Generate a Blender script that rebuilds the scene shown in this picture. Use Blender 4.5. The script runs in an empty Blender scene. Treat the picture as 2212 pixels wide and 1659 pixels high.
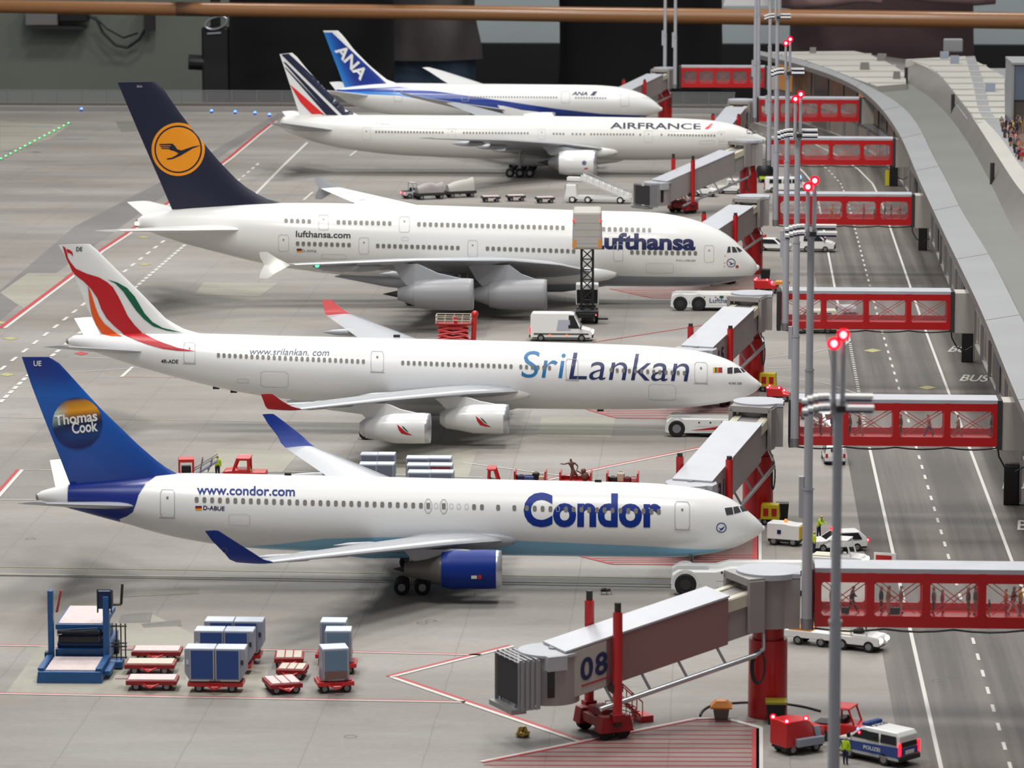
import bpy, bmesh, math, random
from mathutils import Vector, Matrix
from mathutils.geometry import tessellate_polygon
from mathutils.bvhtree import BVHTree
C = bpy.context.scene.collection
SC = bpy.context.scene
rnd = random.Random(7)
PI = math.pi
# ---------------------------------------------------------------- camera
# units: one unit = one metre of the 1:87 layout (the room around it is therefore 87 times life size)
CAM = Vector((9.05, 0.0, 57.96)); PITCH = math.radians(8.6175); YAW = math.radians(3.009); FPX = 8516.0
cd = bpy.data.cameras.new('camera'); cam = bpy.data.objects.new('camera', cd); C.objects.link(cam)
cam.location = CAM; cam.rotation_euler = (PI/2-PITCH, 0, YAW)
cd.sensor_width = 36; cd.lens = FPX/2212*36; cd.clip_start = 1; cd.clip_end = 5000
cd.dof.use_dof = True; cd.dof.focus_distance = 330; cd.dof.aperture_fstop = 0.5
SC.camera = cam
# ---------------------------------------------------------------- world, lights, exposure
w = bpy.data.worlds.new('room_light'); SC.world = w; w.use_nodes = True
w.node_tree.nodes['Background'].inputs[0].default_value = (0.93, 0.95, 1.0, 1)
w.node_tree.nodes['Background'].inputs[1].default_value = 0.27
SC.view_settings.view_transform = 'Standard'; SC.view_settings.look = 'None'
SC.view_settings.exposure = -0.22; SC.view_settings.gamma = 1.0
SC.view_settings.use_curve_mapping = False
def area(name, loc, sx, sy, power, col=(1, .985, .96), aim=None):
    l = bpy.data.lights.new(name, 'AREA'); l.shape = 'RECTANGLE'; l.size = sx; l.size_y = sy; l.energy = power; l.color = col
    o = bpy.data.objects.new(name, l); C.objects.link(o); o.location = loc
    if aim: o.rotation_euler = (Vector(aim)-Vector(loc)).to_track_quat('-Z', 'Y').to_euler()
    return o
for x, y in ((-110, 830), (-20, 830), (70, 830)): area('back_wall_fill', (x, y, 150), 30, 20, 80000, aim=(x, 920, -10))  # added fill lights that brighten the back wall and the visitors
for i, (x, y) in enumerate([(-70, 200), (30, 215), (-70, 340), (30, 350), (-70, 490), (30, 500), (-60, 640), (35, 650)]):
    area('ceiling_lamp', (x, y, 190), 34, 60, (185000 if y < 400 else 195000)*(1.12 if x < 0 else .82))
# ---------------------------------------------------------------- helpers
FW = Vector((-math.sin(YAW)*math.cos(PITCH), math.cos(YAW)*math.cos(PITCH), -math.sin(PITCH)))
RT = Vector((math.cos(YAW), math.sin(YAW), 0)); UP = RT.cross(FW)
def ray(px, py): return FW + RT*((px-1106)/FPX) - UP*((py-829.5)/FPX)
def G(px, py, z=0.0):
    d = ray(px, py); return CAM + d*((z-CAM.z)/d.z)
def atY(px, py, Y):
    d = ray(px, py); return CAM + d*((Y-CAM.y)/d.y)
def sm(a, b, t): return a+(b-a)*t
class MB:
    def __init__(s): s.v = []; s.f = []; s.m = []
    def add(s, vs, fs, mi=0):
        n = len(s.v); s.v += [tuple(p) for p in vs]
        for f in fs: s.f.append([i+n for i in f]); s.m.append(mi)
        return s
    def box(s, c, d, mi=0, rz=0.0, top=(1, 1), sh=0.0):
        """box centred at c, size d; top scales its upper face, sh shifts the upper face along x"""
        x, y, z = d[0]/2, d[1]/2, d[2]/2
        P = [(-x, -y, -z), (x, -y, -z), (x, y, -z), (-x, y, -z), (-x*top[0]+sh, -y*top[1], z), (x*top[0]+sh, -y*top[1], z), (x*top[0]+sh, y*top[1], z), (-x*top[0]+sh, y*top[1], z)]
        cr, sr = math.cos(rz), math.sin(rz)
        P = [(c[0]+a*cr-b*sr, c[1]+a*sr+b*cr, c[2]+e) for a, b, e in P]
        return s.add(P, [(0, 3, 2, 1), (4, 5, 6, 7), (0, 1, 5, 4), (1, 2, 6, 5), (2, 3, 7, 6), (3, 0, 4, 7)], mi)
    def cyl(s, p, q, r, r2=None, n=12, mi=0, cap=True):
        p, q = Vector(p), Vector(q); r2 = r if r2 is None else r2
        d = (q-p).normalized(); a = d.orthogonal().normalized(); b = d.cross(a)
        R = [p+(a*math.cos(2*PI*i/n)+b*math.sin(2*PI*i/n))*r for i in range(n)]+[q+(a*math.cos(2*PI*i/n)+b*math.sin(2*PI*i/n))*r2 for i in range(n)]
        F = [(i, (i+1) % n, n+(i+1) % n, n+i) for i in range(n)]
        if cap: F += [tuple(range(n))[::-1], tuple(range(n, 2*n))]
        return s.add(R, F, mi)
    def path(s, pts, r, n=8, mi=0):
        for a, b in zip(pts[:-1], pts[1:]): s.cyl(a, b, r, n=n, mi=mi)
        return s
    def sph(s, c, r, n=10, mi=0, sc=(1, 1, 1)):
        m = max(4, n//2); R = []
        for j in range(m+1):
            t = PI*j/m
            R.append([(c[0]+r*sc[0]*math.sin(t)*math.cos(2*PI*i/n), c[1]+r*sc[1]*math.sin(t)*math.sin(2*PI*i/n), c[2]+r*sc[2]*math.cos(t)) for i in range(n)])
        return s.loft(R, mi=mi)
    def loft(s, R, mi=0, cap=False, closed=True):
        n = len(R[0]); V = [p for r in R for p in r]; F = []
        for j in range(len(R)-1):
            for i in range(n if closed else n-1):
                k = (i+1) % n; F.append((j*n+i, j*n+k, (j+1)*n+k, (j+1)*n+i))
        if cap: F += [tuple(range(n))[::-1], tuple(range((len(R)-1)*n, len(R)*n))]
        return s.add(V, F, mi)
    def prism(s, poly, a, b, mi=0, ax='y', top=None):
        """polygon in (x,z) pushed from y=a to y=b (ax='y'), or (x,y) pushed from z=a to z=b (ax='z')"""
        n = len(poly); f = (lambda u, v, t: (u, t, v)) if ax == 'y' else (lambda u, v, t: (u, v, t)) if ax == 'z' else (lambda u, v, t: (t, u, v))
        V = [f(u, v, a) for u, v in poly]+[f(u, v, b) for u, v in poly]
        return s.add(V, [tuple(range(n))[::-1], tuple(range(n, 2*n))]+[(i, (i+1) % n, n+(i+1) % n, n+i) for i in range(n)], mi)
    def lathe(s, prof, o, n=32, mi=0, ax='x'):
        """profile [(t,r)] turned around the x axis (or z) through o"""
        R = []
        for t, r in prof:
            R.append([(o[0]+t, o[1]+r*math.cos(2*PI*i/n), o[2]+r*math.sin(2*PI*i/n)) if ax == 'x' else (o[0]+r*math.cos(2*PI*i/n), o[1]+r*math.sin(2*PI*i/n), o[2]+t) for i in range(n)])
        return s.loft(R, mi)
    def mesh(s, name, mats, smooth=None, bevel=0):
        me = bpy.data.meshes.new(name); me.from_pydata(s.v, [], s.f)
        for m in mats: me.materials.append(m)
        for p, mi in zip(me.polygons, s.m): p.material_index = mi
        bm = bmesh.new(); bm.from_mesh(me); bmesh.ops.remove_doubles(bm, verts=bm.verts, dist=1e-5)
        if bevel:
            es = [e for e in bm.edges if len(e.link_faces) == 2 and e.calc_face_angle(0) > .6]
            bmesh.ops.bevel(bm, geom=es, offset=bevel, segments=2, affect='EDGES', profile=.5)
        bmesh.ops.recalc_face_normals(bm, faces=bm.faces)
        bm.to_mesh(me); bm.free()
        if smooth:
            for p in me.polygons: p.use_smooth = True
            me.set_sharp_from_angle(angle=smooth)
        return me
    def build(s, name, mats, parent=None, smooth=None, bevel=0, label=None, loc=None):
        if not isinstance(mats, (list, tuple)): mats = [mats]
        return link(name, s.mesh(name, mats, smooth, bevel), parent, label, loc)
def link(name, me, parent=None, label=None, loc=None):
    o = bpy.data.objects.new(name, me); C.objects.link(o)
    if parent: o.parent = parent
    if label: o['label'] = label
    if loc: o.location = loc
    return o
def tag(o, label, cat, group=None):
    o['label'] = label; o['category'] = cat
    if group: o['group'] = group
    return o
def thing(name, label, cat, loc=(0, 0, 0), rz=0.0, group=None):
    o = bpy.data.objects.new(name, None); C.objects.link(o); o.location = loc; o.rotation_euler = (0, 0, rz)
    o.empty_display_size = .3
    return tag(o, label, cat, group)
def struct(name, mb, mats, parent=None, smooth=None):
    o = mb.build(name, mats, parent, smooth)
    if not parent: o['kind'] = 'structure'
    return o
def dup(root, loc, rz, label, group=None):
    r = root.copy(); C.objects.link(r); r.location = loc; r.rotation_euler = (0, 0, rz); r['label'] = label
    if group: r['group'] = group
    for ch in list(root.children):
        c = ch.copy(); C.objects.link(c); c.parent = r
        for g in ch.children:
            d = g.copy(); C.objects.link(d); d.parent = c
    return r
# ---------------------------------------------------------------- materials
def srgb(*c): return tuple((x/255/12.92 if x/255 <= .04045 else ((x/255+.055)/1.055)**2.4) for x in c)
def mat(name, rgb, rough=.5, metal=0.0, emit=None, es=0.0, coat=0.0, noise=None, lin=False, alpha=None, spec=None):
    m = bpy.data.materials.new(name); m.use_nodes = True; nt = m.node_tree; b = nt.nodes['Principled BSDF']
    c = tuple(rgb) if lin else srgb(*rgb)
    if not lin and not emit and max(c)-min(c) > .12: c = tuple(x*.86 for x in c)   # strong paints sit a little deeper
    b.inputs['Base Color'].default_value = (*c, 1); b.inputs['Roughness'].default_value = rough; b.inputs['Metallic'].default_value = metal
    if coat: b.inputs['Coat Weight'].default_value = coat; b.inputs['Coat Roughness'].default_value = .12
    if spec is not None: b.inputs['Specular IOR Level'].default_value = spec
    if emit: b.inputs['Emission Color'].default_value = (*srgb(*emit), 1); b.inputs['Emission Strength'].default_value = es
    if alpha is not None: b.inputs['Alpha'].default_value = alpha
    if noise:   # (scale, amount): small unevenness of the paint
        tc = nt.nodes.new('ShaderNodeTexCoord'); nz = nt.nodes.new('ShaderNodeTexNoise'); nz.inputs['Scale'].default_value = noise[0]; nz.inputs['Detail'].default_value = 5
        rp = nt.nodes.new('ShaderNodeValToRGB'); k = noise[1]
        rp.color_ramp.elements[0].position = .3; rp.color_ramp.elements[1].position = .7
        rp.color_ramp.elements[0].color = (*[x*(1-k) for x in c], 1); rp.color_ramp.elements[1].color = (*[min(1, x*(1+k)) for x in c], 1)
        nt.links.new(tc.outputs['Object'], nz.inputs['Vector']); nt.links.new(nz.outputs['Fac'], rp.inputs[0]); nt.links.new(rp.outputs[0], b.inputs['Base Color'])
    return m
M = {}
def mk(k, *a, **kw): M[k] = mat(k, *a, **kw)
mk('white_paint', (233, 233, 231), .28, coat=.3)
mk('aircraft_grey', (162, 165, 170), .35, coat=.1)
mk('engine_grey', (150, 151, 154), .38)
mk('slat_metal', (190, 192, 196), .32, metal=.4)
mk('emblem_gold', (112, 104, 84), .5)
mk('silver', (196, 198, 202), .28, metal=.85)
mk('steel', (150, 150, 152), .38, metal=.6)
mk('core_brown', (112, 108, 104), .4, metal=.3)
mk('dark_metal', (58, 56, 55), .5, metal=.4)
mk('black', (16, 16, 18), .5)
mk('tyre', (24, 24, 27), .75)
mk('hub', (140, 140, 142), .4, metal=.5)
mk('cabin_glass', (122, 118, 110), .3)
mk('cockpit_glass', (62, 62, 66), .1)
mk('panel_line', (178, 178, 182), .5)
mk('navy', (24, 30, 82), .4)
mk('condor_blue', (8, 48, 138), .45, spec=.25)
mk('lh_navy', (8, 14, 44), .45)
mk('lh_yellow', (243, 152, 14), .4)
mk('red', (196, 22, 28), .4, coat=.2)
mk('red_dark', (150, 20, 26), .5, noise=(2, .15))
mk('red_truck', (212, 32, 34), .38, coat=.3)
mk('sri_red', (203, 22, 32), .38)
mk('sri_orange', (246, 96, 26), .4)
mk('sri_green', (4, 92, 62), .4)
mk('sri_blue', (34, 122, 180), .4)
mk('sri_navy', (30, 42, 92), .4)
mk('af_navy', (20, 28, 58), .4)
mk('af_red', (236, 44, 44), .4)
mk('ana_blue', (16, 56, 146), .35)
mk('ana_light', (30, 118, 200), .35)
mk('grey_text', (92, 106, 130), .5)
mk('black_text', (50, 50, 58), .5)
mk('bridge_red', (200, 16, 24), .35, coat=.3)
mk('bridge_grey', (150, 144, 142), .45, noise=(.6, .06))
mk('bridge_glow_tint', (150, 114, 112), .42)  # grey tunnel wall with a red glow put into its base colour
mk('bridge_roof', (176, 178, 184), .42, noise=(.5, .05))
mk('cream', (212, 207, 186), .5)
mk('box_beige', (176, 171, 164), .5)
mk('rubber', (52, 50, 52), .8)
mk('pole_grey', (176, 177, 183), .4, metal=.1)
mk('container_grey', (152, 158, 172), .4, metal=.15)
mk('container_top', (196, 202, 212), .4)
mk('container_blue', (42, 76, 146), .45)
mk('cart_bed', (206, 190, 188), .6, noise=(3, .08))
mk('cream_bed', (214, 204, 186), .6, noise=(3, .06))
mk('loader_blue', (32, 88, 146), .42, noise=(1.5, .1))
mk('loader_dark', (22, 52, 92), .5)
mk('hivis', (190, 226, 40), .6)
mk('yellow', (226, 206, 30), .45)
mk('orange', (240, 150, 50), .5)
mk('dark_glass', (30, 32, 36), .1)
mk('police_blue', (28, 70, 146), .3, coat=.3)
mk('skin', (206, 160, 132), .6)
mk('hair_dark', (52, 38, 30), .7)
mk('hair_fair', (196, 180, 160), .7)
mk('red_lamp', (255, 40, 50), .4, emit=(255, 18, 36), es=4.5)
mk('red_glow', (255, 60, 60), .4, emit=(255, 14, 30), es=2.2)
mk('white_lamp', (255, 255, 250), .4, emit=(255, 246, 226), es=14)
mk('green_lamp', (120, 255, 170), .4, emit=(60, 255, 150), es=3.5)
mk('blue_lamp', (120, 160, 255), .4, emit=(60, 110, 255), es=6)
mk('orange_lamp', (255, 120, 40), .4, emit=(255, 90, 30), es=3)
mk('line_white', (198, 196, 190), .6); mk('line_red', (180, 58, 62), .65); mk('line_yellow', (176, 170, 112), .6)
mk('line_pink', (205, 120, 116), .65)
mk('wood', (160, 110, 66), .35, coat=.3)
mk('glass_clear', (235, 238, 238), .05, alpha=.05)
mk('mesh_fence', (150, 152, 152), .5, alpha=.38)
def red_shell():
    m = bpy.data.materials.new('red_lens'); m.use_nodes = True; nt = m.node_tree; nt.nodes.remove(nt.nodes['Principled BSDF'])
    t = nt.nodes.new('ShaderNodeBsdfTransparent'); t.inputs[0].default_value = (1, .2, .24, 1); e = nt.nodes.new('ShaderNodeEmission'); e.inputs[0].default_value = (1, .006, .03, 1); e.inputs[1].default_value = 2.6
    x = nt.nodes.new('ShaderNodeMixShader'); x.inputs[0].default_value = .5; nt.links.new(t.outputs[0], x.inputs[1]); nt.links.new(e.outputs[0], x.inputs[2]); nt.links.new(x.outputs[0], nt.nodes['Material Output'].inputs[0]); return m
M['red_lens'] = red_shell(); mk('bulb', (255, 230, 230), .4, emit=(255, 235, 235), es=14)
def lamp(name, parent, c, r, key, n=8):
    if key == 'red_lamp':      # glowing bulb inside a red lens
        o = MB().sph(c, r*1.15, 14).build(name, M['red_lens'], parent, smooth=1.5); MB().sph(c, r*.62, 10).build('bulb', M['bulb'], o, smooth=1.5); return o
    return MB().sph(c, r, n).build(name, M[key], parent, smooth=1.5)
# ================================================================ apron, road, painted lines
def stops(cr, els):
    while len(cr.elements) > 1: cr.elements.remove(cr.elements[-1])
    for i, (p, c) in enumerate(els):
        e = cr.elements[0] if i == 0 else cr.elements.new(p)
        e.position = p; e.color = c
def nodes(m):
    nt = m.node_tree; b = nt.nodes['Principled BSDF']
    def N(t, **kw):
        n = nt.nodes.new('ShaderNode'+t)
        for k, v in kw.items():
            if k in n.inputs: n.inputs[k].default_value = v
            else: setattr(n, k, v)
        return n
    def math_(op, a, b2=None, c=None):
        n = N('Math', operation=op)
        for i, v in enumerate((a, b2, c)):
            if v is None: continue
            if isinstance(v, (int, float)): n.inputs[i].default_value = v
            else: nt.links.new(v, n.inputs[i])
        return n.outputs[0]
    def ramp(fac, els, interp='LINEAR'):
        r = N('ValToRGB'); cr = r.color_ramp; cr.interpolation = interp; stops(cr, [(p, (*c, 1)) for p, c in els])
        nt.links.new(fac, r.inputs[0]); return r.outputs[0]
    def mix(fac, a, b2, mode='MIX'):
        n = N('Mix', data_type='RGBA', blend_type=mode)
        for i, v in ((0, fac), (6, a), (7, b2)):
            if isinstance(v, (int, float)): n.inputs[i].default_value = v
            elif isinstance(v, tuple): n.inputs[i].default_value = (*v, 1)
            else: nt.links.new(v, n.inputs[i])
        return n.outputs[2]
    return nt, b, N, math_, ramp, mix
def noise_at(nt, N, scale, det=4, rot=0):
    tc = N('TexCoord'); mp = N('Mapping'); mp.inputs['Scale'].default_value = scale; mp.inputs['Rotation'].default_value = (0, 0, rot)
    nz = N('TexNoise'); nz.inputs['Scale'].default_value = 1; nz.inputs['Detail'].default_value = det; nz.inputs['Roughness'].default_value = .6
    nt.links.new(tc.outputs['Object'], mp.inputs[0]); nt.links.new(mp.outputs[0], nz.inputs['Vector']); return nz.outputs['Fac']
def concrete(name, c1, c2, joint, streak=(.012, .3, 1), sk=.16, jx=None):
    m = bpy.data.materials.new(name); m.use_nodes = True
    nt, b, N, ma, ramp, mix = nodes(m)
    b.inputs['Roughness'].default_value = .62; b.inputs['Specular IOR Level'].default_value = .3
    base = ramp(noise_at(nt, N, (.03, .05, 1)), [(.32, srgb(*c1)), (.68, srgb(*c2))])
    st = ramp(noise_at(nt, N, streak, 5), [(.42, (1-sk*1.6,)*3), (.6, (1, 1, 1))])
    col = mix(1.0, base, st, 'MULTIPLY')
    fine = ramp(noise_at(nt, N, (1.7, 1.7, 1), 6), [(.3, (.93,)*3), (.7, (1.05,)*3)])
    col = mix(1.0, col, fine, 'MULTIPLY')
    blot = ramp(noise_at(nt, N, (.11, .16, 1), 3), [(.28, (.86, .85, .84)), (.4, (1, 1, 1))])
    col = mix(1.0, col, blot, 'MULTIPLY')
    if joint:
        tc = N('TexCoord'); sp = N('SeparateXYZ'); nt.links.new(tc.outputs['Object'], sp.inputs[0])
        wob = noise_at(nt, N, (.3, .3, 1), 2)
        fx = ma('FRACT', ma('DIVIDE', ma('ADD', sp.outputs[0], ma('MULTIPLY_ADD', wob, .25, 400-jx)), joint))
        fy = ma('FRACT', ma('DIVIDE', ma('ADD', sp.outputs[1], ma('MULTIPLY', wob, .3)), joint*2.4))
        k = ma('MAXIMUM', ma('LESS_THAN', fx, .011), ma('MULTIPLY', ma('LESS_THAN', fy, .006), .5))
        col = mix(ma('MULTIPLY', k, .42), col, srgb(96, 92, 90))
    nt.links.new(col, b.inputs['Base Color'])
    return m
J0 = G(472, 1268)
M['apron'] = concrete('apron_concrete', (153, 149, 144), (138, 132, 125), 7.35, streak=(.012, .06, 1), sk=.15, jx=J0.x)
M['road'] = concrete('road_concrete', (116, 111, 106), (102, 97, 92), 0, streak=(.55, .008, 1), sk=.26)
M['taxi'] = concrete('service_road_concrete', (128, 125, 123), (116, 113, 112), 0, streak=(.02, .02, 1), sk=.1)
M['patch_light'] = concrete('pale_slab', (162, 159, 146), (148, 144, 132), 0, sk=.06)
M['patch_dark'] = concrete('dark_slab', (128, 125, 119), (116, 113, 108), 0, sk=.1)
M['dark_stain'] = mat('dark_stain', (112, 108, 104), .6, alpha=.5)
M['mark_blue'] = mat('faded_blue_mark', (128, 140, 166), .6)
M['red_floor'] = mat('red_floor', (176, 116, 110), .65, alpha=.22)
EDGE_Y = 724
f = MB(); f.box((20, (140+EDGE_Y)/2, -1.5), (480, EDGE_Y-140, 3)); FLOOR = struct('floor', f, M['apron'])
def flat(name, px, z, m, label=None):
    P = [G(x, y, z) for x, y in px]
    return MB().add(P, [range(len(P))]).build(name, M[m], FLOOR, label=label)
def strip_w(P, wd, mb, z, dash=None):
    """a painted strip of width wd along world points P; dash=(on, off)"""
    t = 0.0
    for a, b in zip(P[:-1], P[1:]):
        a = Vector((a[0], a[1], 0)); b = Vector((b[0], b[1], 0)); d = (b-a); L = d.length; d /= L; n = Vector((-d.y, d.x, 0))*wd/2
        segs = [(0, L)]
        if dash:
            segs = []; u = -t
            while u < L:
                if u+dash[0] > 0: segs.append((max(0, u), min(L, u+dash[0])))
                u += dash[0]+dash[1]
            t = (t+L) % (dash[0]+dash[1])
        for u, v in segs:
            p, q = a+d*u, a+d*v
            mb.add([(p+n)[:2]+(z,), (p-n)[:2]+(z,), (q-n)[:2]+(z,), (q+n)[:2]+(z,)], [(0, 1, 2, 3)])
def line(name, px, wd, m, z=.035, dash=None, off=0.0):
    P = [G(x, y) for x, y in px]
    if off:
        d = (P[-1]-P[0]).normalized(); P = [p+Vector((-d.y, d.x, 0))*off for p in P]
    mb = MB(); strip_w(P, wd, mb, z, dash); return mb.build(name, M[m], FLOOR)
def pair(px, wd=.3, flip=1, z=.035):
    line('stand_line', px, wd, 'line_white', z); line('stand_line', px, wd, 'line_red', z, off=flip*wd)
# road beside the terminal, its lanes
rd = MB(); rd.add([(20.2, 140, .01), (37.2, 140, .01), (37.2, 590, .01), (35, 640, .01), (30, 680, .01), (24, 715, .01), (6, 715, .01), (12, 680, .01), (16, 655, .01), (19, 620, .01), (20.8, 570, .01)], [range(11)])
rd.build('road_surface', M['road'], FLOOR)
def bend(x, y0, y1, n=24):
    """lane lines run straight, then bend left with the terminal"""
    P = []
    for i in range(n+1):
        y = sm(y0, y1, i/n); k = max(0, y-565)
        P.append(Vector((x+.0045*max(0, min(y, 565)-430)-k*k*.0011, y, 0)))
    return P
for x, d, ya, yb in ((22.6, None, 170, 346), (22.6, None, 412, 690), (26.75, (2.0, 3.0), 170, 690), (31.45, None, 170, 690)):
    mb = MB(); strip_w(bend(x, ya, yb), .26 if not d else .22, mb, .03, d); mb.build('lane_line', M['line_white'], FLOOR)
mb = MB(); strip_w([G(1836, 742), G(1852, 830), G(1875, 960)], .3, mb, .032, (.6, .9)); mb.build('lane_line', M['line_white'], FLOOR)
line('lane_line', [(1824, 702), (1836, 736), (1822, 748)], .2, 'line_white')
line('guide_line', [(1655, 774), (1750, 762), (1812, 750)], .16, 'line_white'); line('guide_line', [(1655, 795), (1735, 793)], .14, 'line_white')
line('guide_line', [(1655, 812), (1780, 828), (1850, 850)], .14, 'line_white')
# service road crossing the apron at the back left
flat('service_road', [(0, 628), (160, 490), (345, 394), (600, 245), (616, 247), (500, 322), (368, 412), (250, 498), (120, 590), (0, 692)], .012, 'taxi')
pts = [(0, 709), (150, 597), (214, 543), (268, 508), (495, 341), (556, 290), (592, 262)]
line('taxi_line', pts, .55, 'line_red'); line('taxi_line', pts, .4, 'line_white', off=-.5)
line('taxi_line', [(0, 800), (140, 690), (290, 570), (420, 470), (560, 352)], .4, 'line_white', dash=(3, 3.2))
line('taxi_line', [(0, 870), (60, 812), (294, 620), (401, 528)], .45, 'line_white', dash=(2, .8)); line('taxi_line', [(540, 432), (610, 360), (664, 308)], .45, 'line_white')
flat('concrete_patch', [(0, 632), (60, 590), (150, 590), (60, 672)], .014, 'patch_light')
for q in [(0, 697, 40, 6), (312, 571, 34, 5), (22, 731, 36, 7), (15, 809, 36, 8), (310, 512, 30, 4)]:
    flat('ground_sign', [(q[0]-q[2]/2, q[1]), (q[0], q[1]-q[3]/2), (q[0]+q[2]/2, q[1]), (q[0], q[1]+q[3]/2)], .03, 'line_yellow')
for q in [(1885, 757), (2003, 837)]:
    flat('ground_sign', [(q[0]-20, q[1]), (q[0], q[1]-4), (q[0]+20, q[1]), (q[0], q[1]+4)], .03, 'line_yellow')
flat('manhole_cover', [(160, 763), (176, 759), (192, 763), (176, 767)], .03, 'line_red')
flat('road_patch', [(1842, 607), (1930, 607), (1934, 619), (1846, 619)], .03, 'dark_stain')
# stands
pair([(-60, 1394), (540, 1404), (1040, 1416)], .22); pair([(-60, 1498), (560, 1510), (1005, 1518)], .22)
pair([(1110, 1396), (845, 1463)], .34, -1); pair([(845, 1463), (1255, 1604)], .34)
pair([(1038, 1646), (1500, 1553), (1562, 1551)], .24, -1, .04)
line('stand_line', [(1562, 1551), (1641, 1572), (1641, 1700)], .42, 'line_white', .04); line('stand_line', [(1632, 1574), (1632, 1700)], .45, 'line_red', .04)
flat('stand_floor', [(1042, 1646), (1500, 1554), (1562, 1552), (1636, 1574), (1636, 1700), (1150, 1700)], .02, 'red_floor')
mb = MB()
for i in range(18):
    y = 1558+i*9.5; x0 = max(1045, 1500-(y-1553)*5.0)
    strip_w([G(x0, y), G(1634, y+2)], .13, mb, .034)
mb.build('stand_hatching', M['line_red'], FLOOR)
for a, b, c in (((1240, 1198), (1322, 1219), (1640, 1222)), ((1250, 879), (1330, 903), (1640, 907)), ((1318, 624), (1408, 644), (1640, 646))):
    k = (c[1]-a[1])/24
    flat('stand_floor', [a, b, c, (1640, a[1]-30*k)], .02, 'red_floor'); line('stand_line', [a, b, c], .3, 'line_red')
    for i in range(1, 5): line('stand_hatching', [(sm(a[0], b[0], i/5), sm(a[1], b[1], i/5)), (1640, sm(a[1], c[1], i/5)-4*k)], .16, 'line_red', .033)
line('stand_line', [(1632, 1140), (1632, 1215)], .45, 'line_red', .04); line('stand_line', [(1641, 1130), (1641, 1215)], .3, 'line_white', .04)
flat('stand_floor', [(1560, 1150), (1630, 1140), (1632, 1216), (1500, 1216)], .02, 'red_floor')
pair([(1185, 1037), (1320, 1008), (1580, 955)], .3, 1); line('stand_line', [(1280, 740), (1530, 701)], .25, 'line_red'); line('stand_line', [(1000, 1000), (1300, 1040)], .2, 'line_white')
line('stand_line', [(600, 1019), (780, 1024), (1045, 1032)], .2, 'line_white')
line('lead_line', [(-60, 1224), (420, 1232), (1460, 1250)], .14, 'line_yellow'); line('lead_line', [(-20, 902), (300, 907), (1440, 925)], .1, 'line_yellow', .03)
line('edge_seam', [(-60, 1240), (420, 1246), (1470, 1262)], .5, 'patch_light', .03); line('edge_seam', [(-60, 1243), (420, 1251), (1600, 1272)], .18, 'dark_metal', .045)
pair([(-40, 1115), (48, 1015)], .35); line('stand_line', [(48, 1015), (200, 1018)], .16, 'line_white'); line('stand_line', [(-20, 1080), (120, 1080)], .2, 'line_white')
line('stand_line', [(262, 815), (286, 793)], .35, 'line_white'); line('stand_line', [(150, 772), (280, 775)], .16, 'line_white'); line('stand_line', [(150, 805), (300, 795)], .14, 'line_white')
line('stand_line', [(262, 814), (400, 816)], .14, 'line_pink'); line('stand_line', [(115, 410), (138, 415)], .2, 'line_white')
line('taxi_line', [(655, 433), (676, 415)], .35, 'line_white'); line('taxi_line', [(756, 337), (770, 326)], .35, 'line_white')
for P in ([(12, 1498), (90, 1392), (412, 1402), (395, 1508)], [(215, 1430), (580, 1438), (575, 1508), (200, 1500)], [(250, 1345), (320, 1322), (440, 1380), (400, 1400), (250, 1398)], [(470, 970), (650, 974), (610, 1020), (440, 1020)], [(830, 968), (1030, 974), (1012, 1030), (800, 1026)], [(1170, 900), (1330, 902), (1320, 945), (1160, 942)], [(0, 330), (110, 300), (150, 270), (0, 262)], [(560, 640), (420, 636), (440, 610), (600, 612)]): flat('concrete_patch', P, .015, 'patch_light')
for P in ([(262, 1328), (330, 1322), (325, 1345), (255, 1346)], [(305, 1348), (390, 1338), (392, 1352), (310, 1356)], [(250, 262), (330, 262), (342, 280), (262, 285)], [(270, 1275), (430, 1270), (430, 1282), (260, 1290)]): flat('ground_stain', P, .017, 'patch_dark')
line('ground_stain', [(70, 328), (85, 329)], 1.2, 'patch_dark', .03)
for x, y in ((92, 274), (168, 300), (15, 326)): line('ground_mark', [(x-30, y), (x+22, y)], .9, 'mark_blue', .03) 
# bus lane lettering
def flat_text(s, mkey, px0, px1, depth, parent, name, z=.04, sh=0):
    cu = bpy.data.curves.new('lettering', 'FONT'); cu.body = s; cu.offset = .02; ob = bpy.data.objects.new('lettering', cu)
    me = bpy.data.meshes.new_from_object(ob); bpy.data.objects.remove(ob)
    P0, P1 = G(*px0), G(*px1); d = P1-P0; W = max(v.co.x for v in me.vertices); H = max(v.co.y for v in me.vertices); n = Vector((-d.y, d.x, 0)).normalized()
    for v in me.vertices:
        p = P0+d*(v.co.x/W)+n*(v.co.y/H*depth); v.co = (p.x, p.y, z)
    me.materials.append(M[mkey]); return link(name, me, parent)
for x, y in ((2045, 760), (2070, 823), (2141, 972), (2163, 1056), (2195, 1145), (2036, 700)):
    k = (y+460)/1220
    flat_text('BUS', 'line_white', (x, y), (x+58*k, y+2), 4.2, FLOOR, 'bus_lettering')
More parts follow.
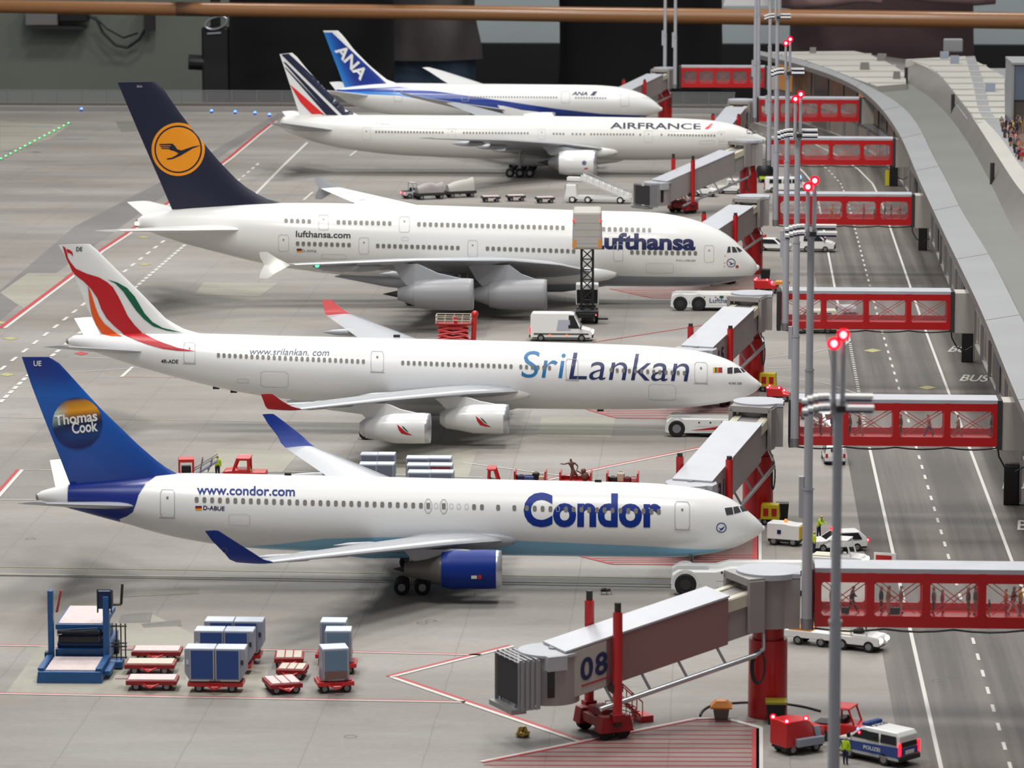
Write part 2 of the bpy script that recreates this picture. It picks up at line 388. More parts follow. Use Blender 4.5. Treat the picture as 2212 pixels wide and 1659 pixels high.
# ================================================================ aircraft
class Plane:
    def __init__(s, name, label, X, Y, h, st, ry=1.0):
        s.X, s.Y, s.h = X, Y, h; s.st = st; s.ry = ry
        s.root = thing(name, label, 'airplane', (X, Y, 0), h); s.mw = Matrix.Translation((X, Y, 0)) @ Matrix.Rotation(h, 4, 'Z'); s.inv = s.mw.inverted(); s.bv = {}
        s.o = s.inv @ CAM
    def d(s, px, py): return (s.inv.to_3x3() @ ray(px, py)).normalized()
    def L(s, px, py, lat=0.0):
        """station behind the nose and height of a photo point lying lat metres to the starboard side"""
        d = s.d(px, py); t = (-lat-s.o.y)/d.y; p = s.o+d*t; return -p.x, p.z
    def bvh(s, key, o): s.bv[key] = BVHTree.FromPolygons([v.co for v in o.data.vertices], [p.vertices[:] for p in o.data.polygons])
    def hit(s, key, px, py, eps=.03):
        d = s.d(px, py); l, n, i, t = s.bv[key].ray_cast(s.o, d)
        if l is None:
            t = -s.o.y/d.y; l, n, i, t = s.bv[key].find_nearest(s.o+d*t)
        if n.dot(d) > 0: n = -n
        return l+n*eps
    def decal(s, name, polys, m, key='fuselage', eps=.03, parent=None, grid=(26, 7), label=None):
        """polygons given along the photographed outline, laid on the surface of a part"""
        bm = bmesh.new()
        for P in polys:
            vs = [bm.verts.new((x, y, 0)) for x, y in P]
            for tri in tessellate_polygon([[Vector((x, y, 0)) for x, y in P]]): bm.faces.new([vs[i] for i in tri])
        if key == 'tail_fin': grid = (9, 9); eps += .035
        s._lay(bm, grid, key, eps); me = bpy.data.meshes.new(name); bm.to_mesh(me); bm.free(); me.materials.append(M[m])
        return link(name, me, parent or s.root, label)
    def _lay(s, bm, grid, key, eps):
        bm.normal_update(); bmesh.ops.triangulate(bm, faces=bm.faces)
        xs = [v.co.x for v in bm.verts]; ys = [v.co.y for v in bm.verts]
        for a, lo, hi, g in ((0, min(xs), max(xs), grid[0]), (1, min(ys), max(ys), grid[1])):
            k = lo+g
            while k < hi:
                no = (1, 0, 0) if a == 0 else (0, 1, 0)
                bmesh.ops.bisect_plane(bm, geom=bm.verts[:]+bm.edges[:]+bm.faces[:], plane_co=(k, k, 0), plane_no=no); k += g
        for v in bm.verts: v.co = s.hit(key, v.co.x, v.co.y, eps)
    def text(s, name, body, p0, p1, top, m, key='fuselage', bold=.0, sh=0.0, eps=.035, parent=None, grid=(40, 5), label=None, mats=None, split=None):
        cu = bpy.data.curves.new(name, 'FONT'); cu.body = body; cu.offset = bold; cu.shear = sh; cu.resolution_u = 4
        ob = bpy.data.objects.new(name, cu); me = bpy.data.meshes.new_from_object(ob); bpy.data.objects.remove(ob)
        xs = [v.co.x for v in me.vertices]; x0, x1 = min(xs), max(xs); H = max(v.co.y for v in me.vertices)
        bm = bmesh.new(); bm.from_mesh(me); dx, dy = p1[0]-p0[0], p1[1]-p0[1]; h = p0[1]-top
        L = math.hypot(dx, dy); ux, uy = -dy/L*0, 1
        for v in bm.verts:
            t = (v.co.x-x0)/(x1-x0); k = v.co.y/H
            v.co = (p0[0]+dx*t + (dy/L)*k*h, p0[1]+dy*t-k*h*(dx/L), 0)
        if key == 'tail_fin': grid = (9, 9); eps += .05
        s._lay(bm, grid, key, eps); bm.to_mesh(me); bm.free(); me.materials.clear(); me.materials.append(M[m])
        return link(name, me, parent or s.root, label)
    def window(s, x, y, w, h, m='cabin_glass', name='cabin_window', key='fuselage', skew=0.0):
        P = [(-w*.5, -h*.28), (-w*.3, -h*.5), (w*.3, -h*.5), (w*.5, -h*.28), (w*.5, h*.28), (w*.3, h*.5), (-w*.3, h*.5), (-w*.5, h*.28)]
        V = [s.hit(key, x+a, y+b, .045) for a, b in P]
        return MB().add(V, [range(8)]).build(name, M[m], s.root)
    def windows(s, x0, y0, x1, y1, n, w, h, blank=(), m='cabin_glass'):
        for i in range(n):
            t = i/(n-1) if n > 1 else 0; s.window(sm(x0, x1, t), sm(y0, y1, t), w, h, m)
    def frame(s, name, P, wd, m='panel_line', parent=None, eps=.04, key='fuselage', rnd_=.0):
        """outline of a panel or door: a thin ring along the quad P"""
        pts = []
        for i, (x, y) in enumerate(P):
            a, b = P[i-1], P[(i+1) % len(P)]
            for q, k in ((a, .12), (b, .12)) if rnd_ == 0 else ((a, rnd_), (b, rnd_)): pts.append((x+(q[0]-x)*k, y+(q[1]-y)*k))
        dense = []
        for i, p in enumerate(pts):
            q = pts[(i+1) % len(pts)]; L = math.hypot(q[0]-p[0], q[1]-p[1]); n = max(1, int(L/8))
            dense += [(sm(p[0], q[0], j/n), sm(p[1], q[1], j/n)) for j in range(n)]
        cx = sum(p[0] for p in dense)/len(dense); cy = sum(p[1] for p in dense)/len(dense); mb = MB(); n = len(dense)
        hw = max(abs(p[0]-cx) for p in dense); hh = max(abs(p[1]-cy) for p in dense)
        V = [s.hit(key, x, y, eps) for x, y in dense]+[s.hit(key, cx+(x-cx)*(1-wd/hw), cy+(y-cy)*(1-wd/hh), eps) for x, y in dense]
        mb.add(V, [(i, (i+1) % n, n+(i+1) % n, n+i) for i in range(n)]); return mb.build(name, M[m], parent or s.root)
    def door(s, x0, y0, x1, y1, wd=1.1, m='panel_line', dot=True, tilt=0, sill=False):
        d = s.frame('cabin_door', [(x0, y0), (x1, y0+tilt), (x1, y1+tilt), (x0, y1)], wd, m)
        if dot:
            q = max(1.2, (x1-x0)*.07); cx = sm(x0, x1, .5); cy = sm(y0, y1, .3)
            MB().add([s.hit('fuselage', cx+a*q, cy+b*q, .05) for a, b in ((-1, -1), (1, -1), (1, 1), (-1, 1))], [(0, 1, 2, 3)]).build('door_window', M['cabin_glass'], d)
        if sill: MB().add([s.hit('fuselage', x0+a*(x1-x0), y1+b+tilt*a, .06) for a, b in ((-.05, -.6), (1.05, -.6), (1.05, 1.4), (-.05, 1.4))], [(0, 1, 2, 3)]).build('door_sill', M['panel_line'], d)
        return d
    # ---- fuselage traced as a body of revolution along the centre line
    def fuselage(s, m, sigma=1.3, n=44):
        P = []
        for x, t, b in s.st:
            S, Z = s.L(x, (t+b)/2); dep = (s.mw @ Vector((-S, 0, Z))-CAM).dot(FW); P.append((S, Z, (b-t)/2*dep/FPX))
        P.sort(); s.len = P[-1][0]; S0 = P[0][0]
        def at(q, k):
            for a, b in zip(P[:-1], P[1:]):
                if a[0] <= q <= b[0]: return sm(a[k], b[k], (q-a[0])/(b[0]-a[0]))
            return P[0][k] if q < P[0][0] else P[-1][k]
        D = []; q = S0; N = 150
        us = [S0+(s.len-S0)*((1-math.cos(PI*i/N))/2) for i in range(N+1)]
        for q in us:
            e = min(q-S0, s.len-q); sg = min(sigma, .05+e*.32); ws = zs = rs = 0
            for j in range(-6, 7):
                g = math.exp(-(j/3)**2); u = q+sg*j/3; ws += g; zs += g*at(u, 1); rs += g*at(u, 2)
            D.append((q, zs/ws, rs/ws))
        z0, r0 = D[0][1], D[0][2]; R = []
        nose = [(S0-r0*(.9-.0)*math.cos(a), z0, r0*math.sin(a)) for a in (.12, .4, .7, 1.0, 1.3)]
        for q, z, r in nose+D: R.append([(-q, r*s.ry*math.sin(2*PI*i/n), z+r*math.cos(2*PI*i/n)) for i in range(n)])
        s.D = D; mb = MB().loft(R, cap=True); o = mb.build('fuselage', m, s.root, smooth=.9); s.bvh('fuselage', o); s.fus = o; return o
    def at(s, q):
        for a, b in zip(s.D[:-1], s.D[1:]):
            if a[0] <= q <= b[0]: t = (q-a[0])/(b[0]-a[0]); return sm(a[1], b[1], t), sm(a[2], b[2], t)
        return s.D[-1][1:]
    # ---- lifting surfaces
    FOIL = [(0, 0), (.02, .28), (.08, .62), (.2, .92), (.35, 1), (.55, .82), (.75, .5), (.92, .18), (1, .02)]
    def wing(s, name, st, m, side=1, parent=None, tc=.12, smooth=.8, camber=.0):
        """st: (lat, sLE, sTE, z[, zTE]) from root to tip; side 1 = starboard (towards the camera)"""
        R = []
        for q in st:
            lat, a, b, z = q[:4]; zt = q[4] if len(q) > 4 else z; c = b-a; up = [(a+u*c, sm(z, zt, u)+t*tc*c*.6) for u, t in s.FOIL]; lo = [(a+u*c, sm(z, zt, u)-t*tc*c*.4) for u, t in s.FOIL[1:-1]][::-1]
            R.append([(-x, -lat*side, zz) for x, zz in up+lo])
        o = MB().loft(R, cap=True).build(name, m, parent or s.root, smooth=smooth)
        if name == 'wing':     # polished slats along the leading edge
            R = []
            for q in st[1:]:
                lat, a, b, z = q[:4]; c = b-a; k = min(.13, .55/c)
                P = [(k, 1), (k*.5, 1), (k*.16, 1), (0, 0), (k*.16, -1), (k*.5, -1), (k, -1)]; ring = []
                for u, sg in P:
                    t = 0
                    for (u0, t0), (u1, t1) in zip(s.FOIL[:-1], s.FOIL[1:]):
                        if u0 <= u <= u1: t = sm(t0, t1, (u-u0)/(u1-u0))
                    ring.append((-(a+u*c)+(.025 if sg == 0 else 0), -lat*side, z+sg*(t*tc*c*(.6 if sg > 0 else .4)+.018)))
                R.append(ring)
            MB().loft(R, closed=False).build('leading_edge_slat', M['slat_metal'], o, smooth=1.2)
        return o
    def upright(s, name, le, te, m, tc=.09, n=14, parent=None):
        """fin traced by its leading and trailing edge outline (photo points on the centre plane)"""
        def ev(P, t):
            Ls = [0]
            for a, b in zip(P[:-1], P[1:]): Ls.append(Ls[-1]+math.dist(a, b))
            q = t*Ls[-1]
            for i in range(len(P)-1):
                if q <= Ls[i+1]+1e-9: k = (q-Ls[i])/max(1e-9, Ls[i+1]-Ls[i]); return (sm(P[i][0], P[i+1][0], k), sm(P[i][1], P[i+1][1], k))
            return P[-1]
        R = []; LE = [s.L(*p) for p in le]; TE = [s.L(*p) for p in te]
        for i in range(n+1):
            a, b = ev(LE, i/n), ev(TE, i/n); c = math.dist(a, b); ring = []
            th = min(tc*c, .9)
            for u, t in s.FOIL: ring.append((-sm(a[0], b[0], u), -t*th*.5, sm(a[1], b[1], u)))
            for u, t in s.FOIL[1:-1][::-1]: ring.append((-sm(a[0], b[0], u), t*th*.5, sm(a[1], b[1], u)))
            R.append(ring)
        o = MB().loft(R, cap=True).build(name, m, parent or s.root, smooth=.7); s.bvh(name, o); return o
    def engine(s, sf, sr, z, lat, r, m, core=2.5, lip='silver', side=1, core_m='steel', rear=.78, cone=1.2, bulge=1.0):
        y = -lat*side; o = (-sf, y, z); L = sr-sf
        e = MB().lathe([(-.0, r*.86), (.06, r*.93), (-.2*L*.3, r*.985), (-.3*L, r*bulge), (-.55*L, r*.985*bulge), (-.8*L, r*(rear+.12)), (-L, r*rear), (-L+.05, r*rear*.93), (-L*.6, r*rear*.8)], o, 36).build('engine_nacelle', M[m], s.root, smooth=.8)
        MB().lathe([(-.12*L, r*.80), (.02, r*.84), (.14, r*.9), (.1, r*.955), (-.06*L, r*.985)], o, 36).build('intake_lip', M[lip], e, smooth=1.2)
        MB().lathe([(-.1*L, r*.8), (-.1*L, .25*r), (.12, .02)], o, 24).build('fan', M['dark_metal'], e, smooth=.6)
        MB().lathe([(-L*.7, r*.7), (-L+.05, r*rear*.9), (-L-core*.35, r*min(.58, rear*.85)), (-L-core, r*.36), (-L-core+.05, r*.3), (-L-core*.7, r*.2)], o, 28).build('core_cowl', M[core_m], e, smooth=.8)
        if cone: MB().lathe([(-L-core*.8, r*.26), (-L-core-cone, .02)], o, 16).build('exhaust_cone', M['dark_metal'], e, smooth=.8)
        s.bvh('nac%d%d' % (lat, side), e); return e
    def pylon(s, sf, sr, zt, zb, lat, m, side=1, w=.42, sl=None):
        """profile [(s,z)...] is swept into a thin strut"""
        y = -lat*side; sl = sl or sf+2.4; P = [(-sf, zb), (-sf-(sl-sf)*.55, zb+(zt-zb)*.34), (-sl, zt-.12), (-sr, zt), (-sr+.9, zb+.1), (-sr+1.6, zb-.7), (-sf-1, zb-.6)]
        return MB().prism(P, y-w/2, y+w/2).build('engine_pylon', M[m], s.root)
    def gear(s, S, lat, zt, r, rows, side=1, sp=1.3, wl=.62, wx=None):
        y = -lat*side; g = MB().cyl((-S, y, r), (-S, y, zt), .22, n=10).cyl((-S+.9, y, zt-.1), (-S, y, r+.5), .1, n=8).box((-S, y, r), (sp*(rows-1)+.3, .25, .25)).build('landing_gear', M['steel'], s.root, smooth=.7)
        for i in range(rows):
            x = -S+sp*(i-(rows-1)/2)
            for k in (-1, 1):
                yy = y+k*wl
                a, b = yy-.26, yy+.26
                MB().lathe([(-.26, r*.5), (-.27, r*.82), (-.18, r), (.18, r), (.27, r*.82), (.26, r*.5)], (0, 0, 0), 24).build('wheel', M['tyre'], g, smooth=.7)
                w_ = g.children[-1]; w_.rotation_euler = (0, 0, PI/2); w_.location = (x, yy, r)
        return g
    def hubs(s, S, lat, r, rows, sp, wl, side=1, g=None):
        for i in range(rows): MB().cyl((-S+sp*(i-(rows-1)/2), -lat*side-wl*side-.27*side, r), (-S+sp*(i-(rows-1)/2), -lat*side-wl*side-.31*side, r), r*.48, n=14).build('wheel_hub', M['hub'], g)
    def fairing(s, sa, sb, lat, z, m, r=.34, side=1, dz=-.5):
        o = (-sa, -lat*side, z); L = sb-sa
        return MB().lathe([(0, .02), (-.12*L, r*.7), (-.4*L, r), (-.75*L, r*.75), (-L, .03)], o, 14).build('flap_fairing', M[m], s.root, smooth=1)

def paint(name, base, rules, rough=.28, coat=.3):
    """aircraft paint: rules = [(colour, 'x<z'/'z<x', [(z or s, edge)...], extra)] masks split along a traced edge"""
    m = bpy.data.materials.new(name); m.use_nodes = True; nt, b, N, ma, ramp, mix = nodes(m)
    b.inputs['Roughness'].default_value = rough; b.inputs['Coat Weight'].default_value = coat; b.inputs['Coat Roughness'].default_value = .15
    tc = N('TexCoord'); sp = N('SeparateXYZ'); nt.links.new(tc.outputs['Object'], sp.inputs[0])
    sx = ma('MULTIPLY', sp.outputs[0], -1.0); z = sp.outputs[2]; col = srgb(*base)
    def curve(var, pts):
        lo, hi = pts[0][0], pts[-1][0]; es = [p[1] for p in pts]; e0, e1 = min(es)-.01, max(es)+.01
        f_ = ma('DIVIDE', ma('SUBTRACT', var, lo), hi-lo)
        r = N('ValToRGB'); stops(r.color_ramp, [((p-lo)/(hi-lo), (*[(q-e0)/(e1-e0)]*3, 1)) for p, q in pts])
        nt.links.new(f_, r.inputs[0]); return ma('MULTIPLY_ADD', r.outputs[0], e1-e0, e0)
    def soft(a, b2, k=14): 
        n = ma('MULTIPLY_ADD', ma('SUBTRACT', a, b2), k, .5); n2 = N('Clamp'); nt.links.new(n, n2.inputs[0]); return n2.outputs[0]
    for c, tests in rules:
        k = None
        for var, op, pts in tests:
            v = sx if var == 's' else z; o = z if var == 's' else sx
            # var 's': edge height given along s ; var 'z': edge station given along z ; const: number
            e = pts if isinstance(pts, (int, float)) else curve(v, pts)
            q = o if not isinstance(pts, (int, float)) else v
            t = soft(q, e) if op == '>' else soft(e, q)
            k = t if k is None else ma('MULTIPLY', k, t)
        col = mix(k, col, srgb(*c))
    if isinstance(col, tuple): b.inputs['Base Color'].default_value = (*col, 1)
    else: nt.links.new(col, b.inputs['Base Color'])
    return m
def circ(cx, cy, rx, ry=None, n=28, a0=0, a1=2*PI):
    ry = ry or rx; return [(cx+rx*math.cos(a0+(a1-a0)*i/n), cy+ry*math.sin(a0+(a1-a0)*i/n)) for i in range(n)]
def ring_px(p, name, cx, cy, r0, r1, m, key, eps=.03, parent=None, n=36):
    mb = MB(); V = []
    for i in range(n):
        a = 2*PI*i/n; V += [p.hit(key, cx+r0*math.cos(a), cy+r0*math.sin(a), eps), p.hit(key, cx+r1*math.cos(a), cy+r1*math.sin(a), eps)]
    mb.add(V, [(2*i, 2*i+1, (2*i+3) % (2*n), (2*i+2) % (2*n)) for i in range(n)]); return mb.build(name, M[m], parent or p.root)
def z0(ox, oy, k, P): return [(ox+x*k, oy+y*k) for x, y in P]
GOLD = (240, 190, 20)
def flag(p, x0, y0, x1, y1, cols, horiz=True):
    n = len(cols); o = None
    for i, c in enumerate(cols):
        k = 'flag%d_%d_%d' % c
        if k not in M: mk(k, c, .5)
        P = [(x0, sm(y0, y1, i/n)), (x1, sm(y0, y1, i/n)), (x1, sm(y0, y1, (i+1)/n)), (x0, sm(y0, y1, (i+1)/n))] if horiz else [(sm(x0, x1, i/n), y0), (sm(x0, x1, (i+1)/n), y0), (sm(x0, x1, (i+1)/n), y1), (sm(x0, x1, i/n), y1)]
        q = p.decal('flag' if o is None else 'flag_band', [P], k, parent=o); o = o or q
# ---------------------------------------------------------------- 1 blue tailed twin jet in front
p = Plane('airliner', 'white twin-engine airliner with a bright blue tail, nearest of the parked row', 12.88, 285.93, .0376,
 [(82,1066,1079),(88,1061,1081),(110,1054,1088),(152,1045,1099),(200,1040,1112),(251,1034,1126),(284,1031,1134),(335,1025,1151),(385,1021,1162),(435,1022,1171),(485,1023,1179),(562,1024,1186),(700,1027,1192),(831,1030,1196),(1000,1034,1198),(1102,1036,1200),(1250,1039,1202),(1411,1043,1204),(1475,1049,1203),(1506,1053,1200),(1538,1060,1196),(1570,1071,1188),(1595,1086,1180),(1616,1104,1169),(1633,1118,1160),(1644,1130,1151),(1648,1136,1146)])
sB = [(p.L(x, y, 2.2)) for x, y in ((255, 1127), (272, 1119), (286, 1108), (293, 1090), (298, 1072), (312, 1050), (340, 1032), (381, 1023))]
m1 = paint('blue_tail_paint', (234, 234, 232), [((16, 40, 128), [('z', '>', [(z, s_) for s_, z in sorted(sB, key=lambda q: q[1])]), ('s', '<', 51.5)]),
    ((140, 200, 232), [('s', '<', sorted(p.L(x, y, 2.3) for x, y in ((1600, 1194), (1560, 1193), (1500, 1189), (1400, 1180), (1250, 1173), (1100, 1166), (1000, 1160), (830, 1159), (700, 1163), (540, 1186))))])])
p.fuselage(m1)
MB().lathe([(.12, .25), (-.05, .27), (-.14, .22), (-.05, .15)], (-p.len, 0, p.at(p.len)[0]), 16).build('exhaust_pipe', M['steel'], p.fus, smooth=.8)
m_ = bpy.data.materials.new('blue_fin_paint_faded'); m_.use_nodes = True; nt, b, N, ma, ramp, mix = nodes(m_); tc = N('TexCoord'); sp = N('SeparateXYZ'); nt.links.new(tc.outputs['Object'], sp.inputs[0])
nt.links.new(ramp(ma('DIVIDE', ma('SUBTRACT', sp.outputs[2], 6.5), 10.2), [(.0, srgb(20, 52, 132)), (.2, srgb(14, 70, 156)), (.72, srgb(14, 94, 184)), (.86, srgb(16, 56, 142)), (1, srgb(16, 44, 128))]), b.inputs['Base Color']); b.inputs['Roughness'].default_value = .3; b.inputs['Coat Weight'].default_value = .3
fin = p.upright('tail_fin', [(384, 1024), (350, 1005), (300, 962), (215, 880), (145, 803), (122, 778), (106, 771)], [(152, 1048), (130, 990), (100, 915), (70, 838), (47, 771)], m_)
MB().add([p.hit('tail_fin', x, y, .04) for x, y in ((152, 1041), (381, 1020), (381, 1024), (152, 1046))], [(0, 1, 2, 3)]).build('fin_seam', M['condor_blue'], fin)
mS = bpy.data.materials.new('sphere_emblem'); mS.use_nodes = True; nt, b, N, ma, ramp, mix = nodes(mS); tc = N('TexCoord'); sp = N('SeparateXYZ'); nt.links.new(tc.outputs['Object'], sp.inputs[0])
sc_, zc_ = p.L(167, 914); zr_ = 1.9
zz = ma('DIVIDE', ma('SUBTRACT', sp.outputs[2], zc_-zr_), 2*zr_); xx = ma('DIVIDE', ma('ADD', sp.outputs[0], sc_), zr_)
cA = ramp(ma('MULTIPLY_ADD', xx, -.06, zz), [(.06, srgb(14, 28, 92)), (.3, srgb(16, 62, 124)), (.48, srgb(16, 30, 80)), (.60, srgb(92, 62, 44)), (.76, srgb(236, 160, 30)), (.92, srgb(190, 128, 40)), (.99, srgb(60, 62, 90))])
cB = ramp(ma('MULTIPLY_ADD', xx, -.12, zz), [(.3, srgb(16, 40, 104)), (.5, srgb(20, 40, 88)), (.62, srgb(120, 150, 150)), (.8, srgb(196, 214, 206)), (.95, srgb(60, 90, 120))])
nt.links.new(mix(ramp(xx, [(-.0, (1,)*3), (.02, (1,)*3), (.06, (0,)*3)]) if 0 else ramp(ma('MULTIPLY_ADD', xx, .5, .5), [(.12, (.9,)*3), (.36, (0,)*3)]), cA, cB), b.inputs['Base Color']); b.inputs['Roughness'].default_value = .35
M['sphere_emblem'] = mS
em = p.decal('emblem', [circ(167, 914, 53.5, 55)], 'sphere_emblem', 'tail_fin', .03, fin, (200, 200))
p.text('emblem_lettering', 'Thomas', (120, 918), (211, 908), 896, 'white_paint', 'tail_fin', .025, eps=.06, parent=em, grid=(200, 200))
p.text('emblem_lettering', 'Cook', (157, 936), (212, 930), 912, 'white_paint', 'tail_fin', .025, eps=.06, parent=em, grid=(200, 200))
p.text('tail_lettering', 'UE', (73, 790), (90, 790), 779, 'white_paint', 'tail_fin', .02, parent=fin, grid=(200, 200))
for sd in (1, -1):
    w_ = p.wing('wing', [(1.2, 18.4, 29.0, 3.2, 3.0), (2.6, 19.3, 28.9, 3.5, 3.35), (8.2, 23.4, 30.2, 4.25, 4.2), (15.8, 29.1, 33.6, 5.1), (23.4, 34.7, 37.2, 5.95)], M['aircraft_grey'], sd, tc=.11)
    wl = p.wing('winglet', [(23.4, 34.7, 37.2, 5.95), (23.9, 35.3, 37.6, 6.25), (24.3, 35.9, 37.9, 6.75), (24.75, 37.2, 38.7, 7.7), (24.95, 38.2, 39.15, 8.4)], M['condor_blue'], sd, w_, tc=.08); wl['label'] = 'blue winglet'; p.bvh('wl', wl)
    ring_px(p, 'winglet_emblem', *((485, 1188, 6, 5) if sd > 0 else (645, 923, 8.5, 7)), 'emblem_gold', 'wl', .03, w_)
    for la, sa, z in ((6.5, 27.2, 3.85), (12.0, 29.8, 4.3), (16.5, 32.3, 4.9)): p.fairing(sa, sa+4.4, la, z, 'aircraft_grey', .3, sd)
    e = p.engine(19.6, 23.75, 2.42, 7.9, 1.42, 'condor_blue', 2.7, side=sd, core_m='core_brown', rear=.9, cone=.8)
    p.pylon(20.6, 27.4, 4.0, 3.75, 7.9, 'aircraft_grey', sd, sl=23.6)
    g = p.gear(26.0, 4.7, 3.6, .58, 2, sd, 1.5, .6); p.hubs(26.0, 4.7, .58, 2, 1.5, .6, sd, g)
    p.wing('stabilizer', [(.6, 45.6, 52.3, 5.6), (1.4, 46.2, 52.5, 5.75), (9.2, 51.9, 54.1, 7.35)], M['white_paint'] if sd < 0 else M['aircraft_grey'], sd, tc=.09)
e = [c for c in p.root.children if c.name.startswith('engine_nacelle')][0]
p.decal('warning_label', [[(1018, 1243), (1030, 1243), (1030, 1250), (1018, 1250)]], 'white_paint', 'nac71', .03, e); p.decal('warning_label', [circ(1036, 1246, 5, n=10)], 'red', 'nac71', .03, e)
MB().add([], []);
MB().lathe([(3.0, .05), (2.0, .55), (-2, 1.05), (-8, 1.1), (-12, .7), (-15, .05)], (-21.5, 0, 2.75), 20).build('belly_fairing', m1, p.root, smooth=1)
for sd in (1, -1): MB().sph((-22.6, -2.55*sd, 3.5), 1.0, 16, sc=(4.2, .55, .75)).build('wing_root_fairing', M['aircraft_grey'], p.root, smooth=1.5)
xs = [425+16.7*i for i in range(30)]+[1024, 1041, 1076, 1111, 1138, 1155, 1172, 1189, 1222.5, 1239, 1256, 1272.5, 1289.5, 1306, 1323, 1340, 1357, 1373.5, 1390, 1407, 1423]
wy = lambda x: 1079.6+(x-425)*.026
for x in xs: p.window(x, wy(x), 8.2, 11.5)
for x in (942, 975, 991, 1008, 1205): p.frame('window_plug', [(x-4, wy(x)-6), (x+4, wy(x)-6), (x+4, wy(x)+6), (x-4, wy(x)+6)], .9, rnd_=.25)
for x in (925, 958.5):
    d = p.frame('exit_hatch', [(x-8.5, wy(x)-15), (x+8.5, wy(x)-15), (x+8.5, wy(x)+16), (x-8.5, wy(x)+16)], 1.6, rnd_=.3)
    V = [p.hit('fuselage', x+a, wy(x)+b, .05) for a, b in ((-4, -6), (4, -6), (4, 6), (-4, 6))]; MB().add(V, [(0, 1, 2, 3)]).build('hatch_window', M['cabin_glass'], d)
p.door(346, 1057, 378, 1118, 1.3, tilt=1, sill=True); p.door(1457, 1083, 1490, 1144, 1.3, tilt=1, sill=True)
p.text('title_lettering', 'Condor', (1131, 1134), (1427, 1136), 1064, 'condor_blue', bold=.035, eps=.03); p.text('web_lettering', 'www.condor.com', (425, 1067.5), (637, 1071.5), 1048, 'condor_blue', bold=.02)
p.text('registration', 'D-ABUE', (439, 1101), (485, 1103), 1092, 'navy', bold=.02); flag(p, 422, 1093, 436, 1102, [(20, 20, 20), (206, 30, 40), GOLD])
ring_px(p, 'nose_emblem', 1558, 1140, 11, 9.3, 'condor_blue', 'fuselage'); p.decal('nose_emblem', z0(1000, 960, .3165, [[]]) if 0 else [z0(1000, 960, .3165, [(1738, 566), (1760, 574), (1790, 556), (1770, 582), (1745, 594), (1758, 580)])], 'condor_blue')
for P in ([(1565, 1098), (1581, 1096), (1584, 1111), (1569, 1113)], [(1583, 1096), (1594, 1094), (1600, 1106), (1586, 1110)], [(1597, 1094), (1603, 1093), (1614, 1104), (1603, 1106)]): p.decal('cockpit_window', [P], 'cockpit_glass', eps=.04)
p.frame('cargo_hatch', [(494, 1110), (540, 1111), (540, 1136), (494, 1135)], .6)
for x in (622, 1292): MB().box((-p.L(x, 1030)[0], 0, p.at(p.L(x, 1030)[0])[0]+p.at(p.L(x, 1030)[0])[1]+.06), (.5, .12, .22)).build('antenna', M['black'], p.root)
MB().cyl((-5.6, 0, .6), (-5.6, 0, 2.6), .16).build('nose_gear', M['steel'], p.root)
# ---------------------------------------------------------------- 2 four engine jet with the red bird tail
p = Plane('airliner', 'white four-engine airliner with red, green and orange feathers on its tail', 12.86, 354.59, .0167,
 [(148,732,743),(160,724,748),(200,722,759),(234,721,771),(301,719,793),(350,718,807),(401,719,821),(468,721,837),(520,722,848),(595,725,860),(700,727,870),(831,730,876),(1000,734,880),(1157,738,883),(1310,743,885),(1391,746,884),(1472,752,881),(1527,761,876),(1560,771,871),(1581,779,867),(1603,794,860),(1616,806,855),(1630,817,847),(1638,823,841),(1642,828,835)])
p.fuselage(paint('white_bird_paint', (236, 236, 235), []))
MB().lathe([(.1, .25), (-.08, .26), (-.2, .2), (-.1, .15)], (-p.len, 0, p.at(p.len)[0]), 16).build('exhaust_pipe', M['steel'], p.fus, smooth=.8)
fin = p.upright('tail_fin', [(440, 722), (400, 712), (360, 690), (300, 628), (250, 580), (212, 542), (203, 531), (194, 527)], [(217, 723), (190, 668), (165, 606), (145, 560), (126, 529)], M['white_paint'])
zz_ = lambda P: z0(0, 500, .33454, P)
p.decal('tail_feather', [zz_([(405, 92), (422, 104), (432, 130), (440, 170), (458, 200), (490, 240), (560, 272), (640, 296), (690, 325), (730, 360), (765, 420), (795, 480), (825, 545), (870, 605), (920, 655), (800, 662), (740, 610), (690, 560), (655, 500), (630, 430), (590, 370), (540, 320), (500, 290), (460, 255), (440, 215), (428, 170), (416, 130)])], 'sri_red', 'tail_fin', .03, fin, (12, 12))
p.decal('tail_feather', [zz_([(428, 112), (450, 118), (468, 132), (474, 162), (462, 146), (446, 136), (440, 140)])], 'sri_red', 'tail_fin', .03, fin, (12, 12))
p.decal('tail_feather', [zz_([(690, 308), (760, 330), (820, 365), (870, 420), (905, 480), (935, 530), (985, 585), (1050, 622), (1180, 655), (1075, 640), (990, 612), (930, 565), (880, 510), (835, 445), (795, 385), (745, 335)])], 'sri_green', 'tail_fin', .03, fin, (12, 12))
p.decal('tail_feather', [zz_([(568, 352), (585, 385), (600, 430), (618, 490), (640, 545), (675, 595), (730, 640), (755, 660), (660, 660), (620, 600), (592, 530), (578, 450)])], 'sri_orange', 'tail_fin', .03, fin, (12, 12))
p.decal('body_feather', [zz_([(790, 664), (930, 661), (985, 690), (1060, 722), (1150, 752), (1262, 774), (1150, 770), (1050, 757), (960, 733), (870, 700)])], 'sri_red', 'fuselage', .04, None, (8, 3))
p.decal('body_feather', [zz_([(655, 661), (752, 661), (790, 678), (720, 676), (690, 670)])], 'sri_orange', 'fuselage', .04, None, (8, 3))
p.text('tail_lettering', 'DE', (165, 542), (178, 542), 533.5, 'black_text', 'tail_fin', .02, parent=fin, grid=(200, 200))
k = 0
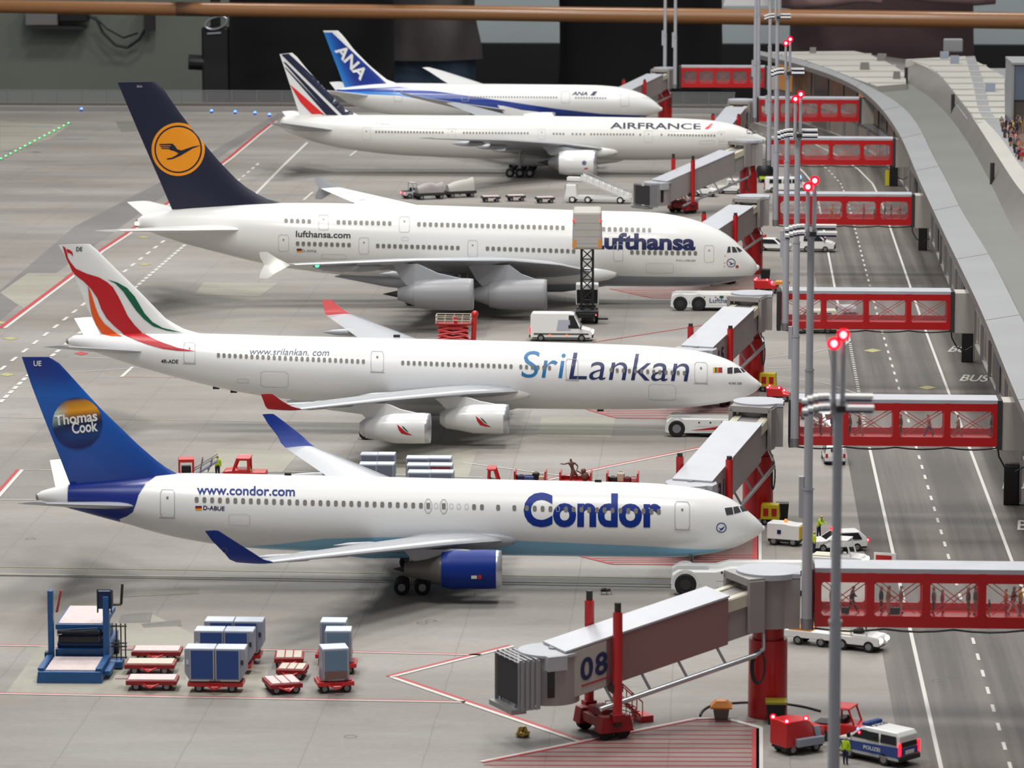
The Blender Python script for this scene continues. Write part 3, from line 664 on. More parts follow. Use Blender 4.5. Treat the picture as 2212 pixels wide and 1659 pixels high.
for sd in (1, -1):
    w_ = p.wing('wing', [(1.4, 20.8, 33.6, 3.2, 3.0), (2.8, 21.7, 33.4, 3.95, 3.7), (9.6, 26.1, 34.9, 4.75, 4.6), (19.5, 32.6, 37.9, 5.65), (29.6, 39.0, 41.8, 6.45)], M['aircraft_grey'], sd, tc=.10)
    wl = p.wing('winglet', [(29.6, 39.0, 41.8, 6.45), (29.9, 39.8, 42.0, 6.75), (30.2, 40.5, 42.1, 7.2), (30.5, 41.3, 42.3, 7.85)], M['sri_red'], sd, w_, tc=.06); wl['label'] = 'red winglet'
    for la, sa, z in ((7.5, 31.2, 4.2), (13.5, 33.0, 4.6), (18.0, 35.2, 5.1), (23.0, 37.0, 5.7)): p.fairing(sa, sa+4.6, la, z, 'aircraft_grey', .36, sd)
    for la, sf, z in ((9.4, 22.5, 2.5), (19.2, 28.9, 3.22)):
        e = p.engine(sf, sf+5.5, z, la, 1.34, 'white_paint', .5, side=sd, rear=.66, cone=0, core_m='white_paint'); k += 1
        p.pylon(sf+.9, sf+6.8, 4.6 if la < 10 else 5.5, z+1.28, la, 'white_paint', sd, sl=26.2 if la < 10 else 32.6)
        if sd == 1:
            ox, oy = (1020, 888) if la < 10 else (850, 906)
            q = lambda P: [(ox+x, oy+y) for x, y in P]; key = 'nac%d1' % int(la)
            p.decal('nacelle_feather', [q([(3, 2), (7, 10), (13, 15), (19, 20), (26, 27), (42, 34), (28, 33), (17, 30), (11, 22), (8, 12)])], 'sri_red', key, .03, e, (6, 6)); p.decal('nacelle_feather', [q([(17, 13), (23, 17), (28, 22), (33, 28), (27, 25), (21, 19)])], 'sri_green', key, .03, e, (6, 6))
    p.gear(34.5, 5.3, 3.8, .6, 2, sd, 1.7, .65)
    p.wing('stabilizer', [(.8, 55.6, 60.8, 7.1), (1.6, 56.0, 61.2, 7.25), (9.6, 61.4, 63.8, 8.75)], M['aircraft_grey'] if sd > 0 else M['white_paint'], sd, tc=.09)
    MB().sph((-25.5, -2.6*sd, 3.7), 1.15, 16, sc=(4.4, .5, .75)).build('wing_root_fairing', M['white_paint'], p.root, smooth=1.5)
MB().lathe([(4.5, .05), (2.5, .7), (-2, 1.25), (-10, 1.3), (-14, .8), (-18, .05)], (-25, 0, 2.5), 20).build('belly_fairing', M['white_paint'], p.root, smooth=1)
p.windows(472, 767.3, 785, 781, 27, 6.4, 9); p.windows(870, 783.8, 1104, 791.8, 20, 6.4, 9); p.windows(1125, 792.6, 1187, 795, 6, 6.4, 9); p.windows(1320, 799.8, 1478, 806, 13, 6.4, 9)
for q in ((397, 739, 422, 784), (801, 758, 829, 803), (1222, 775, 1249, 820), (1500, 782, 1528, 827)): p.door(*q, 1.0, tilt=1, sill=True)
for P in ([(563, 801), (623, 803), (623, 838), (563, 836)], [(513, 818), (537, 819), (537, 828), (513, 827)], [(1401, 829), (1460, 831), (1460, 865), (1401, 864)]): p.frame('cargo_hatch', P, .6)
p.text('web_lettering', 'www.srilankan. com', (540, 766), (711, 769), 752, 'grey_text', sh=.25, bold=-.004)
p.text('title_lettering', 'Sri', (1126, 815), (1221, 817), 758, 'sri_blue', sh=.12, bold=-.004); p.text('title_lettering', 'Lankan', (1229, 819), (1488, 824), 762, 'sri_navy', sh=.14, bold=-.004)
p.text('registration', '4R-ADE', (348, 784), (385, 785), 776, 'black_text', bold=.02); p.text('nose_lettering', 'A340-300', (1573, 830), (1602, 831), 825, 'navy', sh=.2)
flag(p, 1540, 794, 1560, 805, [(240, 180, 30), (10, 100, 60), (230, 110, 30), (150, 30, 40), (150, 30, 40)], False)
for P in ([(1571, 795), (1582, 793.5), (1582, 807), (1571, 807)], [(1585, 795), (1594, 795), (1602, 805), (1585, 806.5)], [(1598, 795.5), (1603, 796.5), (1610, 803.5), (1604.5, 804)]): p.decal('cockpit_window', [P], 'cockpit_glass', eps=.04)
MB().box((-p.L(857, 731)[0], 0, p.at(40)[0]+p.at(40)[1]+.1), (.6, .12, .25)).build('antenna', M['dark_metal'], p.root)
for x, y in ((467, 836), (505, 848), (700, 868), (1297, 877)): MB().box((-p.L(x, y)[0], 0, p.at(p.L(x, y)[0])[0]-p.at(p.L(x, y)[0])[1]-.05), (.6, .14, .3)).build('belly_antenna', M['dark_metal'], p.root)
# ---------------------------------------------------------------- 3 double deck jet
p = Plane('airliner', 'huge double-deck four-engine airliner with dark navy tail and yellow disc', 13.555, 444.66, .0293,
 [(298,472,492),(309,464,496),(338,458,507),(401,450,527),(468,445,545),(530,440,561),(605,438,577),(700,438,590),(800,440,600),(901,442,607),(1050,447,613),(1228,453,617),(1296,455,618),(1391,457,619),(1432,460,619),(1473,467,619),(1513,478,618),(1554,495,614),(1581,513,609),(1597,529,605),(1611,543,601),(1624,556,596),(1631,565,590),(1635,572,584)], ry=.87)
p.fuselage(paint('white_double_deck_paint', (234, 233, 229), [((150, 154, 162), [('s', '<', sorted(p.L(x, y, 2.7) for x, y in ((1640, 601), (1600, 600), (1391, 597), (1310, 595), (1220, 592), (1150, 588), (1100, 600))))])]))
MB().lathe([(.2, .5), (-.1, .5), (-.2, .4), (-.1, .3)], (-p.len, 0, p.at(p.len)[0]), 16).build('exhaust_pipe', M['steel'], p.fus, smooth=.8)
fin = p.upright('tail_fin', [(606, 437), (570, 428), (520, 397), (470, 345), (420, 285), (380, 232), (352, 190), (344, 181), (334, 176)], [(372, 453), (345, 390), (310, 310), (280, 240), (254, 178)], M['lh_navy'], tc=.08)
ring_px(p, 'tail_disc_rim', 385, 322.5, 57.5, 51.5, 'lh_yellow', 'tail_fin', .03, fin, 48)
disc = p.decal('tail_disc', [circ(385, 322.5, 48, n=40)], 'lh_yellow', 'tail_fin', .03, fin, (200, 200))
zq = lambda P: z0(0, 0, .33454, P)
p.decal('crane_emblem', [zq(P) for P in ([(1115, 927), (1132, 944), (1146, 964), (1172, 971), (1205, 960), (1245, 946), (1288, 939), (1288, 943), (1245, 958), (1208, 980), (1168, 1004), (1130, 1021), (1105, 1029), (1078, 1030), (1080, 1022), (1110, 1017), (1138, 1002), (1152, 989), (1128, 976), (1098, 968), (1094, 950)], [(1028, 929), (1117, 927), (1112, 938), (1032, 937)], [(1034, 942), (1108, 943), (1104, 951), (1038, 949)], [(1040, 954), (1102, 956), (1098, 963), (1046, 961)])], 'lh_navy', 'tail_fin', .05, disc, (200, 200))
p.text('tail_lettering', '80A', (296, 189), (308, 189), 184, 'aircraft_grey', 'tail_fin', parent=fin, grid=(200, 200))
for sd in (1, -1):
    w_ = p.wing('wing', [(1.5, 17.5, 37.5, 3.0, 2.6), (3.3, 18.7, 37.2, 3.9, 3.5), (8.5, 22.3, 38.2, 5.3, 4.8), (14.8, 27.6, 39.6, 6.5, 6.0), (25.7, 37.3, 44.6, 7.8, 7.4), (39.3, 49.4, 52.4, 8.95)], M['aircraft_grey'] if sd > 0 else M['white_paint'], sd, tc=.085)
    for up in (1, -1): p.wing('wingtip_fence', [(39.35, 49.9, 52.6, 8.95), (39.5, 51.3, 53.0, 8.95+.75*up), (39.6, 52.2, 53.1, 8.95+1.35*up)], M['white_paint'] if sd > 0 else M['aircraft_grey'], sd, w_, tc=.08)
    for la, sa, z, L in ((6.5, 34.0, 4.0, 8.5), (11.0, 34.5, 5.3, 8), (18.0, 36.5, 6.4, 8), (22.0, 38.5, 6.9, 7), (27.0, 41.0, 7.3, 6.5), (32.0, 43.2, 7.9, 5)): p.fairing(sa, sa+L, la, z, 'aircraft_grey', .62, sd)
    for la, sf, z in ((14.9, 23.8, 2.8), (25.7, 31.5, 4.2)):
        p.engine(sf, sf+6.2, z, la, 1.74, 'engine_grey', 1.8, side=sd, rear=.82, cone=1.6, core_m='engine_grey', lip='engine_grey')
        p.pylon(sf+1.0, sf+8.6, 6.2 if la < 20 else 7.6, z+1.66, la, 'aircraft_grey', sd, .6, sl=27.8 if la < 20 else 37.4)
    p.gear(33.5, 6.2, 4.0, .7, 2, sd, 1.8, .7); p.gear(37.5, 2.6, 4.0, .7, 3, sd, 1.7, .7)
    p.wing('stabilizer', [(1.0, 57.5, 68.2, 8.3), (2.6, 58.6, 68.8, 8.5), (15.1, 70.4, 73.4, 9.75)], M['white_paint'], sd, tc=.085)
MB().lathe([(6, .05), (3, 1.0), (-2, 1.7), (-16, 1.8), (-22, 1.2), (-28, .05)], (-20, 0, 2.9), 24).build('belly_fairing', M['aircraft_grey'], p.root, smooth=1)
for sd in (1, -1): MB().sph((-23.5, -3.0*sd, 3.6), 1.5, 18, sc=(5.2, .55, .8)).build('wing_root_fairing', M['white_paint'], p.root, smooth=1.5)
w_ = [c for c in p.root.children if c.name.startswith('wing') and not c.name.startswith('wing_')][0]
for (x, y, la, key) in ((599, 577, 39.95, 'white_lamp'), (685, 573, 36.2, 'green_lamp')):
    s_, z_ = p.L(x, y, la); lamp('navigation_light', w_, (-s_, -la, z_), .24, key)
lamp('tail_light', p.fus, (-p.len-.1, -.4, p.at(p.len)[0]), .22, 'white_lamp')
p.windows(618, 476.6, 668, 478, 5, 7.4, 9); p.windows(731, 480, 842, 482.6, 10, 7.4, 9); p.windows(905, 484.6, 1216, 492.2, 26, 7.4, 9); p.windows(1304, 495, 1403, 497, 9, 7.4, 9)
p.windows(643, 526, 754, 529.3, 10, 7.4, 9); p.windows(816, 531, 989, 535.6, 15, 7.4, 9); p.windows(1053, 537, 1239, 542.8, 16, 7.4, 9); p.windows(1365, 545, 1502, 547.2, 12, 7.4, 9)
for q in ((688, 464, 710, 497), (862, 468, 885, 502), (601, 507, 624, 543), (775, 513, 797, 549), (1010, 519, 1032, 555), (1325, 528, 1346, 564), (1521, 530, 1542, 567)): p.door(*q, .75)
for P in ([(694, 549), (748, 550), (748, 560), (694, 559)], [(1396, 568), (1455, 569), (1455, 590), (1396, 590)], [(868, 512), (882, 512), (882, 520), (868, 520)]): p.frame('cargo_hatch', P, .5)
p.text('title_lettering', 'Lufthansa', (1277, 536), (1502, 539.5), 502, 'navy', bold=.04); p.text('web_lettering', 'lufthansa.com', (639, 511.5), (757, 514.5), 498, 'black_text', bold=.02)
p.text('registration', 'D-AIMA', (653, 544.5), (684, 545.5), 538.5, 'grey_text'); flag(p, 641, 537, 652, 545, [(20, 20, 20), (206, 30, 40), GOLD])
p.text('nose_lettering', 'Airbus A380-800', (1460, 564), (1502, 565), 560, 'grey_text'); p.text('nose_lettering', 'Frankfurt am Main', (1465, 569.5), (1501, 570.5), 566, 'grey_text') if 0 else None
ring_px(p, 'nose_emblem', 1579, 568, 9.5, 8.0, 'navy', 'fuselage'); p.decal('nose_emblem', [[(1572, 565), (1578, 566), (1581, 569), (1588, 567), (1582, 571), (1575, 573), (1579, 569)]], 'navy')
p.decal('nose_mark', [circ(1592, 576, 3.5, n=8)], 'line_red'); 
for x, y in ((1566, 553), (1565, 568), (1565, 576)): p.decal('nose_mark', [circ(x, y, 1.6, n=6)], 'orange')
for P in ([(1572, 533.5), (1577, 532.5), (1578, 545), (1570, 546)], [(1580, 533), (1587, 534), (1593, 545), (1582, 545.5)], [(1589, 534), (1594, 534.5), (1603, 542), (1596, 545)]): p.decal('cockpit_window', [P], 'cockpit_glass', eps=.05)
MB().cyl((-5.2, 0, 1.9), (-5.2, 0, 3.4), .2).build('nose_gear', M['steel'], p.root)
# ---------------------------------------------------------------- 4 twin jet with striped tail
p = Plane('airliner', 'long white twin-engine airliner with blue and red stripes on its tail', 16.37, 594.7, .0059,
 [(606,260,274),(612,252,280),(640,249,294),(690,248,310),(741,248,321),(808,248,330),(858,248,335),(958,249,340),(1042,249,343),(1160,250,345),(1280,252,346),(1398,254,346),(1466,255,345),(1534,259,342),(1579,266,336),(1613,278,328),(1635,289,319),(1649,296,311),(1657,300,305)])
p.fuselage(paint('white_stripe_tail_paint', (226, 225, 220), []))
fin = p.upright('tail_fin', [(775, 249), (745, 236), (700, 190), (660, 146), (640, 121), (631, 114)], [(648, 252), (630, 195), (615, 150), (604, 117)], M['white_paint'], tc=.08)
zq = lambda P: z0(540, 0, .33454, P)
for P, m in ((zq([(203, 352), (250, 346), (672, 738), (598, 745)]), 'af_navy'), (zq([(214, 398), (232, 404), (570, 745), (520, 745)]), 'af_navy'), (zq([(222, 432), (236, 440), (520, 742), (496, 746)]), 'af_navy'), (zq([(258, 545), (300, 580), (492, 750), (415, 753), (326, 660)]), 'af_red')): p.decal('tail_stripe', [P], m, 'tail_fin', .03, fin, (200, 200))
for sd in (1, -1):
    p.wing('wing', [(1.4, 23.5, 38.5, 3.0, 2.6), (3.0, 24.6, 38.5, 4.0, 3.6), (9.6, 30.0, 39.6, 5.3, 5.0), (20, 38.6, 44.3, 6.8), (31.8, 48.2, 50.6, 8.1)], M['aircraft_grey'], sd, tc=.09)
    for la, sa, z in ((7, 36.5, 4.2), (13, 38.5, 5.2), (19, 41.5, 6.2)): p.fairing(sa, sa+5, la, z, 'aircraft_grey', .45, sd)
    e = p.engine(25.6, 31.1, 2.6, 9.6, 1.9, 'white_paint', 1.6, side=sd, rear=.86, cone=1.6)
    if sd == 1: p.decal('nacelle_emblem', [circ(1262, 352, 5, n=12)], 'grey_text', 'nac91', .03, e); p.decal('nacelle_emblem', [[(1262, 363), (1270, 362), (1270, 365), (1262, 366)]], 'af_red', 'nac91', .03, e)
    p.pylon(26.8, 34, 5.1, 4.4, 9.6, 'aircraft_grey', sd, .5, sl=30.4)
    g = p.gear(37.1, 5.5, 4.3, .68, 3, sd, 1.48, .7); p.hubs(37.1, 5.5, .68, 3, 1.48, .7, sd, g)
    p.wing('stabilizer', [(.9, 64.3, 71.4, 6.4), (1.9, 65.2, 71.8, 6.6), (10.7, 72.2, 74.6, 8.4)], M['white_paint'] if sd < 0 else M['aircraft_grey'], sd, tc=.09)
    MB().sph((-28, -2.9*sd, 3.6), 1.2, 16, sc=(4.6, .5, .75)).build('wing_root_fairing', M['white_paint'], p.root, smooth=1.5)
MB().lathe([(4.5, .05), (2.5, .8), (-2, 1.4), (-12, 1.5), (-16, .9), (-20, .05)], (-25, 0, 2.6), 20).build('belly_fairing', M['white_paint'], p.root, smooth=1)
for a in ((812.6, 285, 956, 286.4, 22), (1002, 287, 1140, 288, 21), (1196, 289, 1217, 289.4, 4), (1237, 289.6, 1262, 290, 4), (1277, 290, 1368, 290.6, 14), (1383, 291, 1384, 291, 1), (1429, 291.4, 1430, 291.4, 1), (1444.5, 291.6, 1543, 293, 16)): p.windows(*a, 3.8, 4.6)
for q in ((782, 276, 801, 302), (968, 277, 984, 300), (1162, 279, 1178, 302), (1392, 282, 1410, 308), (1551, 284, 1565, 304)): p.door(*q, .45)
for P in ([(1510, 304, 1544, 311)], [(1552, 306, 1575, 312)]):
    x0, y0, x1, y1 = P[0]; p.frame('cargo_hatch', [(x0, y0), (x1, y0), (x1, y1), (x0, y1)], .5)
p.text('title_lettering', 'AIRFRANCE', (1318, 277.5), (1514, 279.5), 264.5, 'af_navy', bold=.02); p.decal('title_accent', [[(1521, 279.5), (1530, 279.5), (1542, 267), (1534, 267)]], 'af_red')
p.text('registration', 'F-GSQA', (812, 270), (842, 271), 266.5, 'grey_text')
for P in ([(1612, 282), (1618, 281.5), (1621, 289.5), (1613, 288.5)], [(1620, 282), (1627, 283.5), (1634, 289), (1623, 290)], [(1629, 284), (1633, 285), (1638, 288.6), (1636, 289)]): p.decal('cockpit_window', [P], 'cockpit_glass', eps=.05)
MB().cyl((-5.9, 0, 0), (-5.9, 0, 3.0), .2).build('nose_gear', M['steel'], p.root)
# ---------------------------------------------------------------- 5 rearmost jet, blue sash
p = Plane('airliner', 'white airliner with blue sash along the body, farthest of the parked row', -.948, 668.06, -.0004,
 [(727,192,205),(757,187,226),(808,181,242),(858,179,250),(950,180,255),(1035,181,257),(1252,183,259),(1296,184,259),(1342,188,258),(1376,197,255),(1398,207,251),(1416,220,246),(1427,231,240)])
def sz(P, lat=2.2): return sorted(p.L(x, y, lat) for x, y in P)
ed = lambda P: [(s_, z) for s_, z in sz(P)]
p.fuselage(paint('white_sash_paint', (230, 230, 228), [((16, 54, 146), [('s', '<', ed([(1420, 252), (1300, 246), (1200, 234), (1100, 219), (1010, 206), (930, 195), (860, 188), (800, 191), (740, 195)])), ('s', '>', ed([(1420, 264), (1300, 262), (1200, 258), (1100, 248), (1010, 233), (930, 216), (860, 205), (800, 203), (740, 206)]))]),
    ((44, 130, 206), [('s', '<', ed([(1420, 263), (1200, 254), (1100, 241), (1010, 226), (930, 210), (860, 199), (800, 198), (740, 199)])), ('s', '>', ed([(1420, 265), (1200, 259), (1100, 249), (1010, 234), (930, 217), (860, 206), (800, 204), (740, 207)]))])]))
m_ = bpy.data.materials.new('sash_fin_paint'); m_.use_nodes = True; nt, b, N, ma, ramp, mix = nodes(m_); tc = N('TexCoord'); sp = N('SeparateXYZ'); nt.links.new(tc.outputs['Object'], sp.inputs[0])
te = [p.L(748, 197), p.L(698, 66)]; tl = [p.L(858, 180), p.L(728, 64)]
def lin(P): return (P[1][0]-P[0][0])/(P[1][1]-P[0][1]), P[0][0]-(P[1][0]-P[0][0])/(P[1][1]-P[0][1])*P[0][1]
k1, c1 = lin(te)
dst = ma('SUBTRACT', ma('MULTIPLY_ADD', sp.outputs[2], k1, c1), ma('MULTIPLY', sp.outputs[0], -1))
k2, c2 = lin([p.L(833, 178), p.L(732, 84)]); dl = ma('SUBTRACT', ma('MULTIPLY', sp.outputs[0], -1), ma('MULTIPLY_ADD', sp.outputs[2], k2, c2))
blue = ramp(ma('DIVIDE', dst, 4), [(.0, srgb(34, 128, 206)), (.28, srgb(20, 84, 172)), (.55, srgb(16, 50, 138))])
wt = ma('MAXIMUM', ma('LESS_THAN', dl, 0.0), ma('GREATER_THAN', sp.outputs[2], p.L(720, 70)[1]))
nt.links.new(mix(wt, blue, srgb(232, 232, 230)), b.inputs['Base Color']); b.inputs['Roughness'].default_value = .3
fin = p.upright('tail_fin', [(860, 181), (835, 172), (800, 143), (765, 108), (742, 78), (730, 66)], [(748, 198), (730, 150), (712, 103), (698, 66)], m_, tc=.08)
zq = lambda P: z0(540, 0, .33454, P)
p.text('tail_lettering', 'ANA', (722.5, 109), (779.5, 174), 85, 'white_paint', 'tail_fin', .03, eps=.05, parent=fin, grid=(200, 200))
for sd in (1, -1):
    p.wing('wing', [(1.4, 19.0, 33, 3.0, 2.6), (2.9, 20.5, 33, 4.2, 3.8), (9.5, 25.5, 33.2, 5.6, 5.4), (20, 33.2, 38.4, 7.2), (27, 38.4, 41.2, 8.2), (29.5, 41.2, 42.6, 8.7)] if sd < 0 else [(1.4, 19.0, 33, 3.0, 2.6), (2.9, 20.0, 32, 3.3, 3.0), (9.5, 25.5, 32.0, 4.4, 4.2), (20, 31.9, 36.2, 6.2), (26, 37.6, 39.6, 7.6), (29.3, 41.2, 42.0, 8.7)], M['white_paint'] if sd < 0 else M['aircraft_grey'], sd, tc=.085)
    p.wing('stabilizer', [(.8, 48.3, 54.5, 5.9), (1.6, 49.0, 54.8, 6.1), (9.8, 54.9, 57.2, 7.5)], M['white_paint'], sd, tc=.09)
    p.gear(28.5, 4.6, 4, .6, 2, sd, 1.4, .6); p.engine(17.5, 22.6, 2.4, 9.7, 1.7, 'white_paint', 1.5, side=sd); p.pylon(18.6, 27, 5.2, 3.9, 9.7, 'white_paint', sd, sl=26)
MB().lathe([(4.5, .05), (2.5, .8), (-2, 1.2), (-10, 1.3), (-14, .8), (-18, .05)], (-20, 0, 2.6), 20).build('belly_fairing', M['white_paint'], p.root, smooth=1)
p.windows(1015, 209, 1202, 210.6, 32, 3.2, 3.8); p.windows(1244, 211.2, 1308, 212.2, 12, 3.2, 3.8)
for q in ((1212, 197, 1231, 223), (1340, 202, 1359, 230), (851, 195, 869, 220), (997, 196, 1013, 219)): p.door(*q, .8, dot=False)
p.text('title_lettering', 'ANA', (1235, 205.5), (1269, 206), 197.5, 'navy', bold=.03, sh=.3); p.decal('title_accent', [[(1275, 206.5), (1284, 206.5), (1291, 197.5), (1282, 197.5)]], 'navy')
p.decal('cockpit_window', [[(1388, 211), (1400, 206.5), (1414, 211), (1400, 213)]], 'cockpit_glass', eps=.05)
mk('added_fill_glow', (255, 250, 240), .5, emit=(255, 246, 232), es=5)  # emission for the added strips inside the gangways
# ================================================================ gates: fixed red gangways, jet bridges, lamp poles
def gangway(Y, x0, x1, z0=6.05, panes=4, ch=.28, label='', wdt=2.7, zt=9.5, cable=True):
    t = thing('gangway', label, 'gangway', (x0, Y, 0), 0, 'red gangways over the service road'); L = x1-x0; h = wdt/2
    MB().box((L/2, 0, zt+.12), (L, wdt+.1, .34)).build('roof', M['bridge_roof'], t, bevel=.04)
    MB().box((L/2, 0, z0+.3), (L, wdt-.2, .6)).build('floor_slab', M['bridge_red'], t)
    MB().box((L/2, 0, zt-.08), (L-.6, .5, .05)).build('added_fill_strip', M['added_fill_glow'], t)  # added unseen glowing strip, brightens the travellers below
    b = MB()
    for s in (-1, 1):
        b.box((L/2, s*h, z0+(.36 if s < 0 else .52)), (L, .16, .72 if s < 0 else 1.04)); b.box((L/2, s*h, zt-.32), (L, .16, .58))
        for i in range(panes+1):
            w_ = .42 if i in (0, panes) else .5; x = L*i/panes; x = min(max(x, w_/2), L-w_/2); b.box((x, s*h, (z0+zt)/2), (w_, .18, zt-z0))
            for k in (-1, 1):      # rounded corners of the panes
                if 0 < i < panes or (i == 0 and k == 1) or (i == panes and k == -1):
                    for zz, u in ((z0+(.72 if s < 0 else 1.04), 1), (zt-.61, -1)): b.prism([(x+k*w_/2, zz), (x+k*(w_/2+ch), zz), (x+k*w_/2, zz+u*ch)], s*h-.08, s*h+.08)
    b.build('side_frame', M['bridge_red'], t)
    c = MB()
    for s in (-1,):
        for i in range(panes):
            a, e = L*i/panes+.2, L*(i+1)/panes-.2
            for o in (0, .45):
                c.cyl((a+o, s*(h-.1), zt-.6), (e-.45+o, s*(h-.1), z0+.84), .028, n=5); c.cyl((a+o, s*(h-.1), z0+.84), (e-.45+o, s*(h-.1), zt-.6), .035, n=5)
    c.build('cross_brace', M['bridge_red'], t)
    for s in (-1, 1): MB().box((L/2, s*(h-.03), (z0+zt)/2), (L-.2, .03, zt-z0-.5)).build('window_pane', M['glass_clear'], t)
    MB().box((L+.12, 0, (z0+zt)/2), (.4, wdt+.25, zt-z0+.5)).build('rubber_seal', M['rubber'], t); MB().box((.0-.25, 0, (z0+zt)/2), (.4, wdt+.2, zt-z0+.4)).build('rubber_seal', M['rubber'], t)
    v = MB().box((L+1.3, 0, (z0+zt)/2-.1), (2.0, wdt+.1, zt-z0+.5)).build('connecting_box', M['box_beige'], t, bevel=.05)
    if cable:
        P = [(L*i/16, -h, z0-.12-.16*abs(math.sin(PI*i/4))) for i in range(17)]
        P += [(L+.1, -h, z0-.8), (L+.6, -h, z0-1.7), (L+1.4, -h, z0-2.0), (L+2.1, -h, z0-1.6)]
        MB().path(P, .07, 6).build('cable', M['black'], t)
    return t
def jet_bridge(x, y, aim, ln, dz, label, num=None, drive=.62, lift=1.0, top_x=0, pipe=1, zr=6.0, H=3.0):
    """rotunda on a red column at (x,y); tunnel runs towards aim, sinking dz over its length ln"""
    a = math.atan2(aim[1]-y, aim[0]-x); t = thing('jet_bridge', label, 'jet bridge', (x, y, 0), a, 'grey jet bridges with red columns')
    z1 = zr; W = 1.55
    MB().lathe([(0, 1.25), (z1-1, 1.22), (z1-1, 1.0), (z1-.1, 1.0)], (0, 0, 0), 28, ax='z').build('column', M['bridge_red'], t, smooth=.7)
    ca, sa = math.cos(-a), math.sin(-a)
    R = lambda X, Y, Z: (X*ca-Y*sa, X*sa+Y*ca, Z)        # world-aligned offsets into the turned frame
    def ab(mb, c, d): mb.box(R(*c), d, rz=-a)
    b = MB().cyl((0, 0, z1-.1), (0, 0, z1+3.0), 1.75, n=32); ab(b, (1.15, 0, z1+1.5), (1.6, 2.9, 3.2)); b.build('rotunda', M['bridge_grey'], t, smooth=.6)
    r = MB().cyl((0, 0, z1+3.05), (0, 0, z1+3.4), 2.05, n=36); ab(r, (1.0, 0, z1+3.22), (1.9, 2.9, .34)); r.build('rotunda_roof', M['bridge_roof'], t, smooth=.6)
    f_ = MB()
    for s in (-1, 1): f_.box((1.75, s*1.62, z1+1.45), (1.1, .34, 3.3))
    f_.box((1.75, 0, z1+3.0), (1.1, 3.4, .5)); f_.build('portal', M['bridge_grey'], t, bevel=.04)
    zz = lambda u: -dz*(u/ln)**1.0
    def tube(u0, u1, w_, h_, zb):
        m_ = MB(); R_ = []
        for u in (u0, u1): q = z1+zz(u)+zb; R_.append([(u, -w_, q), (u, w_, q), (u, w_, q+h_), (u, -w_, q+h_)])
        return m_.loft(R_, cap=True)
    k = ln*.42
    tube(.8, k+.6, W-.22, H-.42, .12).build('inner_tunnel', M['bridge_grey'], t)
    rl = MB()
    for s in (-1, 1):
        R_ = []
        for u in (1.6, k+.6): q = z1+zz(u)+H-.32; R_.append([(u, s*(W-.45)-.28, q), (u, s*(W-.45)+.28, q), (u, s*(W-.45)+.28, q+.12), (u, s*(W-.45)-.28, q+.12)])
        rl.loft(R_, cap=True)
        R_ = []
        for u in (1.6, k+.3): q = z1+zz(u)+H-1.0; R_.append([(u, s*(W-.2), q), (u, s*(W-.08), q), (u, s*(W-.08), q+.75), (u, s*(W-.2), q+.75)])
        rl.loft(R_, cap=True)
    rl.build('roof_rail', M['cream'], t)
    o = tube(k*.55, ln-1.0, W, H, 0).build('outer_tunnel', M['bridge_glow_tint' if num == '08' else 'bridge_grey'], t, bevel=.05)
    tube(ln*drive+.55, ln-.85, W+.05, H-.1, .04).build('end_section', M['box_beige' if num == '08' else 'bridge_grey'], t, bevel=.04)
    tube(k*.55-.05, ln-.9, W+.06, .12, H).build('tunnel_roof', M['bridge_roof'], t)
    zc = z1+zz(ln)
    # round cab with ribbed canopy
    MB().lathe([(0, 1.85), (H-.02, 1.85)], (ln-.6, 0, zc+.02), 32, ax='z').build('cab', M['bridge_grey'], t, smooth=.6)
    cr = MB().cyl((ln-.6, 0, zc+H), (ln-.6, 0, zc+H+.16), 1.95, n=36).build('cab_roof', M['bridge_roof'], t, smooth=.6)
    MB().cyl((ln-.9, -.1, zc+H+.16), (ln-.9, -.1, zc+H+.26), .3, n=14).build('roof_cap', M['steel'], cr)
    MB().box((ln-.2, 1.5, zc+H-.3), (1.3, 1.1, .9)).build('roof_box', M['bridge_roof'], t)
    cn = MB(); n = 9
    for i in range(n):
        u = ln+.8+i*.17; s_ = 1.0 if i % 2 else .96
        R_ = [[(v, -1.75*s_+.0, zc-.1), (v, 1.75*s_, zc-.1), (v, 1.75*s_, zc+(H+.05)*s_), (v, -1.75*s_, zc+(H+.05)*s_)] for v in (u, u+.17)]; cn.loft(R_)
    cn.build('canopy', M['engine_grey'], t); e_ = ln+.8+n*.17
    MB().box((e_-.15, 0, zc+H/2), (.12, 2.9, H-.5)).build('canopy_mouth', M['rubber'], t)
    MB().box((e_-.1, 0, zc-.15), (1.0, 3.3, .3)).build('cab_floor', M['steel'], t)
    for s in (-1, 1):
        MB().box((ln+.05, s*1.72, zc+1.55), (.55, .12, 2.0)).build('cab_window', M['dark_glass'], t)
    # lifting columns, bogie, service pipe
    u = ln*drive; zb = z1+zz(u)
    for s in (-1, 1):
        c_ = MB().cyl((u, s*(W+.45), 1.5), (u, s*(W+.45), zb+H+1.6*lift), .3, n=14).build('lift_column', M['bridge_red'], t, smooth=.7)
        MB().cyl((u, s*(W+.45), zb+H+1.6*lift), (u, s*(W+.45), zb+H+2.2*lift), .21, n=12).build('piston', M['dark_metal'], c_)
        MB().cyl((u, s*(W+.45), .9), (u, s*(W+.45), 2.3), .22, n=12).build('piston', M['dark_metal'], c_)
        MB().box((u, s*(W+.2), zb-.15), (.7, .7, .5)).build('bracket', M['dark_metal'], c_)
    bg = MB().box((u, 0, 1.0), (1.9, 3.6, .6)).box((u, 0, 1.45), (1.3, 2.4, .5), top=(.8, .8))
    for s in (-1, 1): bg.box((u, s*1.5, .98), (2.3, 1.0, 1.0), top=(.85, .9)); bg.box((u, s*(W+.45), 1.45), (.8, .7, .5))
    bg = bg.build('bogie', M['red_dark'], t, bevel=.06)
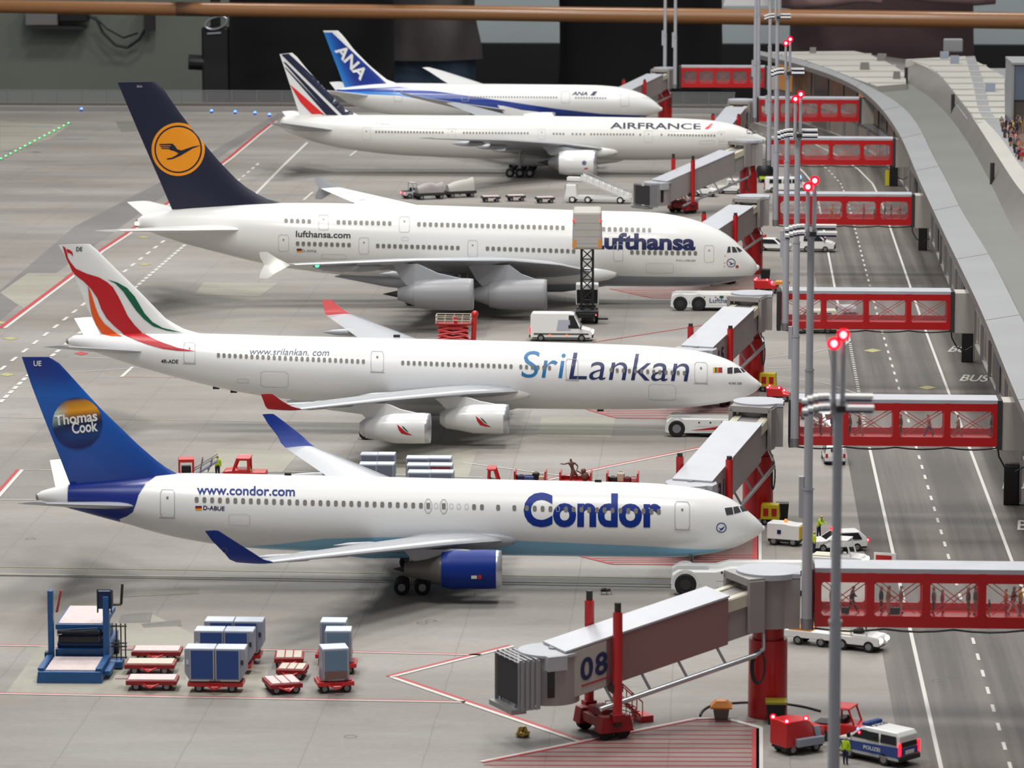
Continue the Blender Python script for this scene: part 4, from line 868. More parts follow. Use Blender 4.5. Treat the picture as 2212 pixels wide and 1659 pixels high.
    for s in (-1, 1):
        for q in (-1, 1): MB().cyl((u+q*.55, s*1.32, .5), (u+q*.55, s*1.72, .5), .5, n=20).build('wheel', M['tyre'], bg, smooth=.7)
    rl = MB()
    for i in range(9):
        an = PI*i/8; rl.cyl((u-1.0-1.0*math.sin(an), 1.7*math.cos(an), .9), (u-1.0-1.0*math.sin(an), 1.7*math.cos(an), 1.6), .03, n=5)
    for h_ in (1.1, 1.35, 1.6): rl.path([(u-1.0-1.0*math.sin(PI*i/12), 1.7*math.cos(PI*i/12), h_) for i in range(13)], .03, 5)
    rl.build('bogie_rail', M['red_dark'], t)
    side = pipe
    if pipe:
        zq = lambda v: z1+zz(v)-1.15
        pp = MB().cyl((ln*.80, side*(W+.35), zq(ln*.80)), (1.9, side*(W+.35), zq(1.9)), .17, n=12)
        pp.path([(1.9, side*(W+.35), zq(1.9)), (1.2, side*(W+.1), zq(1.2)+.15), (.95, side*(W-.4), z1-.3)], .12, 8)
        pi_ = pp.build('service_pipe', M['silver'], t, smooth=.7)
        for v in (.25, .42, .58, .74): MB().cyl((ln*v, side*(W+.35), zq(ln*v)), (ln*v+.5, side*(W-.2), z1+zz(ln*v)+.1), .09, n=6).build('pipe_strut', M['steel'], t)
        lp = MB()
        for r_ in (0, .12, .24):
            lp.path([(1.6+.0+r_*.4+math.sin(2*PI*i/14)*(.42+r_*.3), side*(W+.25), zq(1.6)-1.0+.15+math.cos(2*PI*i/14)*(1.0+r_*.4)) for i in range(15)], .055, 6)
        lp.build('hose_loop', M['rubber'], t)
    # service stair on the far side
    st = MB(); sd = -side if side else -1; y0, y1 = sd*(W+.2), sd*(W+1.0); ux = u-3.6
    for i in range(9):
        q = i/8; st.box((sm(u-.7, ux, q), (y0+y1)/2, sm(zb-.4, .35, q)), (.34, .8, .06))
    for yy in (y0, y1):
        st.cyl((u-.7, yy, zb-.5), (ux, yy, .25), .07, n=6); st.cyl((u-.7, yy, zb+.5), (ux, yy, 1.25), .045, n=6)
        for i in range(5): q = i/4; st.cyl((sm(u-.7, ux, q), yy, sm(zb-.5, .25, q)), (sm(u-.7, ux, q), yy, sm(zb+.5, 1.25, q)), .04, n=5)
    st.box((ux-.2, (y0+y1)/2, .2), (.9, 1.3, .4)); st.build('service_stair', M['red_truck'], t)
    if num:
        cu = bpy.data.curves.new('gate_number', 'FONT'); cu.body = num; cu.size = 2.0; cu.offset = .05; cu.space_character = 1.15; ob = bpy.data.objects.new('gate_number', cu); me = bpy.data.meshes.new_from_object(ob); bpy.data.objects.remove(ob)
        v0 = ln*.815; s_ = (zz(ln)-zz(0))/ln
        sx = -1 if pipe > 0 else 1            # number reads from outside
        for v in me.vertices:
            X, Yv = v.co.x, v.co.y; uu = (v0-1.3+X*.86) if sx > 0 else (v0+1.0-X*.86)
            v.co = (uu, side*(W+.09), z1+zz(uu)+.95+Yv*.95)
        me.materials.append(M['navy']); link('gate_number', me, t)
        MB().loft([[(v, side*(W+.04), z1+zz(v)+.55), (v, side*(W+.08), z1+zz(v)+.55), (v, side*(W+.08), z1+zz(v)+.66), (v, side*(W+.04), z1+zz(v)+.66)] for v in (v0-1.2, v0+.9)], cap=True).build('warning_strip', M['line_red'], t)
    return t
def lamp_pole(x, y, top, label, r=.33, zb=6.0, yoff=-1.9, br=True, heads=True, lamps=True, twin=True):
    t = thing('lamp_pole', label, 'lamp pole', (x, y+yoff, 0), 0, 'tall lamp poles along the gates')
    h = top-3.0; zs = [zb, zb+(h-zb)*.36, zb+(h-zb)*.66, h]
    for i in range(3):
        q = r*(1-.16*i); s_ = MB().cyl((0, 0, zs[i]), (0, 0, zs[i+1]), q, q*.96, n=16).cyl((0, 0, zs[i+1]-.12), (0, 0, zs[i+1]), q*1.12, n=16).build('pole_section', M['pole_grey'], t, smooth=.6)
    MB().cyl((0, 0, zb-.0), (0, 0, zb+.7), r*1.12, n=16).box((.0, (abs(yoff)-1.46)*.5, zb+.4), (.35, max(.1, abs(yoff)-1.5) if br else .1, .5)).build('foot_bracket', M['steel'], t, smooth=.6)
    MB().box((-.42, .0, zs[1]-.6), (.3, .3, 2.6)).build('side_box', M['pole_grey'], t)
    if twin:
        tw = MB().cyl((-.22, -.1, h-.4), (-.22, -.1, top-.35), .12, n=10).cyl((.2, .25, h-.4), (.2, .25, top), .12, n=10).build('twin_rod', M['pole_grey'], t, smooth=.7)
        if lamps:
            for c in ((-.22, -.1, top-.2), (.2, .25, top+.15)): lamp('warning_lamp', t, c, .26, 'red_lamp', 12)
    if heads:
        for s, dy, dz in ((1, -.55, 0.0), (1, .9, .28), (-1, -.5, 0.05), (-1, .85, .3)):
            hd = MB()
            if s > 0: hd.box((.95, dy, h+dz), (1.25, .7, .16)); hd.box((.95, dy, h+dz-.14), (1.15, .6, .12), mi=1)
            else:
                for i in range(5): hd.box((-.5-i*.24, dy, h+dz-.04*i*i*.35), (.27, .72, .15)); hd.box((-.5-i*.24, dy, h+dz-.14-.04*i*i*.35), (.25, .6, .1), mi=1)
            hd.build('floodlight', [M['white_paint'], M['navy']], t)
        MB().box((.15, .2, h-.05), (.5, 1.9, .3)).cyl((-.4, .2, h), (.5, .2, h), .12, n=8).build('lamp_bracket', M['dark_metal'], t)
    return t
GY = {1: 243.4, 2: 312.2, 3: 380.5, 4: 472.5, 5: 548.5, 6: 620, 7: 690}
ORD = {1: 'nearest', 2: 'beside the blue tailed airliner nose', 3: 'beside the red feather tailed airliner nose', 4: 'beside the double-deck airliner nose', 5: 'behind the double-deck airliner nose', 6: 'beside the stripe tailed airliner nose', 7: 'farthest, beside the blue sash airliner'}
GX = {1: (15.25, 32.6, 5), 2: (15.25, 31.4, 4), 3: (15.25, 31.6, 4), 4: (16.05, 32.2, 4), 5: (16.05, 33.2, 4), 6: (15.3, 31.0, 5), 7: (2.4, 17.0, 5)}
PX = {1: 'holding walking passengers, nearest to the viewer', 2: 'with walking travellers, ending above the last bus lettering', 3: 'level with the double-deck airliner tug, no passengers', 4: 'crowded with travellers, behind the double-deck nose', 5: 'over the bending road, third from the far end', 6: 'with half dark panes, second from the far end', 7: 'farthest of all, almost solid red'}
for g in range(1, 8): gangway(GY[g], *GX[g][:2], panes=GX[g][2], ch=.12 if g < 4 else .3, label='red framed gangway with pale roof, '+PX[g], cable=g < 6)
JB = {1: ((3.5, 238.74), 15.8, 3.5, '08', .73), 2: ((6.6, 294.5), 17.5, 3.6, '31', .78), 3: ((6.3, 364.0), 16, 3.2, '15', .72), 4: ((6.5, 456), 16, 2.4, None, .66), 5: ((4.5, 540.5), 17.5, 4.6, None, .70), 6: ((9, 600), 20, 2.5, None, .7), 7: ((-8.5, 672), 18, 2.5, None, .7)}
JL = {1: 'grey jet bridge numbered 08 resting on its red bogie in front', 2: 'grey jet bridge docked behind the nose of the blue tailed airliner', 3: 'grey jet bridge docked behind the nose of the feather tailed airliner', 4: 'grey jet bridge half hidden behind the double-deck airliner cockpit', 5: 'grey jet bridge with open dark mouth above the parked stair truck', 6: 'grey jet bridge docked behind the stripe tailed airliner nose', 7: 'small far jet bridge docked behind the blue sash airliner'}
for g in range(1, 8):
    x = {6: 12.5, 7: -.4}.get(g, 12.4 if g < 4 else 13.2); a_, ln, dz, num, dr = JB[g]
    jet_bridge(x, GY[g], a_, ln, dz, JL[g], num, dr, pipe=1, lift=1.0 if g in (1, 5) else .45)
lamp_pole(14.45, 174+1.9, 33.7, 'tall grey lamp pole nearest to the viewer, foot out of view', zb=2)
for g, lab in ((1, 'tall lamp pole fixed to the nearest red gangway'), (2, 'tall lamp pole fixed to the gangway behind the blue tailed airliner'), (3, 'tall lamp pole on the gangway level with the double-deck tug'), (4, 'tall lamp pole on the crowded gangway behind the double-deck nose')):
    lamp_pole({1: 14.75, 2: 15.25, 3: 15.6, 4: 15.9}[g], GY[g], 33.9, lab)
lamp_pole(16.0, GY[5], 34, 'tall lamp pole on the gangway over the bending road')
lamp_pole(14.65, GY[6], 34, 'grey lamp pole on the second gangway from the far end', yoff=-2.1, br=False); lamp_pole(15.2, GY[6]+6, 34, 'grey pole just right of the second farthest gangway pole', zb=6.0, heads=False, br=False)
lamp_pole(-.5, GY[7], 34, 'thin grey pole on the left end of the farthest gangway', yoff=2.9, br=False, heads=False); lamp_pole(1.35, GY[7], 34, 'thin grey pole beside the right of the farthest rotunda', yoff=-2.7, br=False, heads=False)
# ================================================================ terminal on the right
def resample(P, n):
    L = [0]
    for a, b in zip(P[:-1], P[1:]): L.append(L[-1]+(b-a).length)
    R = []; k = 0
    for i in range(n+1):
        q = L[-1]*i/n
        while k < len(P)-2 and L[k+1] < q: k += 1
        t = (q-L[k])/max(1e-9, L[k+1]-L[k]); R.append(P[k].lerp(P[k+1], min(1, t)))
    return R
def smooth_line(P, n=70, it=8):
    R = resample(P, n)
    for _ in range(it): R = [R[0]]+[(R[i-1]+R[i]*2+R[i+1])/4 for i in range(1, n)]+[R[-1]]
    return R
def trace(px, z, end, pre=None):
    P = [G(x, y, z) for x, y in px]
    if pre: P = [Vector(pre)]+P
    return smooth_line(P+[Vector((e[0], e[1], z)) for e in end])
A = trace([(1636,127),(1703,141),(1739,151),(1794,169),(1844,191),(1877,216),(1905,244),(1927,275),(1946,305),(1962,343),(1986,405),(2016,469),(2046,535),(2083,610),(2127,704),(2180,840),(2212,925)], 10.3, [(33.0, 240), (33.0, 165)])
Cc = trace([(1642,110),(1703,118),(1739,130),(1794,150),(1850,172),(1883,189),(1933,214),(1960,238),(1983,266),(1999,302),(2027,360),(2049,394),(2077,460),(2099,491),(2143,557),(2204,685),(2212,705)], 11.2, [(36.6, 300), (36.6, 165)])
E = trace([(1840,112),(1900,140),(1958,180),(1988,191),(2016,214),(2055,255),(2099,319),(2143,399),(2166,452),(2212,545)], 10.4, [(43, 330), (43, 165)])
Fw = trace([(1955,128),(2002,139),(2033,164),(2055,191),(2088,233),(2127,294),(2155,338),(2212,427)], 13.0, [(45.5, 380), (45.5, 165)])
Gw = trace([(2085,122),(2105,190),(2115,262),(2143,266),(2180,322),(2212,374)], 13.2, [(48.5, 400), (48.5, 165)])
TB = thing('terminal_building', 'long curved grey airport terminal with flat stepped roofs along the right', 'building', (36, 450, 0))
def tp(P): return [(p[0]-36, p[1]-450, p[2]) for p in P]
def band(name, P, Q, m, parent=None, dzp=0, dzq=0):
    n = len(P); V = tp([(p.x, p.y, p.z+dzp) for p in P])+tp([(q.x, q.y, q.z+dzq) for q in Q])
    return MB().add(V, [(i, i+1, n+i+1, n+i) for i in range(n-1)]).build(name, M[m], parent or TB, smooth=.5)
mk('roof_light', (138, 139, 141), .55, noise=(.08, .05)); mk('roof_deck', (110, 111, 106), .6, noise=(.06, .07)); mk('parapet_grey', (116, 112, 108), .6, noise=(.1, .06))
mk('facade_beige', (148, 138, 128), .6, noise=(.25, .12)); mk('facade_dark', (112, 104, 96), .6, noise=(.4, .2)); mk('white_roof', (178, 175, 168), .5, noise=(.15, .04))
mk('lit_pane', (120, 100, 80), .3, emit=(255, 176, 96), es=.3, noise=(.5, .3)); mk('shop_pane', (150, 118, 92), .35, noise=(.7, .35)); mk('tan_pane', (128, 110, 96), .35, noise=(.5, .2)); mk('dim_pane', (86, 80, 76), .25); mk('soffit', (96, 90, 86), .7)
band('roof_fascia', A, A, 'parapet_grey', None, 0, .75)
top = [Vector((p.x, p.y, 11.05)) for p in A]
band('roof_parapet', top, Cc, 'roof_light')
band('roof_step', Cc, [Vector((p.x, p.y, 10.35)) for p in Cc], 'roof_deck'); band('roof_deck', [Vector((p.x, p.y, 10.35)) for p in Cc], E, 'roof_deck')
E2 = [Vector((p.x, p.y, 10.4)) for p in E]
band('parapet_wall', E2, Fw, 'parapet_grey')
band('upper_roof_edge', Fw, Gw, 'white_roof')
# seams across the light parapet
sm_ = MB()
for i in range(4, 70, 6):
    a, b = top[i], Cc[i]; d = (b-a); n = Vector((-d.y, d.x, 0)).normalized()*.06
    sm_.add(tp([a+n+Vector((0, 0, .02)), a-n+Vector((0, 0, .02)), b-n+Vector((0, 0, .02)), b+n+Vector((0, 0, .02))]), [(0, 1, 2, 3)])
sm_.build('roof_seam', M['parapet_grey'], TB)
# facade set back under the eaves
Fc = []
for i, p in enumerate(A):
    d = (A[min(i+1, 70)]-A[max(i-1, 0)]); n = Vector((-d.y, d.x, 0)).normalized(); Fc.append(Vector((p.x, p.y, 0))+n*3.3)
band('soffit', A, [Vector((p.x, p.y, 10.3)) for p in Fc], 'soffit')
band('facade', Fc, [Vector((p.x, p.y, 10.3)) for p in Fc], 'facade_beige')
n_ = [Vector((Fc[i].x, Fc[i].y, 0))+(A[i]-Fc[i]).normalized()*.12*Vector((1, 1, 0)).length for i in range(71)]
def off(k): 
    R = []
    for i in range(71):
        d = Vector((A[i].x-Fc[i].x, A[i].y-Fc[i].y, 0)).normalized(); R.append(Vector((Fc[i].x, Fc[i].y, 0))+d*k)
    return R
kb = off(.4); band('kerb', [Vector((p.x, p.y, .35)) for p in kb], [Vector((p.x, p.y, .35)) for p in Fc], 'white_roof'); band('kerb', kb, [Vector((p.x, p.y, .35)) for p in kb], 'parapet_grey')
o1 = off(.15); o2 = off(.35)
band('floor_band', [Vector((p.x, p.y, 3.9)) for p in o2], [Vector((p.x, p.y, 4.9)) for p in o2], 'roof_light'); band('floor_band', [Vector((p.x, p.y, 4.9)) for p in o2], [Vector((p.x, p.y, 4.9)) for p in Fc], 'roof_light')
R1 = resample(o1, 46); R2 = resample(o2, 46)
for i in range(46):
    a, b = R1[i].lerp(R1[i+1], .08), R1[i].lerp(R1[i+1], .92)
    far = i < 20
    MB().add(tp([(a.x, a.y, 5.1), (b.x, b.y, 5.1), (b.x, b.y, 9.7), (a.x, a.y, 9.7)]), [(0, 1, 2, 3)]).build('window_pane', M[('lit_pane', 'shop_pane', 'dim_pane', 'shop_pane', 'tan_pane')[i % 5] if far else ('facade_dark', 'tan_pane', 'dim_pane')[i % 3]], TB)
    q = R2[i]
    MB().box((q.x-36, q.y-450, 2.0), (.35, .35, 4.0)).build('facade_post', M['roof_light'], TB)
    if i % 5 == 2: MB().add(tp([(a.x, a.y, .4), (b.x, b.y, .4), (b.x, b.y, 3.6), (a.x, a.y, 3.6)]), [(0, 1, 2, 3)]).build('facade_panel', M['facade_dark'], TB)
# ribbed roofs beyond
def ribbed(name, px, z, m, n, k0, k1):
    P = [G(x, y, z) for x, y in px]; Q = tp(P); o = MB().prism([q[:2] for q in Q], z-1.3, z, ax='z').build(name, M[m], TB)
    for i in range(n):
        rb = MB(); y = sm(k0, k1, (i+.5)/n); xs = []
        for (x0, y0), (x1, y1) in zip(px, px[1:]+px[:1]):
            if (y0-y)*(y1-y) < 0: xs.append(x0+(x1-x0)*(y-y0)/(y1-y0))
        if len(xs) >= 2:
            a, b = G(min(xs), y, z), G(max(xs), y, z); q = tp([a, b]); c = ((q[0][0]+q[1][0])/2, (q[0][1]+q[1][1])/2, z+.1); L = (b-a).length
            rb.box(c, (L, 1.1, .22), rz=math.atan2(b.y-a.y, b.x-a.x)).build('roof_rib', M[m], o)
    return o
ribbed('ribbed_roof', [(1660, 112), (1845, 110), (1900, 122), (1955, 131), (1957, 181), (1895, 186), (1850, 171), (1794, 149), (1739, 130)], 11.3, 'white_roof', 6, 112, 186)
ribbed('ribbed_roof', [(1956, 128), (2085, 121), (2127, 141), (2170, 166), (2171, 263), (2112, 264), (2088, 233), (2055, 191), (2033, 164), (2002, 139)], 13.15, 'white_roof', 11, 124, 264)
for x, y, w_ in ((1756, 116, 1.2), (1868, 149, 1.6), (1937, 169, 1.2), (1905, 130, 1.7)): 
    q = tp([G(x, y, 11.4)])[0]; MB().box((q[0], q[1], 11.9), (w_, w_, 1.2), top=(.85, .85)).build('roof_vent', M['parapet_grey'], TB)
for x, y in ((2062, 137), (2040, 128), (2139, 197)): 
    q = tp([G(x, y, 13.2)])[0]; MB().box((q[0], q[1], 13.8), (1.4, 1.4, 1.3)).build('roof_vent', M['container_grey'], TB)
MB().box(tuple(Vector(tp([G(2060, 120, 13.2)])[0])+Vector((0, 2, 1.6))), (3.2, 2, 2.2)).build('plant_box', M['roof_light'], TB, bevel=.2)
for (x, y, y1) in ((1957, 181, 146), (2058, 254, 204), (2143, 398, 352)):
    b = G(x, y, 10.4); q = tp([b])[0]; h = (y-y1)/FPX*(b-CAM).length
    MB().cyl((q[0], q[1], 10.4), (q[0], q[1], 10.4+h), .28, n=10).build('roof_post', M['dark_metal'], TB)
mk('wing_blue', (92, 104, 122), .45)
# blue grey wing at the right border, terrace with crowd
bw = [G(2171, 264, 13.2), G(2205, 268, 13.2)]
w0 = tp([G(2188, 265, 12.9)])[0]; MB().box((w0[0]+8, w0[1]+6, 18.4), (16, 12, 4.8)).build('side_wing', M['wing_blue'], TB); MB().box((w0[0]+8, w0[1]+6.2, 14.2), (15.9, 11.6, 3.8)).build('side_wing_windows', M['dim_pane'], TB)
MB().box((w0[0]-.1, w0[1]+6, 16.2), (.3, 12.4, 9)).build('side_wing_end', M['roof_light'], TB); MB().box((w0[0]+8, w0[1]+6, 20.9), (16.6, 12.6, .3)).build('side_wing_roof', M['roof_light'], TB); MB().box((w0[0]+4, w0[1]+62, 11.9), (19, 100, 1.0)).build('rear_roof', M['roof_light'], TB)
TER = [G(2112, 268, 12.0), G(2150, 268, 12.0), G(2190, 330, 12.0), G(2260, 440, 12.0)]
mk('terrace', (150, 146, 140), .7); mk('planting', (96, 78, 62), .8, noise=(.4, .35))
t0 = G(2140, 264, 12.9); tr = MB().add(tp([G(2140, 263, 12.85), G(2290, 263, 12.85), G(2290, 470, 12.85), G(2212, 372, 12.85), G(2180, 322, 12.85)]), [range(5)]); tr.build('terrace', M['planting'], TB)
band('terrace_ledge', Gw, [p+Vector((1.6, 0, .0)) for p in Gw], 'roof_light', None, .02, .1)
# black wall buffers standing by the facade
for i, (x, y, wd, h, lab) in enumerate(((2198, 1090, 1.25, 3.3, 'black buffer post by the terminal wall, nearest the viewer'), (2100, 782, 1.15, 3.2, 'black buffer post by the terminal wall beside the bus lettering'), (2002, 541, 1.1, 3.0, 'black buffer post by the terminal wall between third and fourth gangway'), (1938, 402, 1.2, 3.0, 'black buffer post with yellow fitting below the fifth gangway end'), (1899, 298, 1.2, 3.0, 'black buffer post below the second farthest gangway end'), (1752, 215, 1.4, 3.6, 'black buffer post near the lit windows at the far curve'))):
    p = G(x, y); t = thing('buffer_post', lab, 'post', (p.x-.5, p.y, 0), -.15, 'black buffers along the terminal')
    MB().box((0, 0, h/2), (wd, .9, h)).build('body', M['black'], t, bevel=.1)
    MB().box((wd/2+.08, 0, h/2+.1), (.14, .7, h*.92)).build('side_rail', M['steel'], t); MB().box((0, 0, h+.06), (wd*.9, .8, .12)).build('cap', M['dark_metal'], t)
    if i == 3: MB().box((-wd*.75, -.3, 1.2), (.6, .6, 2.2)).build('fitting', M['yellow'], t)
# fence along the far table edge
fe = thing('fence', 'low grey see-through fence along the far edge of the apron', 'fence', (-60, 719, 0))
for i in range(34):
    x = -80+i*4.6
    MB().cyl((x, 0, 0), (x, 0, 2.9), .09, n=6).build('fence_post', M['steel'], fe)
    if i < 33: MB().add([(x, 0, .3), (x+4.6, 0, .3), (x+4.6, 0, 2.75), (x, 0, 2.75)], [(0, 1, 2, 3)]).build('fence_panel', M['mesh_fence'], fe)
MB().box((-4, 0, 2.85), (152, .12, .12)).build('top_rail', M['steel'], fe); mk('brown_kerb', (100, 92, 82), .7); MB().box((-4, 1.2, .25), (152, 2.2, .5)).build('kerb', M['brown_kerb'], fe)
MB().box((-40, -8, .03), (180, 9, .04)).build('edge_road', M['taxi'], FLOOR, loc=(-20, 719, 0))
lab = 0
for (x, y) in ((176, 240), (457, 244), (508, 246), (551, 248), (582, 252)):
    p = G(x, y); lab += 1; t = thing('taxiway_light', ['small blue edge light at the far left, alone', 'small blue edge light, first of the row left of the striped tail', 'small blue edge light, second of the row left of the striped tail', 'small blue edge light, third of the row left of the striped tail', 'small blue edge light closest to the striped tail'][lab-1], 'light', p, 0, 'blue taxiway edge lights')
    MB().cyl((0, 0, 0), (0, 0, .3), .25, n=8).build('base', M['dark_metal'], t); lamp('lens', t, (0, 0, .4), .26, 'blue_lamp')
for i in range(15):
    p = G(sm(2, 148, i/14), sm(345, 268, i/14)); t = thing('taxiway_light', 'small green light in the slanting row at the far left border', 'light', p, 0, 'green centre line lights')
    MB().cyl((0, 0, 0), (0, 0, .12), .3, n=8).build('base', M['dark_metal'], t); lamp('lens', t, (0, 0, .16), .15, 'green_lamp')
line('centre_line', [(0, 345), (148, 268)], .35, 'line_yellow')
# ================================================================ people
def skin_mesh(name, V, E, sub=1, fat=1.0):
    """one continuous body grown over a skeleton: V = {joint: (x, y, z, radius)}"""
    ks = list(V); me = bpy.data.meshes.new(name); me.from_pydata([V[k][:3] for k in ks], [(ks.index(a), ks.index(b)) for a, b in E], [])
    o = bpy.data.objects.new(name, me); C.objects.link(o); md = o.modifiers.new('skin', 'SKIN'); md.use_smooth_shade = True
    for i, k in enumerate(ks): r = V[k][3]; me.skin_vertices[0].data[i].radius = (r*fat, r*fat); me.skin_vertices[0].data[i].use_root = (i == 0)
    ms = o.modifiers.new('sub', 'SUBSURF'); ms.levels = sub; ms.render_levels = sub
    dg = bpy.context.evaluated_depsgraph_get(); m2 = bpy.data.meshes.new_from_object(o.evaluated_get(dg)); bpy.data.objects.remove(o); m2.name = name
    return m2
def pose(name, legs=((0, 0), (0, 0)), arms=((.02, -.06), (.02, -.06)), lean=0.0, bend=0.0, sub=1, spread=.0):
    """figure 1.75 tall facing +x; legs = forward swing of knee and foot, arms = forward swing of elbow and wrist"""
    L = lambda z: lean*max(0, z-.9)
    V = {'pelvis': (0, 0, .95, .135), 'waist': (L(1.12), 0, 1.12, .125), 'chest': (L(1.33), 0, 1.33, .15), 'neck': (L(1.5)+.01, 0, 1.49, .055), 'jaw': (L(1.58)+.03, 0, 1.58, .075), 'head': (L(1.65)+.015, 0, 1.66, .098), 'top': (L(1.72), 0, 1.735, .06)}
    E = [('pelvis', 'waist'), ('waist', 'chest'), ('chest', 'neck'), ('neck', 'jaw'), ('jaw', 'head'), ('head', 'top')]
    for i, s in enumerate((-1, 1)):
        k, f = legs[i]; n = 'lr'[i]
        V.update({'hip'+n: (.0, s*.09, .88, .095), 'knee'+n: (k, s*(.1+spread/2), .5, .062), 'ankle'+n: (f, s*(.1+spread), .09, .042), 'toe'+n: (f+.15, s*(.11+spread), .035, .036)})
        E += [('pelvis', 'hip'+n), ('hip'+n, 'knee'+n), ('knee'+n, 'ankle'+n), ('ankle'+n, 'toe'+n)]
        a, h = arms[i]; sx = L(1.42)
        V.update({'sh'+n: (sx, s*.19, 1.41, .062), 'elb'+n: (sx+a, s*.26, 1.14, .045), 'wr'+n: (sx+h, s*.25, .93 if h < .2 else 1.12, .033), 'hand'+n: (sx+h+.03, s*.24, .84 if h < .2 else 1.14, .036)})
        E += [('chest', 'sh'+n), ('sh'+n, 'elb'+n), ('elb'+n, 'wr'+n), ('wr'+n, 'hand'+n)]
    m = skin_mesh(name, V, E, sub, 1.42 if sub == 1 else 1.0)
    for _ in range(5): m.materials.append(None)
    for p in m.polygons:
        c = p.center; h = math.hypot(c.y, 0)
        if c.z > 1.5: i = 4 if (c.z > 1.68 or c.x < L(1.62)-.035) else 0
        elif abs(c.y) > .17 and c.z < .9 and c.z > .78: i = 0
        elif c.z > .93 or abs(c.y) > .2 and c.z > .78: i = 1
        elif c.z > .08: i = 2
        else: i = 3
        p.material_index = i; p.use_smooth = True
    return m
POSES = {'standing': pose('body', ((.0, .0), (.02, .02))), 'walking': pose('body', ((.16, .3), (-.1, -.32)), ((-.1, -.16), (.12, .22)), .06), 'striding': pose('body', ((-.12, -.36), (.2, .34)), ((.14, .24), (-.1, -.18)), .1), 'reaching': pose('body', ((.0, .0), (.03, .05)), ((.12, .34), (.05, -.0)), .05), 'leaning': pose('body', ((.0, -.05), (.05, .1)), ((.2, .4), (.2, .4)), .35)}
CL = {'black': (30, 28, 32), 'navy': (34, 38, 70), 'brown': (96, 66, 50), 'tan': (166, 138, 104), 'cream': (206, 190, 164), 'grey': (122, 118, 116), 'maroon': (98, 26, 40), 'red': (176, 40, 44), 'olive': (104, 100, 62), 'blue': (60, 88, 140), 'denim': (74, 96, 132), 'white': (214, 210, 204), 'pink': (196, 140, 136), 'orange': (206, 116, 60), 'yellow': (206, 178, 70), 'hivis': (196, 228, 44), 'skin': (206, 160, 132), 'dark': (40, 36, 38), 'mauve': (112, 86, 90)}
for k, v in CL.items(): mk('c_'+k, v, .75)
def person(loc, rz, label, top, trouser, ps='standing', hair='dark', s=1.0, shoes='black', group=None, cat='person'):
    o = bpy.data.objects.new('person', POSES[ps]); C.objects.link(o); o.location = loc; o.rotation_euler = (0, 0, rz); o.scale = (s, s, s)
    for i, k in enumerate(('skin', top, trouser, shoes, hair)):
        o.material_slots[i].link = 'OBJECT'; o.material_slots[i].material = M['c_'+k]
    return tag(o, label, cat, group)
# travellers inside the gangways: (photo x, facing, top, trousers, pose, extra)
FZ = 6.65
def travellers(g, L, gname, sc=1.0):
    for i, (x, ry, f_, tp_, tr, ps, s, what) in enumerate(L):
        Y = GY[g]+ry; d = ray(x, 1300 if g == 1 else 930); 
        # foot point: column of the photo at the gangway floor
        lo = G(x, 829.5, FZ); py = 829.5
        for _ in range(12):
            P = G(x, py, FZ); py += (P.y-Y)*.9*FPX*(CAM.z-FZ)/(P.y**2)
        P = G(x, py, FZ)
        person((P.x, P.y, FZ), f_, what+gname, tp_, tr, ps, s=s*sc, hair='dark' if i % 3 else 'brown', group='travellers in the gangways')
R_, L_ = 0.0, PI
travellers(1, [(1762, .3, L_, 'tan', 'brown', 'standing', .95, 'traveller in tan beside the lamp pole, at the left end of'), (1796, .1, R_, 'cream', 'tan', 'standing', 1.02, 'traveller in cream half hidden by the front pole in'), (1840, .0, R_, 'dark', 'black', 'striding', 1.0, 'dark dressed traveller striding with a black bag in'),
    (1903, .2, R_, 'navy', 'maroon', 'standing', .98, 'traveller in navy coat just right of the first red post in'), (1918, -.2, R_, 'tan', 'cream', 'reaching', 1.04, 'traveller in tan coat and cream trousers next to the navy coat in'), (1946, .2, R_, 'grey', 'white', 'standing', 1.0, 'traveller in grey beside a dark suitcase in'),
    (2003, .1, L_, 'maroon', 'pink', 'standing', 1.0, 'traveller in a maroon coat left of the middle post in'), (2017, .3, L_, 'grey', 'denim', 'standing', .95, 'traveller in grey and denim at the middle post of'), (2035, .4, R_, 'red', 'red', 'standing', .85, 'small traveller in red behind the middle post of'),
    (2091, .1, R_, 'brown', 'olive', 'standing', 1.0, 'traveller in brown facing a taller one in'), (2107, -.1, L_, 'mauve', 'tan', 'standing', 1.06, 'tall traveller in mauve top in'), (2137, .0, L_, 'brown', 'yellow', 'standing', .55, 'child in brown top and yellow trousers in'),
    (2172, .4, R_, 'orange', 'red', 'standing', .9, 'traveller in orange behind the white trousered one in'), (2188, -.1, R_, 'black', 'white', 'walking', 1.05, 'traveller in black shirt and white trousers in'), (2204, .4, L_, 'yellow', 'brown', 'standing', 1.0, 'traveller in yellow at the right border of')], ' the nearest gangway')
travellers(2, [(1772, .2, R_, 'brown', 'maroon', 'standing', 1.0, 'traveller in brown and maroon beside the second pole in'), (1797, .2, L_, 'blue', 'denim', 'standing', 1.0, 'traveller in blue half hidden by the front pole in'), (1836, .1, L_, 'brown', 'dark', 'standing', 1.0, 'traveller in brown at the first red post of'), (1857, .0, L_, 'maroon', 'tan', 'walking', .95, 'traveller in maroon jacket and tan trousers in'),
    (1930, .3, R_, 'red', 'red', 'reaching', .9, 'traveller in red raising an arm in'), (1946, .1, L_, 'brown', 'brown', 'standing', 1.0, 'traveller all in brown beside the second post of'), (2007, .0, L_, 'pink', 'blue', 'striding', 1.0, 'traveller in pink top and blue trousers striding in'), (2070, .0, L_, 'cream', 'tan', 'walking', 1.0, 'traveller in cream coat with a dark bag in'), (2142, .1, L_, 'dark', 'maroon', 'standing', 1.0, 'dark dressed traveller near the right end of')], ' the second gangway')
